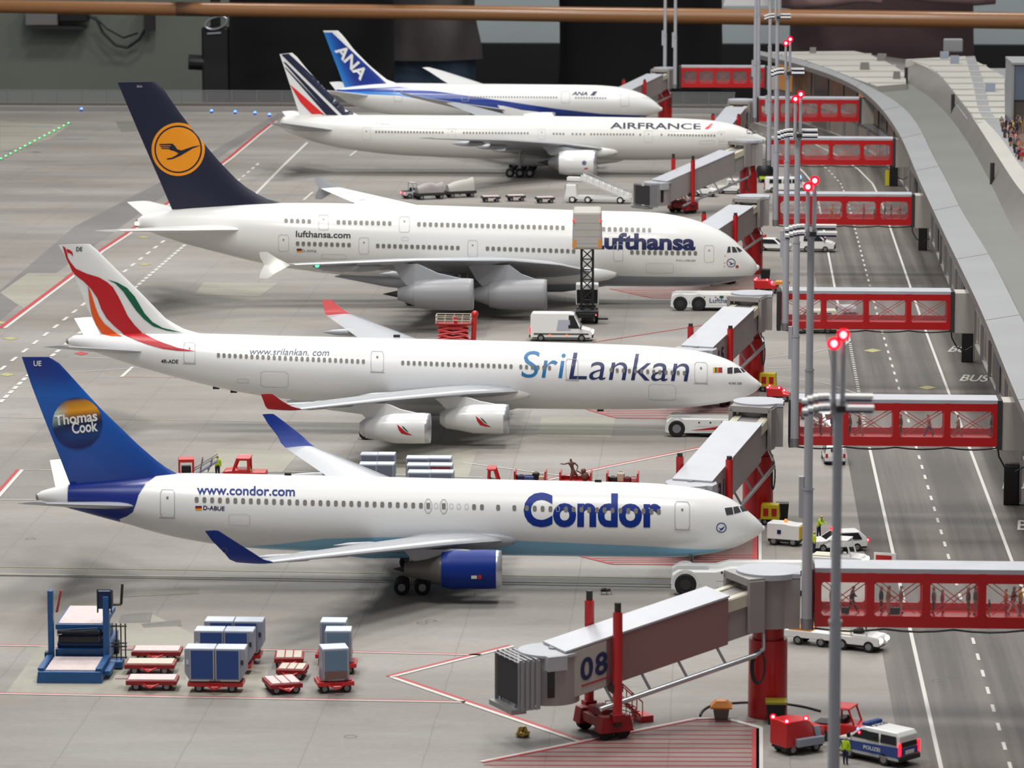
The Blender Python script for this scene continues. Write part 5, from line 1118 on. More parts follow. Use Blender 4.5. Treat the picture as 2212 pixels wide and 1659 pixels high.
travellers(4, [(1797, .1, R_, 'yellow', 'orange', 'walking', 1.0, 'traveller in yellow beside the lamp plates in'), (1817, .2, R_, 'red', 'cream', 'standing', .9, 'traveller in red top and cream trousers in'), (1866, .0, L_, 'red', 'maroon', 'standing', 1.05, 'traveller in red and maroon with dark hair in'), (1889, .2, R_, 'grey', 'maroon', 'leaning', .95, 'bent traveller in grey in'), (1911, .1, R_, 'olive', 'black', 'standing', 1.0, 'traveller in olive just right of the middle post in'), (1925, .0, R_, 'dark', 'brown', 'standing', 1.0, 'traveller in dark top beside the olive one in'), (1943, .1, R_, 'red', 'tan', 'reaching', 1.02, 'traveller in red top and tan trousers waving in'), (1969, .2, L_, 'denim', 'navy', 'standing', 1.0, 'traveller in denim at the right end of')], ' the fourth gangway')
travellers(6, [(1712, .1, R_, 'red', 'brown', 'standing', 1.05, 'blurred traveller in red left of the pole in'), (1728, .1, L_, 'white', 'maroon', 'standing', 1.0, 'blurred traveller in white top in'), (1740, .0, L_, 'pink', 'brown', 'walking', 1.0, 'blurred traveller in pink top in')], ' the second farthest gangway')
travellers(7, [(1630, .0, L_, 'black', 'dark', 'standing', 1.0, 'dark traveller visible through the pane of'), (1580, .1, R_, 'maroon', 'dark', 'standing', 1.0, 'maroon clad traveller in'),], ' the farthest gangway')
def bag(loc, sz, m, label, wheels=False):
    t = thing('suitcase', label, 'bag', loc, 0, 'bags of the travellers'); MB().box((0, 0, sz[2]/2+.05), sz).build('body', M[m], t, bevel=.05); MB().path([(-sz[0]*.2, 0, sz[2]+.04), (-sz[0]*.2, 0, sz[2]+.16), (sz[0]*.2, 0, sz[2]+.16), (sz[0]*.2, 0, sz[2]+.04)], .02, 5).build('handle', M['black'], t)
def on_deck(g, x, ry):
    py = 829.5
    for _ in range(12):
        P = G(x, py, FZ); py += (P.y-GY[g]-ry)*.9*FPX*(CAM.z-FZ)/(P.y**2)
    P = G(x, py, FZ); return (P.x, P.y, FZ)
bag(on_deck(1, 1933, -.55), (.62, .3, .46), 'black', 'dark square suitcase on the floor of the nearest gangway'); q = on_deck(1, 1826, -.45); bag((q[0], q[1], FZ), (.5, .25, .42), 'black', 'black bag carried by the striding traveller in the nearest gangway')
# apron workers
def worker(px, py, rz, label, ps='standing', s=1.0, tr='navy'): p_ = G(px, py); return person((p_.x, p_.y, 0), rz, label, 'hivis', tr, ps, hair='cream', s=s, group='apron workers in yellow vests')
worker(1768, 1160, -.6, 'worker in yellow vest leaning over behind the white car', 'leaning'); worker(1758, 1196, .4, 'worker in yellow vest standing left of the white car rear'); worker(1826, 1652, 1.2, 'worker in green yellow vest beside the police van, partly behind the pole')
worker(470, 1031, -1.4, 'worker with bald head and yellow jacket left of the red tractor', 'reaching', 1.08, 'black'); worker(541, 1052, 2.0, 'crouched worker in yellow at the right end of the red tractor', 'leaning', .98, 'black')
worker(944, 426, -.3, 'worker in yellow beside the first covered trailer at the empty stand', s=1.0); worker(993, 421, -.5, 'worker in yellow beside the second covered trailer at the empty stand', s=1.0)
# crowd on the terminal terrace
cols = ['brown', 'cream', 'red', 'blue', 'orange', 'white', 'maroon', 'grey', 'black', 'pink', 'navy', 'yellow']
for i in range(58):
    u = rnd.random(); v = rnd.random(); px = 2155+v*64+u*22; py = 272+u*98
    if px < 2146+(py-262)*.55: px += 22
    P = G(px, py, 12.9); a, b = rnd.choice(cols), rnd.choice(['brown', 'navy', 'tan', 'grey', 'black', 'denim'])
    person((P.x, P.y, 12.9), rnd.random()*6, 'tiny figure in %s top and %s trousers in the crowd on the terrace' % (a, b), a, b, rnd.choice(['standing', 'walking', 'reaching']), s=1.0, group='crowd on the terminal terrace')
# ================================================================ room behind the layout and visitors at the rail
mk('wall_green', (112, 118, 108), .8, noise=(.01, .05)); mk('wall_pale', (176, 186, 188), .8, noise=(.01, .04)); mk('dado_black', (22, 20, 20), .8); mk('room_floor', (60, 56, 54), .7)
struct('wall_back', MB().box((60, 985, 45), (480, 8, 246)), M['wall_pale'])
struct('wall_left', MB().box((-180, 972, 45), (130.6, 6, 246)).box((-112, 973, 45), (5.6, 9, 246)), M['wall_green'])
struct('trim_1', MB().box((60, 978, -44.5), (480, 5, 79)), M['dado_black'])
struct('floor_back', MB().box((20, 860, -80), (480, 280, 4)), M['room_floor'])
rl = thing('handrail', 'thick round wooden handrail across the top of the picture', 'rail', (-35, 800, 0))
MB().cyl((-130, 0, 13.9), (135, -10, 11.6), 1.28, 1.75, n=28).build('rail', M['wood'], rl, smooth=.7)
for x, z in ((-126, 13.8), (131, 11.7)): MB().cyl((x, 0 if x < 0 else -10, -78), (x, 0 if x < 0 else -10, z), 1.0, n=14).build('rail_post', M['wood'], rl)
MB().cyl((-66, -2.4, 13.35), (-57.5, -2.7, 13.25), 1.42, n=24).build('rail_joint', M['c_brown'], rl, smooth=.7)
VS = 87.0
big = {'at rail': pose('body', ((.0, .0), (.0, .0)), ((.16, .36), (.16, .36)), .18, sub=2)}
def visitor(x0, x1, Y, label, top, trouser, coat, z0, z1, flare=1.0, rib=0, fold=.03, seed=1):
    a, b = atY(x0, 100, Y), atY(x1, 100, Y); cx = (a.x+b.x)/2; hw = (b.x-a.x)/2
    t = thing('person', label, 'person', (cx, Y, -78), -PI/2, 'visitors leaning on the handrail')
    bd = bpy.data.objects.new('body', big['at rail']); C.objects.link(bd); bd.parent = t; bd.scale = (VS,)*3
    for i, k in enumerate(('skin', top, trouser, 'black', 'dark')): bd.material_slots[i].link = 'OBJECT'; bd.material_slots[i].material = M['c_'+k]
    R = []; rr = random.Random(seed); ph = [rr.random()*6 for _ in range(6)]; n = 64; N = 26
    for j in range(N+1):
        z = sm(z0, z1, j/N)+78; k = j/N; w_ = hw*(flare+(1-flare)*k)*(1+.04*math.sin(5*k+ph[0])); d = hw*.74; ring = []
        lean = .18*max(0, z-.9*VS)
        for i in range(n):
            an = 2*PI*i/n; f_ = 1+fold*math.sin(3*an+ph[1]+k*7)+fold*.7*math.sin(7*an+ph[2]-k*11)+fold*.5*math.sin(18*k+ph[3]+2*math.sin(an))
            if rib: f_ += .012*math.sin(an*rib)
            ring.append((lean+d*math.cos(an)*f_, w_*math.sin(an)*f_, z))
        R.append(ring)
    MB().loft(R, cap=True).build(coat[1], M['c_'+coat[0]], t, smooth=1.2)
    return t, cx, hw
mk('c_coatblack', (14, 13, 14), .9); mk('c_greyjacket', (104, 98, 96), .85, noise=(.08, .2)); mk('c_mauveknit', (88, 68, 70), .9); mk('c_jeans', (70, 88, 108), .85, noise=(.2, .15))
v1, _, _ = visitor(492, 852, 834, 'person in a long black coat at the rail behind the far left tails', 'black', 'black', ('coatblack', 'coat'), -60, 62, 1.0, fold=.02)
v2, _, _ = visitor(720, 1045, 862, 'person in wrinkled grey jacket and blue jeans at the rail', 'greyjacket', 'jeans', ('greyjacket', 'jacket'), -.7, 58, .95, fold=.05, seed=5)
MB().loft([[(8.0*math.cos(2*PI*i/40), 14.8*math.sin(2*PI*i/40), z) for i in range(40)] for z in (20, 50, 77.2)], cap=True).build('jeans', M['c_jeans'], v2, smooth=1)
v3, _, _ = visitor(1200, 1568, 860, 'person in wide black coat at the rail behind the blue sash airliner nose', 'black', 'black', ('coatblack', 'coat'), -60, 62, .97, fold=.02, seed=3)
v4, _, _ = visitor(1698, 2102, 838, 'person in ribbed mauve knit sweater at the rail on the right', 'mauveknit', 'dark', ('mauveknit', 'sweater'), -40, 60, 1.0, rib=70, fold=.015, seed=4)
mk('c_sleeve', (150, 122, 120), .9, noise=(.15, .15))
for i, (a, b_, dz) in enumerate(((1688, 1905, 0), (2150, 1885, .8))):
    P = [atY(sm(a, b_, k/6), 6+4*math.sin(k), 811)-Vector((v4.location.x, v4.location.y, v4.location.z)) for k in range(7)]
    R = [[(lambda w_: (w_.y*-1, w_.x, w_.z))(p+Vector((0, math.cos(2*PI*j/16)*r, math.sin(2*PI*j/16)*r+dz))) for j in range(16)] for p, r in ((p, 2.1-.12*k+.15*math.sin(2.3*k)) for k, p in enumerate(P))]
    MB().loft([[(x, y, z+1.0) for x, y, z in r] for r in R], cap=True).build('sleeve', M['c_sleeve'], v4, smooth=1.2)
p_ = atY(1612, 8, 806); t = thing('paper_sheet', 'white folded paper resting on the handrail left of the knit sweater person', 'paper', (p_.x, 806, p_.z), 0)
MB().box((0, 0, 1.6), (9.5, 1.2, 4), top=(.75, 1), rz=.1).build('sheet', M['white_paint'], t)
# strapped black bag with a metal clip, left of the black coat
p_ = atY(466, 120, 816); t = thing('shoulder_bag', 'black bag with chrome carabiner clip hanging left of the black coat', 'bag', (p_.x, 816, p_.z), 0)
MB().box((0, 0, -5), (5.6, 3, 22)).build('pouch', M['black'], t, bevel=.5); MB().cyl((-2.6, 0, -1.5), (-5.6, -.6, -1.3), 1.6, n=14).build('buckle', M['black'], t)
MB().path([(2.4*math.cos(2*PI*i/18)*(.95)+.4, -1.9, 6.9+1.25*math.sin(2*PI*i/18)+.5*math.cos(2*PI*i/18)) for i in range(19)], .28, 8).path([(-1.5, -1.6, 4.6), (1.4, -1.6, 4.8)], .3, 8).build('clip', M['silver'], t, smooth=1)
MB().box((0, .2, 9.5), (2.0, 1, 9)).build('strap', M['black'], t)
# wall box with hanging cable, top left
p_ = atY(125, 45, 964); t = thing('wall_box', 'grey junction box and shelf with dark cable on the green wall', 'box', (p_.x, 966, p_.z), 0)
MB().box((-4, 0, 1.4), (8, 5, 5)).build('body', M['c_grey'], t, bevel=.2); MB().box((0, -1, -1.6), (13, 6, .7)).build('shelf', M['c_dark'], t); MB().box((4, -1, 1.3), (7, 4.5, 3)).build('plug_unit', M['black'], t, bevel=.3)
MB().path([(7.5, -1, 1.2), (9.5, -1, .2), (11, -1, -3), (14, -1, -6), (17, -1, -6.6), (20, -1, -4.5), (22, -1, -1), (22.6, -1, 3)], .35, 8).path([(9, -1, 1), (12, -1, -2), (16, -1, -4.2), (19.6, -1, -3)], .25, 6).build('cable', M['black'], t); MB().box((22.5, -.5, 1), (2.4, 3, 7)).build('cable_duct', M['c_dark'], t)
# ================================================================ vehicles and equipment on the apron
def head(px0, px1):
    """heading of a thing whose rear / front stand at two photo points on the ground"""
    a, b = G(*px0), G(*px1); return math.atan2(b.y-a.y, b.x-a.x)
def wheels(t, xs, y, r, wd=.28, hub='hub'):
    for x in xs:
        for s in (-1, 1):
            w_ = MB().lathe([(-wd/2, r*.55), (-wd/2, r*.88), (-wd/2+.05, r), (wd/2-.05, r), (wd/2, r*.88), (wd/2, r*.55)], (0, 0, 0), 22).build('wheel', M['tyre'], t, smooth=.7); w_.rotation_euler = (0, 0, PI/2); w_.location = (x, s*(y-wd/2), r)
            MB().cyl((s*(wd/2-.04), 0, 0), (s*(wd/2+.01), 0, 0), r*.56, n=14).build('hub', M[hub], w_)
def side_body(prof, W, tuck=.12, ztuck=1.0):
    """side profile [(x,z)] swept across the width, leaning in above ztuck"""
    R = []
    zm = max(z for x, z in prof)
    for y in (-W/2, -W/2+.08, W/2-.08, W/2):
        k = 1 if abs(y) > W/2-.05 else 0; s = 1 if y > 0 else -1
        cx = sum(x for x, z in prof)/len(prof)
        R.append([(x-(x-cx)*.012*k, y-s*(tuck*max(0, z-ztuck)/max(.1, zm-ztuck)), z-(.03*k if z > zm-.1 else 0)) for x, z in prof])
    return MB().loft(R, cap=True)
def panel(P, d=.02):
    """thin plate along a 3d quad"""
    return MB().add(P, [range(len(P))])
def glass_side(t, prof, W, tuck, ztuck, zm, name='side_window', m='dark_glass', sides=(-1, 1)):
    for s in sides:
        MB().add([(x, s*(W/2-tuck*max(0, z-ztuck)/(zm-ztuck)+.025), z) for x, z in prof], [range(len(prof))]).build(name, M[m], t)
# -- white delivery van behind the feather tailed airliner
def van(name, label, px, rz, L, W, H, m, cat='van', band=None, rear_glass=True, lights=(), glass=None, group=None):
    p = G(*px); t = thing(name, label, cat, (p.x, p.y, 0), rz, group); z0 = .42; h = L/2
    prof = [(-h, z0), (h-.05, z0), (h, .95), (h-.25, 1.2), (h-1.15, 1.45), (h-1.95, H-.1), (h-2.3, H), (-h+.25, H), (-h+.05, H-.25)]
    side_body(prof, W, .16, 1.1).build('body', M[m], t, bevel=.05)
    tk = .16
    glass_side(t, [(h-2.55, 1.4), (h-1.35, 1.4), (h-1.98, H-.22), (h-2.5, H-.22)], W, tk, 1.1, H, 'door_window')
    if glass:
        for a, b in glass: glass_side(t, [(a, 1.38), (b, 1.38), (b, H-.25), (a+.08, H-.25)], W, tk, 1.1, H)
    MB().add([(h-1.17+.03, -W/2+.22, 1.5), (h-1.17+.03, W/2-.22, 1.5), (h-1.93+.03, W/2-.32, H-.14), (h-1.93+.03, -W/2+.32, H-.14)], [(0, 1, 2, 3)]).build('windscreen', M['dark_glass'], t)
    if rear_glass: MB().add([(-h-.02, -W/2+.2, 1.25), (-h-.02, W/2-.2, 1.25), (-h+.1, W/2-.3, H-.3), (-h+.1, -W/2+.3, H-.3)], [(0, 1, 2, 3)]).build('rear_window', M['dark_glass'], t)
    MB().box((h-.02, 0, .58), (.22, W*.98, .34)).build('front_bumper', M['dark_metal'], t, bevel=.04); MB().box((-h, 0, .55), (.2, W*.98, .3)).build('rear_bumper', M['dark_metal'], t, bevel=.04)
    MB().box((0, 0, .42), (L*.92, W*.96, .22)).build('chassis', M['black'], t)
    wheels(t, (-h+1.15, h-1.15), W/2+.02, .4)
    for s in (-1, 1):
        lamp('headlight', t, (h-.03, s*(W/2-.28), .95), .16, 'white_lamp') if 'head' in lights else MB().sph((h-.06, s*(W/2-.28), .95), .16).build('headlight', M['silver'], t)
        if 'tail' in lights: MB().box((-h-.0, s*(W/2-.1), 1.15), (.1, .16, .7)).build('tail_light', M['red_lamp'], t)
        else: MB().box((-h-.0, s*(W/2-.1), 1.15), (.1, .16, .7)).build('tail_light', M['red'], t)
        MB().box((h-1.25, s*(W/2+.14), 1.5), (.12, .22, .3)).build('mirror', M['black'], t)
    return t, h
def sc_at(px): return FPX/(G(*px)-CAM).length
t, h = van('delivery_van', 'high-roofed white van with red tail light and lit headlight beside the scissor lift', (1213, 735), .0, 6.6, 2.1, 3.0, 'white_paint', lights=('head', 'tail'), rear_glass=True)
mk('van_mark', (176, 178, 190), .4)
for s in (-1, 1): MB().add([(-.5, s*1.06, 1.2), (1.0, s*1.06, 1.2), (.9, s*.98, 2.3), (-.3, s*.98, 2.3)], [(0, 1, 2, 3)]).build('side_mark', M['van_mark'], t); MB().box((0, s*1.06, .82), (5.8, .06, .12)).build('rub_strip', M['dark_metal'], t)
for x in (-1.2, .6): lamp('side_marker', t, (x, -1.08, .7), .09, 'orange_lamp')
# -- police van
a = head((1900, 1655), (1826, 1618)); t, h = van('police_van', 'white and blue police van with blue light bar, at the lower right', (1893, 1640), 2.42, 5.0, 2.0, 2.15, 'white_paint', 'police van', lights=('tail',), glass=[(-2.3, -1.05), (-.95, .0)])
for s in (-1, 1):
    MB().add([(-2.48, s*1.015, .62), (2.2, s*1.015, .62), (2.2, s*1.01, 1.12), (-2.48, s*1.0, 1.28)], [(0, 1, 2, 3)]).build('side_stripe', M['police_blue'], t)
    MB().add([(-2.4, s*1.02, .45), (1.9, s*1.02, .45), (1.9, s*1.02, .62), (-2.4, s*1.02, .62)], [(0, 1, 2, 3)]).build('sill_stripe', M['silver'], t)
MB().add([(-2.53, -.85, .75), (-2.53, .85, .75), (-2.51, .8, 1.2), (-2.51, -.8, 1.2)], [(0, 1, 2, 3)]).build('tailgate_stripe', M['police_blue'], t); MB().box((-2.55, 0, .92), (.04, .8, .22)).build('number_plate', M['white_paint'], t)
b_ = MB().box((.35, 0, 2.24), (.38, 1.5, .2)).build('light_bar', M['police_blue'], t, bevel=.04); MB().box((.35, 0, 2.2), (.3, .4, .16)).build('speaker', M['black'], t)
def flat_label(t, s, pos, ux, uy, hgt, m, name, sp=1):
    cu = bpy.data.curves.new(name, 'FONT'); cu.body = s; cu.offset = .02; ob = bpy.data.objects.new(name, cu); me = bpy.data.meshes.new_from_object(ob); bpy.data.objects.remove(ob)
    H = max(v.co.y for v in me.vertices); P = Vector(pos); U = Vector(ux); V = Vector(uy); W_ = max(v.co.x for v in me.vertices)
    for v in me.vertices: v.co = P+U*(v.co.x/W_)+V*(v.co.y/H*hgt)
    me.materials.append(M[m]); return link(name, me, t)
flat_label(t, 'POLIZEI', (-.3, .75, 2.165), (0, -1.5, 0), (1, 0, 0), .5, 'navy', 'roof_lettering'); flat_label(t, 'POLIZEI', (.2, 1.03, .82), (-1.3, 0, 0), (0, 0, 1), .22, 'white_paint', 'side_lettering'); flat_label(t, '09', (-1.2, .5, 2.16), (0, -1, 0), (1, 0, 0), .5, 'navy', 'roof_lettering') if 0 else None
lamp('dash_light', t, (.6, .87, 1.72), .13, 'red_lamp'); lamp('dash_light', t, (.75, .86, 1.9), .09, 'blue_lamp')
# -- generator trailers (box on wheels), some with four red corner lamps
def power_unit(label, px, rz, L, W, H, m, red=False, extra=None, group='ground power trailers', chop=.55):
    p = G(*px); t = thing('power_trailer', label, 'trailer', (p.x, p.y, 0), rz, group)
    MB().prism([(-L/2, .5), (L/2, .5), (L/2, H-chop), (L/2-L*.28, H-chop*.85), (L/2-L*.45, H), (-L/2, H)], -W/2, W/2).build('body', M[m], t, bevel=.06)
    MB().box((0, 0, .42), (L*.94, W*.9, .22)).build('chassis', M['black'], t); wheels(t, (-L*.3, L*.3), W/2-.05, .34, .24)
    MB().cyl((L/2, 0, .45), (L/2+1.0, 0, .4), .06, n=6).build('tow_bar', M['black'], t)
    if red:
        for x, y, z in ((-L/2+.12, -W/2+.15, H+.05), (-L/2+.12, W/2-.15, H+.05), (L/2-L*.46, -W/2+.15, H+.05), (L/2-L*.3, W/2-.15, H-chop*.6)): lamp('corner_lamp', t, (x, y, z), .17, 'red_lamp', 10)
    return t
t = power_unit('red generator trailer with four glowing red lamps beside the police van', (1722, 1622), .62, 2.9, 1.7, 2.1, 'red_truck', True)
MB().box((.2, -1.0, .78), (2.0, .34, .5)).build('step', M['container_grey'], t, bevel=.05); MB().box((.95, -.9, 1.3), (.4, .1, .7), sh=-.2).build('side_panel', M['container_grey'], t)
t = power_unit('white generator trailer with orange beacon near the blue tailed nose', (1697, 1176), -.32, 2.6, 1.5, 1.75, 'white_paint', chop=.1)
lamp('beacon', t, (0, 0, 1.86), .16, 'orange_lamp'); MB().box((1.32, 0, 1.05), (.06, 1.46, 1.0)).build('end_panel', M['yellow'], t); MB().box((1.36, .2, 1.1), (.05, .5, .4)).build('end_mark', M['red'], t); MB().box((-.3, -.78, 1.1), (.3, .04, .3)).build('side_mark', M['navy'], t)
power_unit('small red trailer with three red lamps behind the feather tailed nose', (1682, 866), -.15, 2.2, 1.4, 1.3, 'red_truck', True)
t = power_unit('flat red trailer with four red lamps ahead of the double-deck nose', (1656, 632), -.12, 2.8, 1.5, 1.5, 'red_truck', True); MB().box((1.9, -.6, 1.3), (1.6, 1.4, .3)).build('orange_top', M['orange'], t)
# -- yellow boxes and bins
def box_cart(label, px, rz, s=1.0):
    p = G(*px); t = thing('box_cart', label, 'cart', (p.x, p.y, 0), rz, 'yellow box carts'); MB().box((0, 0, 1.05*s), (1.5*s, 1.1*s, 1.2*s), top=(.92, .95)).build('body', M['yellow'], t, bevel=.05)
    for x in (-.32, .34): MB().box((x*s, -.56*s, 1.05*s), (.4*s, .06, .6*s)).build('red_panel', M['red'], t)
    MB().box((0, 0, .32*s), (1.4*s, 1.0*s, .3*s)).build('chassis', M['black'], t); wheels(t, (-.4*s, .4*s), .5*s, .26*s, .2)
box_cart('yellow box cart with two red panels at the column beside the blue tailed nose', (1664, 1132), -.1); box_cart('yellow box cart behind the tip of the feather tailed nose', (1659, 845), -.12, 1.1)
def bin_(label, px, r=.62, h=1.5, lid='yellow', m='black'):
    p = G(*px); t = thing('waste_bin', label, 'bin', (p.x, p.y, 0), 0, 'bins on the apron'); MB().loft([[(x*r*k, y*r*k, z) for x, y in ((-1, -1), (1, -1), (1, 1), (-1, 1))] for z, k in ((0, .78), (h, 1.0))], cap=True).build('body', M[m], t, bevel=.04)
    if lid: MB().box((0, 0, h+.05), (r*2.15, r*2.15, .14)).build('lid', M[lid], t)
    return t
mk('bin_lid', (150, 140, 40), .5)
bin_('black bin with yellow rim at the foot of the nearest red column', (1676, 1562), .62, 1.35, 'bin_lid'); bin_('dark bin beside the yellow box cart near the blue tailed nose', (1690, 1126), .5, 1.5, None); bin_('black bin next to the red column by the double-deck nose', (1653, 607), .6, 1.4, None)
t = bin_('grey hopper with orange roof-shaped top left of the nearest red column', (1558, 1552), .52, .75, None, 'parapet_grey'); MB().loft([[(x*.68*k, y*.68*k, z) for x, y in ((-1, -1), (1, -1), (1, 1), (-1, 1))] for z, k in ((.75, 1.0), (.85, 1.0), (1.18, .45))], cap=True).build('lid', M['orange'], t)
p = G(1558, 1552); t = thing('floor_hose', 'dark hose lying on the apron from the orange topped hopper past the red column', 'hose', (p.x, p.y, 0), 0)
P = [G(x, y) for x, y in ((1512, 1548), (1516, 1538), (1530, 1528), (1548, 1523), (1612, 1519), (1680, 1520), (1735, 1528), (1772, 1538))]; MB().path([(q.x-p.x, q.y-p.y, .07) for q in smooth_line(P, 30, 2)], .07, 6).build('hose', M['rubber'], t)
# -- pickup tugs with framed cab
def tug(label, px, rz, m='red_truck', L=3.6, W=1.7, H=2.1, lights=(), group='small towing tractors', bed=True, roof=None, hb=0.0, fr=.07):
    p = G(*px); t = thing('tow_tractor', label, 'tractor', (p.x, p.y, 0), rz, group); h = L/2
    side_body([(-h, .45), (h, .45), (h+.02, .95+hb), (h-.15, 1.1+hb), (h-1.1, 1.18+hb), (-h*.15, 1.18+hb), (-h*.15, 1.0+hb), (-h, 1.0+hb)], W, .03, .9).build('body', M[m], t, bevel=.05)
    f_ = MB(); x0, x1 = -h*.22, h-1.25
    for s in (-1, 1):
        y = s*(W/2-.1); f_.cyl((x0, y, 1.0), (x0+.05, y, H), fr, n=6).cyl((x1+.35, y, 1.15+hb), (x1, y, H), fr, n=6).cyl((x0, y, H), (x1, y, H), fr, n=6)
    for x in (x0+.05, x1): f_.cyl((x, -W/2+.1, H), (x, W/2-.1, H), .07, n=6)
    f_.build('cab_frame', M[m], t); MB().box(((x0+x1)/2, 0, H+.04), (x1-x0+.25, W-.08, .1)).build('cab_roof', M[roof or m], t, bevel=.04)
    MB().box((x0+.35, 0, 1.1), (.5, W*.7, .7)).build('seat', M['black'], t); MB().path([(x1-.1, .25, 1.15), (x1-.4, .25, 1.55)], .05, 6).build('steering_column', M['black'], t)
    MB().add([(x1+.37, -W/2+.15, 1.2), (x1+.37, W/2-.15, 1.2), (x1+.02, W/2-.18, H-.05), (x1+.02, -W/2+.18, H-.05)], [(0, 1, 2, 3)]).build('windscreen', M['glass_clear'], t)
    MB().box((0, 0, .4), (L*.9, W*.9, .2)).build('chassis', M['black'], t); wheels(t, (-h+.7, h-.75), W/2+.03, .4)
    for s in (-1, 1):
        if 'head' in lights: lamp('headlight', t, (h+.03, s*(W/2-.3), .85), .17, 'white_lamp', 10)
        if 'tail' in lights: lamp('tail_light', t, (-h-.03, s*(W/2-.2), .8), .16, 'red_lamp', 10)
    if bed: MB().box((-h*.58, 0, 1.05), (h*.75, W*.8, .1)).build('load_bed', M['dark_metal' if m != 'white_paint' else 'cream'], t)
    return t
tug('red open cab tractor in front of the police van, partly behind the pole', (1822, 1598), -.35)
t = tug('white tractor with framed cab and lit headlight above the nearest gangway roof', (1812, 1229), -.28, 'white_paint', 4.0, 1.8, 2.3, ('head',)); MB().box((3.4, .6, .85), (1.7, .12, .95)).build('tow_panel', M['white_paint'], t); MB().box((3.3, .52, .85), (1.2, .06, .6)).build('tow_panel_face', M['red'], t); lamp('side_marker', t, (-1.95, -.8, .8), .14, 'orange_lamp')
t = tug('white low tractor with two bright headlights under the nearest gangway', (1858, 1402), -.42, 'white_paint', 3.4, 1.75, 2.0, ('head',)); MB().box((-3.6, 0, .75), (3.4, 1.5, .5)).build('rear_deck', M['white_paint'], t, bevel=.05); MB().box((-4.2, -.1, 1.05), (1.6, 1.2, .25)).build('orange_top', M['orange'], t); wheels(t, (-4.3, -2.6), .75, .34)
tug('red tractor with large cab windows standing behind the blue tailed airliner', (530, 1052), PI, 'red_truck', 3.6, 1.9, 2.5, bed=False, hb=.4, fr=.12)
tug('red tractor pulling the luggage trolleys behind the blue tailed airliner', (1064, 1072), .0, 'red_truck', 2.9, 1.8, 2.35, bed=False, hb=.1, fr=.1)
# conveyor loader left of the red tractor
p = G(426, 1048); t = thing('belt_loader', 'red cab belt loader with a grey ramp behind the blue tail fin', 'loader', (p.x, p.y, 0), .15)
b = MB().box((-.9, 0, .75), (1.3, 1.5, .7)).box((-.9, 0, 2.2), (1.3, 1.5, .28))
for x in (-1.48, -.32):
    for y in (-.68, .68): b.box((x, y, 1.6), (.16, .16, 1.2))
b.build('cab', M['red_truck'], t, bevel=.04); MB().box((-.9, 0, 1.25), (.8, .9, .8)).build('seat', M['black'], t); wheels(t, (-.9, 1.4), .75, .34)
MB().loft([[(x, y, z) for y, z in ((-.45, k), (.45, k), (.45, k+.2), (-.45, k+.2))] for x, k in ((-.3, .7), (1.75, 2.0))], cap=True).build('belt', M['container_grey'], t); b = MB()
for s in (-.5, .5): b.cyl((-.3, s, 1.3), (1.75, s, 2.55), .05, n=6).cyl((.2, s, .9), (.5, s, 2.3), .05, n=6).cyl((.9, s, 1.2), (1.3, s, 2.2), .05, n=6)
b.build('ramp_rail', M['steel'], t); MB().box((.6, 0, .6), (3.0, 1.3, .3)).build('chassis', M['red_dark'], t)
# -- flat aircraft tugs under the noses
def push_tug(label, px, rz, L, W, H, wx, r, mark=None, kink=0):
    p = G(*px); t = thing('aircraft_tug', label, 'aircraft tug', (p.x, p.y, 0), rz, 'towbarless aircraft tugs')
    # measured from the rear (left) end
    MB().prism([(0, .45), (.1, H-.25), (.5, H), (L*.32, H), (L*.42, H+kink), (L-.6, H+kink), (L, H*.75), (L, .4), (.3, .35)], -W/2, -W/2+.85).build('side_body', M['white_paint'], t, bevel=.06)
    MB().prism([(0, .45), (.1, H-.25), (.5, H), (L*.32, H), (L*.42, H+kink), (L-.6, H+kink), (L, H*.75), (L, .4), (.3, .35)], W/2-.85, W/2).build('side_body', M['white_paint'], t, bevel=.06)
    MB().box((L*.62, 0, H*.6), (L*.7, W-1.5, H*.5)).build('centre_body', M['white_paint'], t); MB().box((L*.3, 0, .5), (1.6, W-1.9, .5)).build('wheel_clamp', M['dark_metal'], t)
    MB().box((L*.66, 0, .42), (L*.6, W*.94, .5)).build('underside', M['black'], t)
    for x in wx:
        for s in (-1, 1):
            w_ = MB().lathe([(-.28, r*.5), (-.3, r*.85), (-.2, r), (.2, r), (.3, r*.85), (.28, r*.5)], (0, 0, 0), 28).build('wheel', M['tyre'], t, smooth=.7); w_.rotation_euler = (0, 0, PI/2); w_.location = (x, s*(W/2-.22), r); MB().cyl((s*.25, 0, 0), (s*.32, 0, 0), r*.5, n=16).build('hub', M['hub' if r < .8 else 'dark_metal'], w_)
            ar = MB(); ar.loft([[(x+(r+.12+k)*math.cos(PI*i/14), s*(W/2+.02), r+(r+.12+k)*math.sin(PI*i/14)) for k in (0, .14)] for i in range(15)], closed=False); ar.build('wheel_arch', M['white_paint'], t)
    MB().path([(L*.5, -W/2+.2, H+kink+.02), (L-.4, -W/2+.2, H+kink+.02)], .06, 5).build('top_rail', M['cream'], t)
    for i in range(4): MB().cyl((L*(.36+.12*i), -W/2-.01, H*.82+kink), (L*(.36+.12*i), -W/2-.03, H*.82+kink), .08, n=8).build('side_lamp', M['black'], t)
    for zz in (.35, .62): MB().box((L*.62, -W/2-.005, H*zz), (L*.6, .02, .025)).build('panel_gap', M['panel_line'], t)
    if mark: mark(t, L, W, H)
    return t
push_tug('long white aircraft tug with a big black wheel under the blue tailed nose', (1449, 1276), .02, 10.2, 3.4, 1.75, (1.05,), .82, kink=.28)
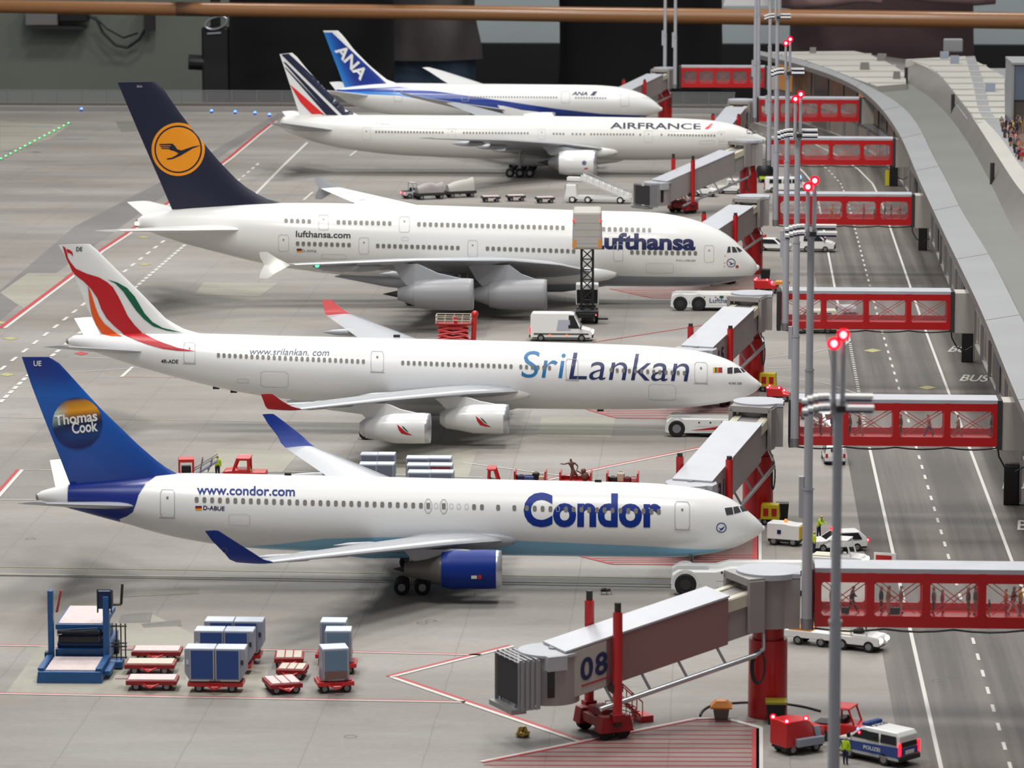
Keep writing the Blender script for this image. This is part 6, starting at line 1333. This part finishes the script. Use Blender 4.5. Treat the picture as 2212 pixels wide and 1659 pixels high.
def sw(t, L, W, H): MB().add([(2.2, -W/2-.03, .62), (4.8, -W/2-.03, 1.0), (8, -W/2-.03, 1.2), (8, -W/2-.03, .95), (4.8, -W/2-.03, .72)], [range(5)]).build('side_swoosh', M['red'], t)
push_tug('white aircraft tug with red swoosh under the feather tailed nose', (1437, 938), .0, 8.5, 3.2, 1.65, (1.05,), .78, sw)
def lt(t, L, W, H):
    flat_label(t, 'Lufthansa LEOS', (4.3, -W/2-.03, .95), (5.2, 0, 0), (0, 0, 1), .52, 'grey_text', 'side_lettering')
    for x, m in ((5.7, 'sri_green'), (7.3, 'orange'), (8.6, 'red')): MB().box((x, -W/2-.03, 1.6), (.45, .03, .26)).build('side_mark', M[m], t)
push_tug('white aircraft tug with two wheels in a row under the double-deck nose', (1449, 667), -.01, 10.5, 3.4, 1.9, (1.1, 3.15), .83, lt)
# -- high lift catering truck against the double-deck jet
p = G(1268, 700); k = sc_at((1268, 700)); t = thing('catering_truck', 'high lift truck with pale box raised against the double-deck airliner', 'truck', (p.x, p.y, 0), PI/2+.03)
zb = (700-541)/k/.985; Hb = 4.1
MB().box((3.2, 0, zb+Hb/2), (6.0, 3.3, Hb), top=(1, .94)).build('box_body', M['white_roof'], t, bevel=.25)
for i in range(4): MB().box((.19, 0, zb+.7+i*.75), (.03, 2.9, .04)).build('shutter_line', M['panel_line'], t)
for s in (-1, 1): MB().box((.17, s*1.36, zb+.6), (.05, .3, .95)).build('warning_panel', M['orange'], t); lamp('corner_light', t, (.1, s*1.5, zb+Hb-.95), .13, 'red_glow')
ms = MB()
for y in (-.62, .62):
    for x in (.9, 2.2): ms.box((x, y, (1.3+zb)/2), (.26, .26, zb-1.3))
nb = 6
for i in range(nb):
    z0, z1 = sm(1.4, zb, i/nb), sm(1.4, zb, (i+1)/nb); ms.cyl((.8, -.6, z0), (.8, .6, z1), .07, n=6).cyl((.8, .6, z0), (.8, -.6, z1), .07, n=6).box((.85, 0, z1), (.14, 1.3, .12))
ms.build('mast', M['black'], t)
MB().box((3.2, 0, 1.0), (7.6, 1.9, .5)).box((.4, 0, 1.2), (1.6, 2.5, .5)).build('chassis', M['black'], t, bevel=.05); MB().box((5.9, 0, 2.6), (1.9, 2.5, 2.3)).build('cab', M['white_paint'], t, bevel=.1); MB().box((4.9, 0, 2.4), (.12, 2.3, 1.5)).build('rear_wall', M['black'], t)
wheels(t, (.9, 5.8), 1.2, .5, .34); wheels(t, (2.1,), 1.2, .5, .34)
for s in (-1, 1): MB().box((.3, s*1.75, .55), (.5, 1.1, .16)).build('stabilizer', M['black'], t)
for y in (-.75, -.55, -.95): lamp('tail_light', t, (-.42, y, 1.05), .11, 'red_lamp' if y < -.6 else 'orange_lamp')
# -- scissor lift
p = G(980, 752); t = thing('scissor_lift', 'red scissor lift with pale railing behind the feather tailed airliner', 'lift', (p.x, p.y, 0), .0)
MB().box((0, 0, .6), (3.7, 1.9, .6)).build('base', M['red_truck'], t, bevel=.05); wheels(t, (-1.3, 1.3), .95, .35); sc = MB()
for y in (-.75, .75):
    for i in range(3):
        z = .95+i*.52; sc.cyl((-1.6, y, z), (1.5, y, z+.5), .11, n=6).cyl((1.5, y, z), (-1.6, y, z+.5), .11, n=6)
sc.build('scissor_arm', M['red_truck'], t); MB().box((0, 0, 2.6), (3.7, 1.9, .16)).build('platform', M['red_dark'], t); rl_ = MB()
for z in (3.05, 3.5):
    rl_.path([(-1.8, -.9, z), (1.8, -.9, z), (1.8, .9, z), (-1.8, .9, z), (-1.8, -.9, z)], .045, 6)
for x in (-1.8, -.9, 0, .9, 1.8):
    for y in (-.9, .9): rl_.cyl((x, y, 2.65), (x, y, 3.5), .04, n=6)
rl_.build('railing', M['cream'], t); c_ = MB().cyl((2.05, 0, .3), (2.2, 0, 3.5), .27, n=12).sph((2.22, 0, 3.6), .38, 12).build('lift_post', M['red_truck'], t, smooth=.8); MB().box((.2, 0, 2.95), (.4, .4, .6)).build('control_box', M['red_truck'], t)
# -- cars right of the noses
def car(name, label, px, rz, m='white_paint', L=4.4, W=1.8, H=1.5, lights=(), cat='car', low=None):
    p = G(*px); t = thing(name, label, cat, (p.x, p.y, 0), rz, 'cars and vans by the service road'); h = L/2
    side_body([(-h, .35), (h, .35), (h+.03, .7), (h-.2, .88), (h-1.1, .95), (h-1.9, H-.05), (h-2.3, H), (-h+.6, H), (-h+.12, H-.45), (-h-.02, .8)], W, .2, .9).build('body', M[m], t, bevel=.06)
    glass_side(t, [(-h+.45, .95), (h-1.35, .95), (h-1.98, H-.12), (-h+.75, H-.12)], W, .2, .9, H)
    MB().add([(-h+.1, -W/2+.28, 1.0), (-h+.1, W/2-.28, 1.0), (-h+.56, W/2-.38, H-.06), (-h+.56, -W/2+.38, H-.06)], [(0, 1, 2, 3)]).build('rear_window', M['dark_glass'], t); MB().add([(h-1.12, -W/2+.25, 1.0), (h-1.12, W/2-.25, 1.0), (h-1.86, W/2-.35, H-.08), (h-1.86, -W/2+.35, H-.08)], [(0, 1, 2, 3)]).build('windscreen', M['dark_glass'], t)
    wheels(t, (-h+.85, h-.85), W/2+.01, .33); MB().box((0, 0, .36), (L*.96, W*.98, .22)).build('sill', M[low or 'black'], t)
    for s in (-1, 1):
        if 'tail' in lights: lamp('tail_light', t, (-h-.02, s*(W/2-.22), .82), .17, 'red_lamp', 10)
        else: MB().box((-h-.0, s*(W/2-.14), .85), (.08, .2, .34)).build('tail_light', M['red'], t)
        if 'head' in lights: lamp('headlight', t, (h, s*(W/2-.3), .7), .15, 'white_lamp')
    return t, h
t, h = car('minibus', 'white minibus with blue lower edge seen from behind under the second gangway', (1800, 996), PI/2+.05, L=4.6, H=1.9, low='police_blue'); MB().box((-h+.02, 0, 1.35), (.05, .8, .3)).build('rear_pane', M['black'], t)
t, h = car('car', 'white car with glowing red rear lights next to the yellow vested workers', (1808, 1188), PI+.25, L=4.4, H=1.55, lights=('tail',)); MB().box((.2, 0, 1.62), (.4, 1.3, .16)).build('light_bar', M['red_lamp'], t); MB().box((2.24, 0, .75), (.06, 1.5, .5)).build('grille', M['black'], t); lamp('front_lamp', t, (2.25, .6, .45), .12, 'red_lamp')
t, h = car('car', 'white car with red roof patch behind the double-deck nose', (1672, 541), -.25, L=4.2, H=1.6); MB().box((-1.6, .3, 1.55), (.8, 1.1, .7)).build('red_cover', M['red'], t)
t, h = van('van', 'white van with open side behind the lamp poles, by the fourth gangway', (1764, 543), -.1, 4.6, 2.0, 2.3, 'white_paint', glass=[(-1.6, -.2)], group='cars and vans by the service road')
t, h = van('ambulance', 'cream and orange ambulance seen through the third gangway panes', (1757, 718), PI+.05, 5.2, 2.1, 2.5, 'cream', 'ambulance', lights=('tail',), glass=[(-1.9, -.6), (-.4, .6)]); 
for s in (-1, 1): MB().box((0, s*1.07, .95), (4.9, .04, .3)).build('side_stripe', M['orange'], t)
t, h = van('van', 'pale van with orange stripe right of the ambulance behind the third gangway', (1822, 700), PI/2+.3, 4.2, 1.9, 2.2, 'bridge_roof', group='cars and vans by the service road'); MB().box((-2.13, 0, 1.05), (.05, 1.7, .25)).build('rear_stripe', M['orange'], t)
t, h = car('car', 'car with lit headlights behind the second gangway', (1790, 925), -PI/2+.35, L=4.4, H=1.5, lights=('head',))
tug('red tractor seen through the left panes of the second gangway', (1765, 905), -.3, 'red_truck', 3.4, 1.7, 1.9)
t, h = van('tank_van', 'white service van with blue lamp behind the pole by the fifth gangway', (1700, 415), .0, 6.5, 2.2, 2.2, 'white_paint', 'van', glass=[(-2.6, -.8), (-.6, .6)]); lamp('blue_light', t, (1.8, -1.0, 2.3), .3, 'blue_lamp')
p = G(1660, 402); t = thing('air_start_unit', 'black rounded blower unit right of the fifth gangway column', 'blower', (p.x-.5, p.y+6, 0), 0); MB().sph((0, 0, 1.5), 1.35, 18, sc=(1, .9, 1.1)).build('body', M['black'], t, smooth=2); MB().box((.1, -1.2, .75), (1.8, .2, .4)).build('front_strip', M['hivis'], t); wheels(t, (-.6, .6), .8, .35)
t = tug('white tractor with dark seat in front of the fifth column, pipe across it', (1580, 418), -.2, 'white_paint', 4.2, 1.8, 2.0); tug('small white tractor left behind the slanting pipe of the fifth jet bridge', (1522, 424), -.2, 'white_paint', 3.6, 1.7, 1.5)
# -- empty stand behind the double-deck jet
t = tug('small white tractor with two red lamps, leading the trailers at the empty stand', (891, 428), .5, 'bridge_roof', 3.0, 1.7, 2.2, ('tail',))
def covered(label, px, rz, m, tall):
    p = G(*px); t = thing('covered_trailer', label, 'trailer', (p.x, p.y, 0), rz, 'covered trailers'); MB().box((0, 0, .75), (4.4, 1.7, .4)).build('chassis', M['dark_metal'], t); wheels(t, (-1.5, 1.5), .85, .35)
    R = [[(x, .8*math.cos(PI*i/10), .95+h*math.sin(PI*i/10)) for i in range(11)] for x, h in ((-2.0, .9), (-1, 1.3), (0, 1.5), (1, tall), (1.9, tall+.3))]; MB().loft(R, cap=True, closed=False).build('cover', M[m], t, smooth=1)
covered('grey covered trailer, first in line behind the small tractor', (928, 430), .45, 'bridge_grey', 1.2); covered('pale covered trailer, second in line behind the small tractor', (994, 426), .45, 'white_roof', 1.6)
def dolly(label, px, rz, L=3.2, W=2.0, bed='cart_bed', z=.62, fr='red_dark', group='flat dollies', slabs=0, towx=None, prongs=False, proto={}):
    p = G(*px); key = (L, W, bed, z, fr, slabs, prongs)
    if key in proto: return dup(proto[key], (p.x, p.y, 0), rz, label, group)
    t = thing('dolly', label, 'dolly', (p.x, p.y, 0), rz, group); proto[key] = t
    MB().box((0, 0, z-.16), (L, W, .3)).build('frame', M[fr], t, bevel=.04); MB().box((0, 0, z+.01), (L-.3, W-.3, .1)).build('bed', M[bed], t)
    if slabs:
        for i in range(1, slabs): MB().box((-L/2+.15+(L-.3)*i/slabs, 0, z+.07), (.07, W-.3, .03)).build('bed_gap', M[fr], t)
    wheels(t, (-L*.3, L*.3), W/2-.12, .3, .2)
    MB().path([(-.5, -W/2, z-.22), (0, -W/2-.75, z-.3), (.5, -W/2, z-.22)], .06, 6).path([(-.3, -W/2-.28, z-.26), (.3, -W/2-.28, z-.26)], .05, 6).build('drawbar', M['red_truck' if fr != 'dark_metal' else 'cart_bed'], t)
    if prongs:
        for y in (.15, .55): MB().box((-L/2-.4, y, z-.1), (.8, .14, .12)).build('prong', M['cart_bed'], t)
    return t
for (x, y, l) in ((1060, 436, 'first small dolly from the left at the empty stand'), (1114, 434, 'middle small dolly at the empty stand'), (1177, 438, 'right small dolly near the stair truck at the empty stand')): dolly('pinkish '+l, (x, y), .25, 2.6, 1.7, 'cart_bed', .8, 'dark_metal', 'small dollies at the empty stand')
# stair truck
p = G(1290, 438); t = thing('stair_truck', 'white passenger stair truck sloping down to the right at the empty stand', 'truck', (p.x, p.y, 0), PI-.12)
MB().box((0, 0, .8), (9.0, 2.0, .4)).build('chassis', M['white_paint'], t); MB().box((3.6, 0, 1.7), (1.7, 2.1, 1.8), top=(.85, .95)).build('cab', M['white_paint'], t, bevel=.08); MB().box((3.6, -1.04, 2.0), (1.0, .05, .7)).build('cab_window', M['dark_glass'], t); MB().box((4.42, 0, 2.1), (.05, 1.7, .7)).build('windscreen', M['dark_glass'], t); wheels(t, (3.4, 1.2, -3.4), 1.05, .5, .3, 'white_paint')
MB().loft([[(x, y, z) for y, z in ((-.85, k), (.85, k), (.85, k+.45), (-.85, k+.45))] for x, k in ((-4.8, .35), (2.2, 3.1), (4.2, 3.15))], cap=True).build('stair', M['white_paint'], t); r_ = MB()
for s in (-1, 1):
    r_.path([(-4.8, s*.9, 1.6), (2.2, s*.9, 4.4), (4.3, s*.9, 4.4)], .06, 6)
    for i in range(9): q = i/8; r_.cyl((sm(-4.8, 2.2, q), s*.9, sm(.7, 3.5, q)), (sm(-4.8, 2.2, q), s*.9, sm(1.6, 4.4, q)), .04, n=5)
r_.build('handrail', M['steel'], t)
for s in (-1, 1): MB().loft([[(x, s*.93, z) for z in (k, k+.75)] for x, k in ((-4.8, .55), (2.2, 3.3))], closed=False).build('side_panel', M['white_paint'], t)
# -- front left group: blue high loader
p = G(150, 1476); t = thing('cargo_loader', 'blue cargo loader with a raised second platform at the lower left', 'loader', (p.x, p.y, 0), .02)
MB().box((0, 2.2, .42), (4.3, 4.6, .84), top=(.96, .98)).build('base_frame', M['loader_blue'], t, bevel=.06); MB().box((.05, 2.3, .87), (3.3, 4.0, .06)).build('front_deck', M['cart_bed'], t)
for s in (-1, 1): MB().box((s*1.9, 2.3, .95), (.42, 4.2, .2)).build('side_ledge', M['loader_blue'], t, bevel=.04)
MB().box((.1, 7.8, .75), (3.4, 6.2, 1.2)).build('rear_body', M['loader_blue'], t, bevel=.05); MB().box((.1, 7.6, 1.7), (2.9, 5.0, .7)).build('engine_bay', M['loader_dark'], t)
ar = MB()
for s in (-1.35, 1.35): ar.cyl((s, 5.2, 1.3), (s, 9.6, 2.7), .16, n=8).cyl((s, 9.6, 1.3), (s, 5.2, 2.7), .16, n=8)
for y in (5.2, 9.6): ar.cyl((-1.5, y, 1.6), (1.5, y, 1.6), .22, n=10)
ar.build('scissor_arm', M['loader_dark'], t); MB().box((.05, 7.6, 3.0), (3.2, 6.0, .35)).build('upper_frame', M['loader_blue'], t); MB().box((.05, 7.7, 3.2), (2.9, 5.6, .06)).build('upper_deck', M['cart_bed'], t)
MB().box((.05, 4.3, 2.2), (2.7, .4, .4)).box((.05, 4.2, 2.75), (2.8, .3, .16)).build('roller', M['black'], t)
for i in range(4): MB().cyl((-1.4, 4.3, 2.45+i*.13), (1.3, 4.3, 2.62+i*.13), .05, n=6).build('cross_bar', M['loader_dark'], t)
MB().box((-1.85, 4.6, 3.0), (.36, .5, 5.4)).build('left_mast', M['loader_blue'], t, bevel=.05); MB().box((1.85, 4.6, 2.8), (.4, .6, 5.0)).build('right_mast', M['loader_blue'], t, bevel=.05); MB().box((-2.0, 4.5, .9), (.5, .6, .6)).build('mast_foot', M['loader_dark'], t)
MB().cyl((-1.5, 5, 4.0), (-1.2, 5, 5.6), .08, n=6).build('hand_lever', M['line_red'], t)
cb = MB().box((1.75, 5.0, 5.0), (.95, .9, 1.3)).build('control_cabin', M['loader_dark'], t, bevel=.05); MB().box((1.75, 4.52, 5.2), (.6, .05, .6)).build('cabin_window', M['navy'], cb); MB().path([(1.3, 4.5, 4.1), (1.3, 4.5, 5.8), (2.2, 4.5, 5.8), (2.2, 4.5, 4.1)], .06, 6).path([(2.3, 4.9, 4.6), (2.8, 5.0, 4.6), (2.9, 5.0, 6.1)], .1, 6).build('cabin_frame', M['dark_metal'], t)
ld = MB()
for x in (2.45, 2.75, 3.05): ld.cyl((x, 5.0, .6), (x, 5.0, 3.2), .05, n=6)
for z in (.7, 1.5, 1.75, 3.0): ld.cyl((2.1, 5.0, z), (3.15, 5.0, z), .07, n=6)
ld.build('side_ladder', M['dark_metal'], t); MB().box((2.5, 4.6, .35), (.9, 1.2, .5)).build('side_step', M['loader_blue'], t, bevel=.05); MB().box((2.35, 2.3, .5), (.4, 2.6, .3)).build('side_pipe', M['loader_blue'], t)
wheels(t, (-1.4, 1.5), 0.0, .01, .02) if 0 else None
for s in (-1, 1):
    w_ = MB().cyl((s*1.75, 9.2, .5), (s*2.05, 9.2, .5), .5, n=20).build('wheel', M['tyre'], t, smooth=.7)
t.scale = (1, 1, .92)
# dollies and container carts
dolly('red framed dolly with two prongs, lowest of the three between the loader and containers', (330, 1487), .03, 3.3, 1.9, 'cart_bed', .72, prongs=True, group='dollies left of the containers'); dolly('red framed dolly with cream bed, middle of the three beside the blue loader', (326, 1452), .03, 3.3, 1.9, 'cream_bed', .72, group='dollies left of the containers'); dolly('red framed dolly with prongs, rearmost of the three beside the blue loader', (340, 1424), .03, 3.3, 1.9, 'cart_bed', .72, prongs=True, group='dollies left of the containers')
dolly('small three-panel dolly, nearest of the three right of the containers', (610, 1492), .34, 2.15, 2.5, 'cart_bed', .72, slabs=3, group='dollies right of the containers'); dolly('small three-panel dolly, middle of the three right of the containers', (632, 1463), -.05, 1.9, 2.0, 'cream_bed', .72, slabs=3, group='dollies right of the containers'); dolly('small three-panel dolly, rearmost of the three right of the containers', (625, 1437), .08, 1.95, 2.4, 'cream_bed', .73, slabs=3, group='dollies right of the containers')
def container(label, loc, rz, side, W=1.95, D=1.6, H=2.1, curtain='container_blue', group='air freight containers', proto={}):
    """loaded container with one slanting lower corner (side -1 left, +1 right, 0 none)"""
    key = (side, W, D, H, curtain)
    if key in proto: return dup(proto[key], loc, rz, label, group)
    t = thing('freight_container', label, 'container', loc, rz, group); proto[key] = t; w2 = W/2
    if side < 0: P = [(-w2+.35, 0), (w2, 0), (w2, H), (-w2, H), (-w2, .55)]
    elif side > 0: P = [(-w2, 0), (w2-.35, 0), (w2, .55), (w2, H), (-w2, H)]
    else: P = [(-w2, 0), (w2, 0), (w2, H), (-w2, H)]
    MB().prism(P, -D/2, D/2).build('shell', M['container_grey'], t, bevel=.03); MB().box((0, 0, H+.02), (W-.06, D-.06, .05)).build('lid', M['container_top'], t)
    a, b = (-w2+.42, w2-.1) if side < 0 else (-w2+.1, w2-.42) if side > 0 else (-w2+.15, w2-.15)
    if curtain: MB().box(((a+b)/2, -D/2-.015, H*.52), (b-a, .04, H*.88)).build('curtain', M[curtain], t)
    MB().box((0, -D/2-.03, .06), (W-.7, .06, .1)).build('base_rail', M['silver'], t); [MB().box((q, -D/2-.02, H*.52), (.06, .05, H*.9)).build('door_post', M['silver'], t) for q in (a-.04, b+.04)]
    if side: MB().box((-side*(-w2+.2), -D/2-.02, H*.6), (.16, .04, .3)).build('data_plate', M['dark_metal' if side > 0 else 'container_top'], t)
    return t
def cart(label, px, rz, L=3.6, W=1.5, z=.72, fr='red_truck'): return dolly(label, px, rz, L, W, 'red_dark', z, fr, 'container carts')
for (x, y, nm) in ((468, 1490, 'front'), (487, 1450, 'middle'), (508, 1428, 'rear')):
    p = G(x, y+2); rz = .0; cart('red cart carrying two joined containers, %s one of the left stack' % nm, (x, y+2), rz)
    for s in (-1, 1): container('grey container with blue curtain, %s of the %s pair' % ('left' if s < 0 else 'right', nm), (p.x+s*.99, p.y, .80), 0, s)
mk('pale_curtain', (112, 140, 166), .5); mk('rust_panel', (120, 92, 88), .6)
for i, (x, y, rz, nm) in enumerate(((722, 1492, .25, 'nearest of the right stack, pale blue curtain and rusty lower panel'), (732, 1452, .05, 'middle of the right stack, slightly turned'), (722, 1432, .0, 'rearmost of the right stack'))):
    p = G(x, y); cart('small red cart under a single container, '+['front', 'middle', 'rear'][i]+' of the right group', (x, y), rz, 2.4, 1.7, .78, 'red_truck'); c_ = container('single grey container, '+nm, (p.x, p.y, .86), rz, 0, 1.75, 1.65, 2.05, 'pale_curtain', 'single containers on small carts')
    if i == 0: MB().box((0, -.86, .33), (1.5, .05, .6)).build('lower_panel', M['rust_panel'], c_)
# -- group behind the blue tailed airliner: containers, luggage trolleys
mk('slate', (108, 114, 128), .45); mk('brick_red', (142, 52, 58), .5)
for (x, y, cur, nm) in ((797, 1046, 'slate', 'left'), (833, 1046, 'slate', 'right')):
    for k in range(2): p = G(x+k*2, y-22*k+14); container('grey freight container behind the far wing, %s of the %s row' % (nm, ('front', 'rear')[k]), (p.x, p.y, .5), 0, 0, 1.55, 1.5, 1.8, cur, 'containers behind the blue tailed airliner')
for (x, nm) in ((907, 'left'), (955, 'right')):
    for k in range(3): p = G(x-k*2, 1078-16*k); container('pale topped container right of the far wing, %s one of row %s from the front' % (nm, ('one', 'two', 'three')[k]), (p.x, p.y, .5), 0, 0, 1.95, 1.6, 1.8, 'brick_red' if (k == 1 and nm == 'right') else 'slate', 'containers behind the blue tailed airliner')
def trolley(label, px):
    p = G(*px); t = thing('luggage_trolley', label, 'trolley', (p.x, p.y, 0), -.03, 'luggage trolleys'); MB().box((0, 0, .6), (2.7, 1.5, .24)).build('bed', M['red_truck'], t, bevel=.04)
    for s in (-1, 1): MB().box((s*1.28, 0, 1.1), (.14, 1.5, .9)).build('end_board', M['red_truck'], t, bevel=.04)
    MB().box((0, .7, .85), (2.6, .06, .35)).build('side_board', M['red_dark'], t); wheels(t, (-.9, .9), .7, .3, .2); MB().cyl((1.35, 0, .5), (2.1, 0, .45), .05, n=6).build('tow_bar', M['red_dark'], t); return p
def case(p, dx, dy, sz, m, label, z=.72):
    t = thing('suitcase', label, 'bag', (p.x+dx, p.y+dy, z), rnd.random()*.6-.3, 'luggage on the red trolleys'); MB().box((0, 0, sz[2]/2), sz).build('body', M[m], t, bevel=min(sz)*.2); MB().path([(-.12, 0, sz[2]), (-.12, 0, sz[2]+.07), (.12, 0, sz[2]+.07), (.12, 0, sz[2])], .02, 5).build('handle', M['black'], t)
p1 = trolley('red luggage trolley with blue and black bags, left of the three behind the airliner roof', (1146, 1055)); case(p1, -.75, -.1, (.8, .5, .4), 'c_navy', 'navy bag at the left end of the left luggage trolley'); case(p1, -.1, -.2, (.8, .55, .35), 'c_blue', 'blue bag in the middle of the left luggage trolley'); case(p1, .45, .1, (.55, .5, .62), 'black', 'black rounded bag on the left luggage trolley'); case(p1, .95, -.2, (.5, .5, .4), 'c_cream', 'cream bag at the right end of the left luggage trolley')
p2 = trolley('red luggage trolley carrying a brown statue, middle of the three', (1244, 1057)); p3 = trolley('red luggage trolley with pale and red bags, right of the three', (1345, 1059)); case(p3, -.8, 0, (.7, .5, .42), 'black', 'black bag at the left end of the right luggage trolley'); case(p3, -.15, .1, (.6, .55, .75), 'c_cream', 'tall cream bag on the right luggage trolley'); case(p3, .4, -.1, (.6, .5, .4), 'c_maroon', 'dark red bag on the right luggage trolley'); case(p3, .95, 0, (.5, .5, .36), 'c_pink', 'pink bag at the right end of the right luggage trolley')
mk('bronze', (106, 74, 62), .5, metal=.2)
V = {'pel': (.0, 0, .75, .17), 'wa': (-.1, 0, 1.1, .15), 'ch': (-.2, 0, 1.45, .19), 'ne': (-.22, 0, 1.72, .08), 'he': (-.25, -.03, 1.92, .13), 'sl': (-.42, -.1, 1.55, .08), 'el': (-.75, -.2, 1.45, .06), 'ha': (-1.1, -.25, 1.5, .05), 'sr': (.1, .1, 1.5, .08), 'er': (.35, .1, 1.25, .06), 'hr': (.3, -.1, .95, .05), 'kl': (-.25, -.2, .4, .1), 'fl': (-.2, -.25, .05, .07), 'kr': (.3, .15, .45, .1), 'fr': (.15, .25, .05, .07)}
me = skin_mesh('body', V, [('pel', 'wa'), ('wa', 'ch'), ('ch', 'ne'), ('ne', 'he'), ('ch', 'sl'), ('sl', 'el'), ('el', 'ha'), ('ch', 'sr'), ('sr', 'er'), ('er', 'hr'), ('pel', 'kl'), ('kl', 'fl'), ('pel', 'kr'), ('kr', 'fr')])
me.materials.clear(); me.materials.append(M['bronze']); o = link('statue', me, None, None, (p2.x-.2, p2.y, .7)); tag(o, 'brown human statue with outstretched arm on the middle luggage trolley', 'statue'); 
t = thing('carved_bust', 'small brown carved bust on the right end of the middle luggage trolley', 'statue', (p2.x+.75, p2.y, .72)); MB().sph((0, 0, .38), .36, 12, sc=(1, .8, 1.1)).sph((-.12, 0, .85), .22, 12).cyl((-.2, 0, .6), (-.75, -.1, .9), .06, n=6).build('bust', M['bronze'], t, smooth=1.2)
# -- fly on the apron, crumpled gold scrap
p = G(1309, 1284); t = thing('fly', 'real dark housefly standing on the apron in front of the first tug', 'insect', (p.x, p.y, 0), .1)
V = {'th': (.1, 0, .34, .15), 'ab': (-.14, 0, .34, .17), 'tail': (-.42, 0, .28, .08), 'he': (.34, 0, .32, .11)}
me = skin_mesh('body', V, [('th', 'ab'), ('ab', 'tail'), ('th', 'he')]); me.materials.clear(); mk('fly_brown', (56, 38, 30), .35); me.materials.append(M['fly_brown']); link('body', me, t)
for s in (-1, 1):
    MB().add([(.1, s*.08, .48), (-.2, s*.24, .46), (-.5, s*.22, .36), (-.4, s*.12, .42)], [(0, 1, 2, 3)]).build('wing', M['dark_metal'], t)
    for x in (-.12, .05, .2): MB().path([(x, s*.06, .32), (x+(x-.05)*.9, s*.26, .3), (x+(x-.05)*1.5, s*.34, 0)], .014, 5).build('leg', M['black'], t)
p = G(1130, 1591); mk('gold_foil', (206, 176, 96), .3, metal=.6); mb = MB().sph((0, 0, 0), .4, 14); rr = random.Random(3); mb.v = [(x*(.7+rr.random()*.6), y*(.7+rr.random()*.5), max(0, (z+.3)*(.5+rr.random()*.5))) for x, y, z in mb.v]
o = mb.build('foil_scrap', M['gold_foil'], None, loc=(p.x, p.y, 0)); tag(o, 'crumpled golden foil scrap on the apron left of the red bogie', 'scrap')
# manhole rings
for x, y in ((931, 1341), (912, 1346), (757, 1591), (66, 1164), (2025, 1470), (2058, 1462)):
    q = G(x, y); mb = MB(); mb.add([(q.x+r*math.cos(2*PI*i/24), q.y+r*math.sin(2*PI*i/24), .03) for i in range(24) for r in (.30, .42)], [(2*i, 2*i+1, (2*i+3) % 48, (2*i+2) % 48) for i in range(24)]); mb.build('manhole_cover', M['dark_stain'], FLOOR)
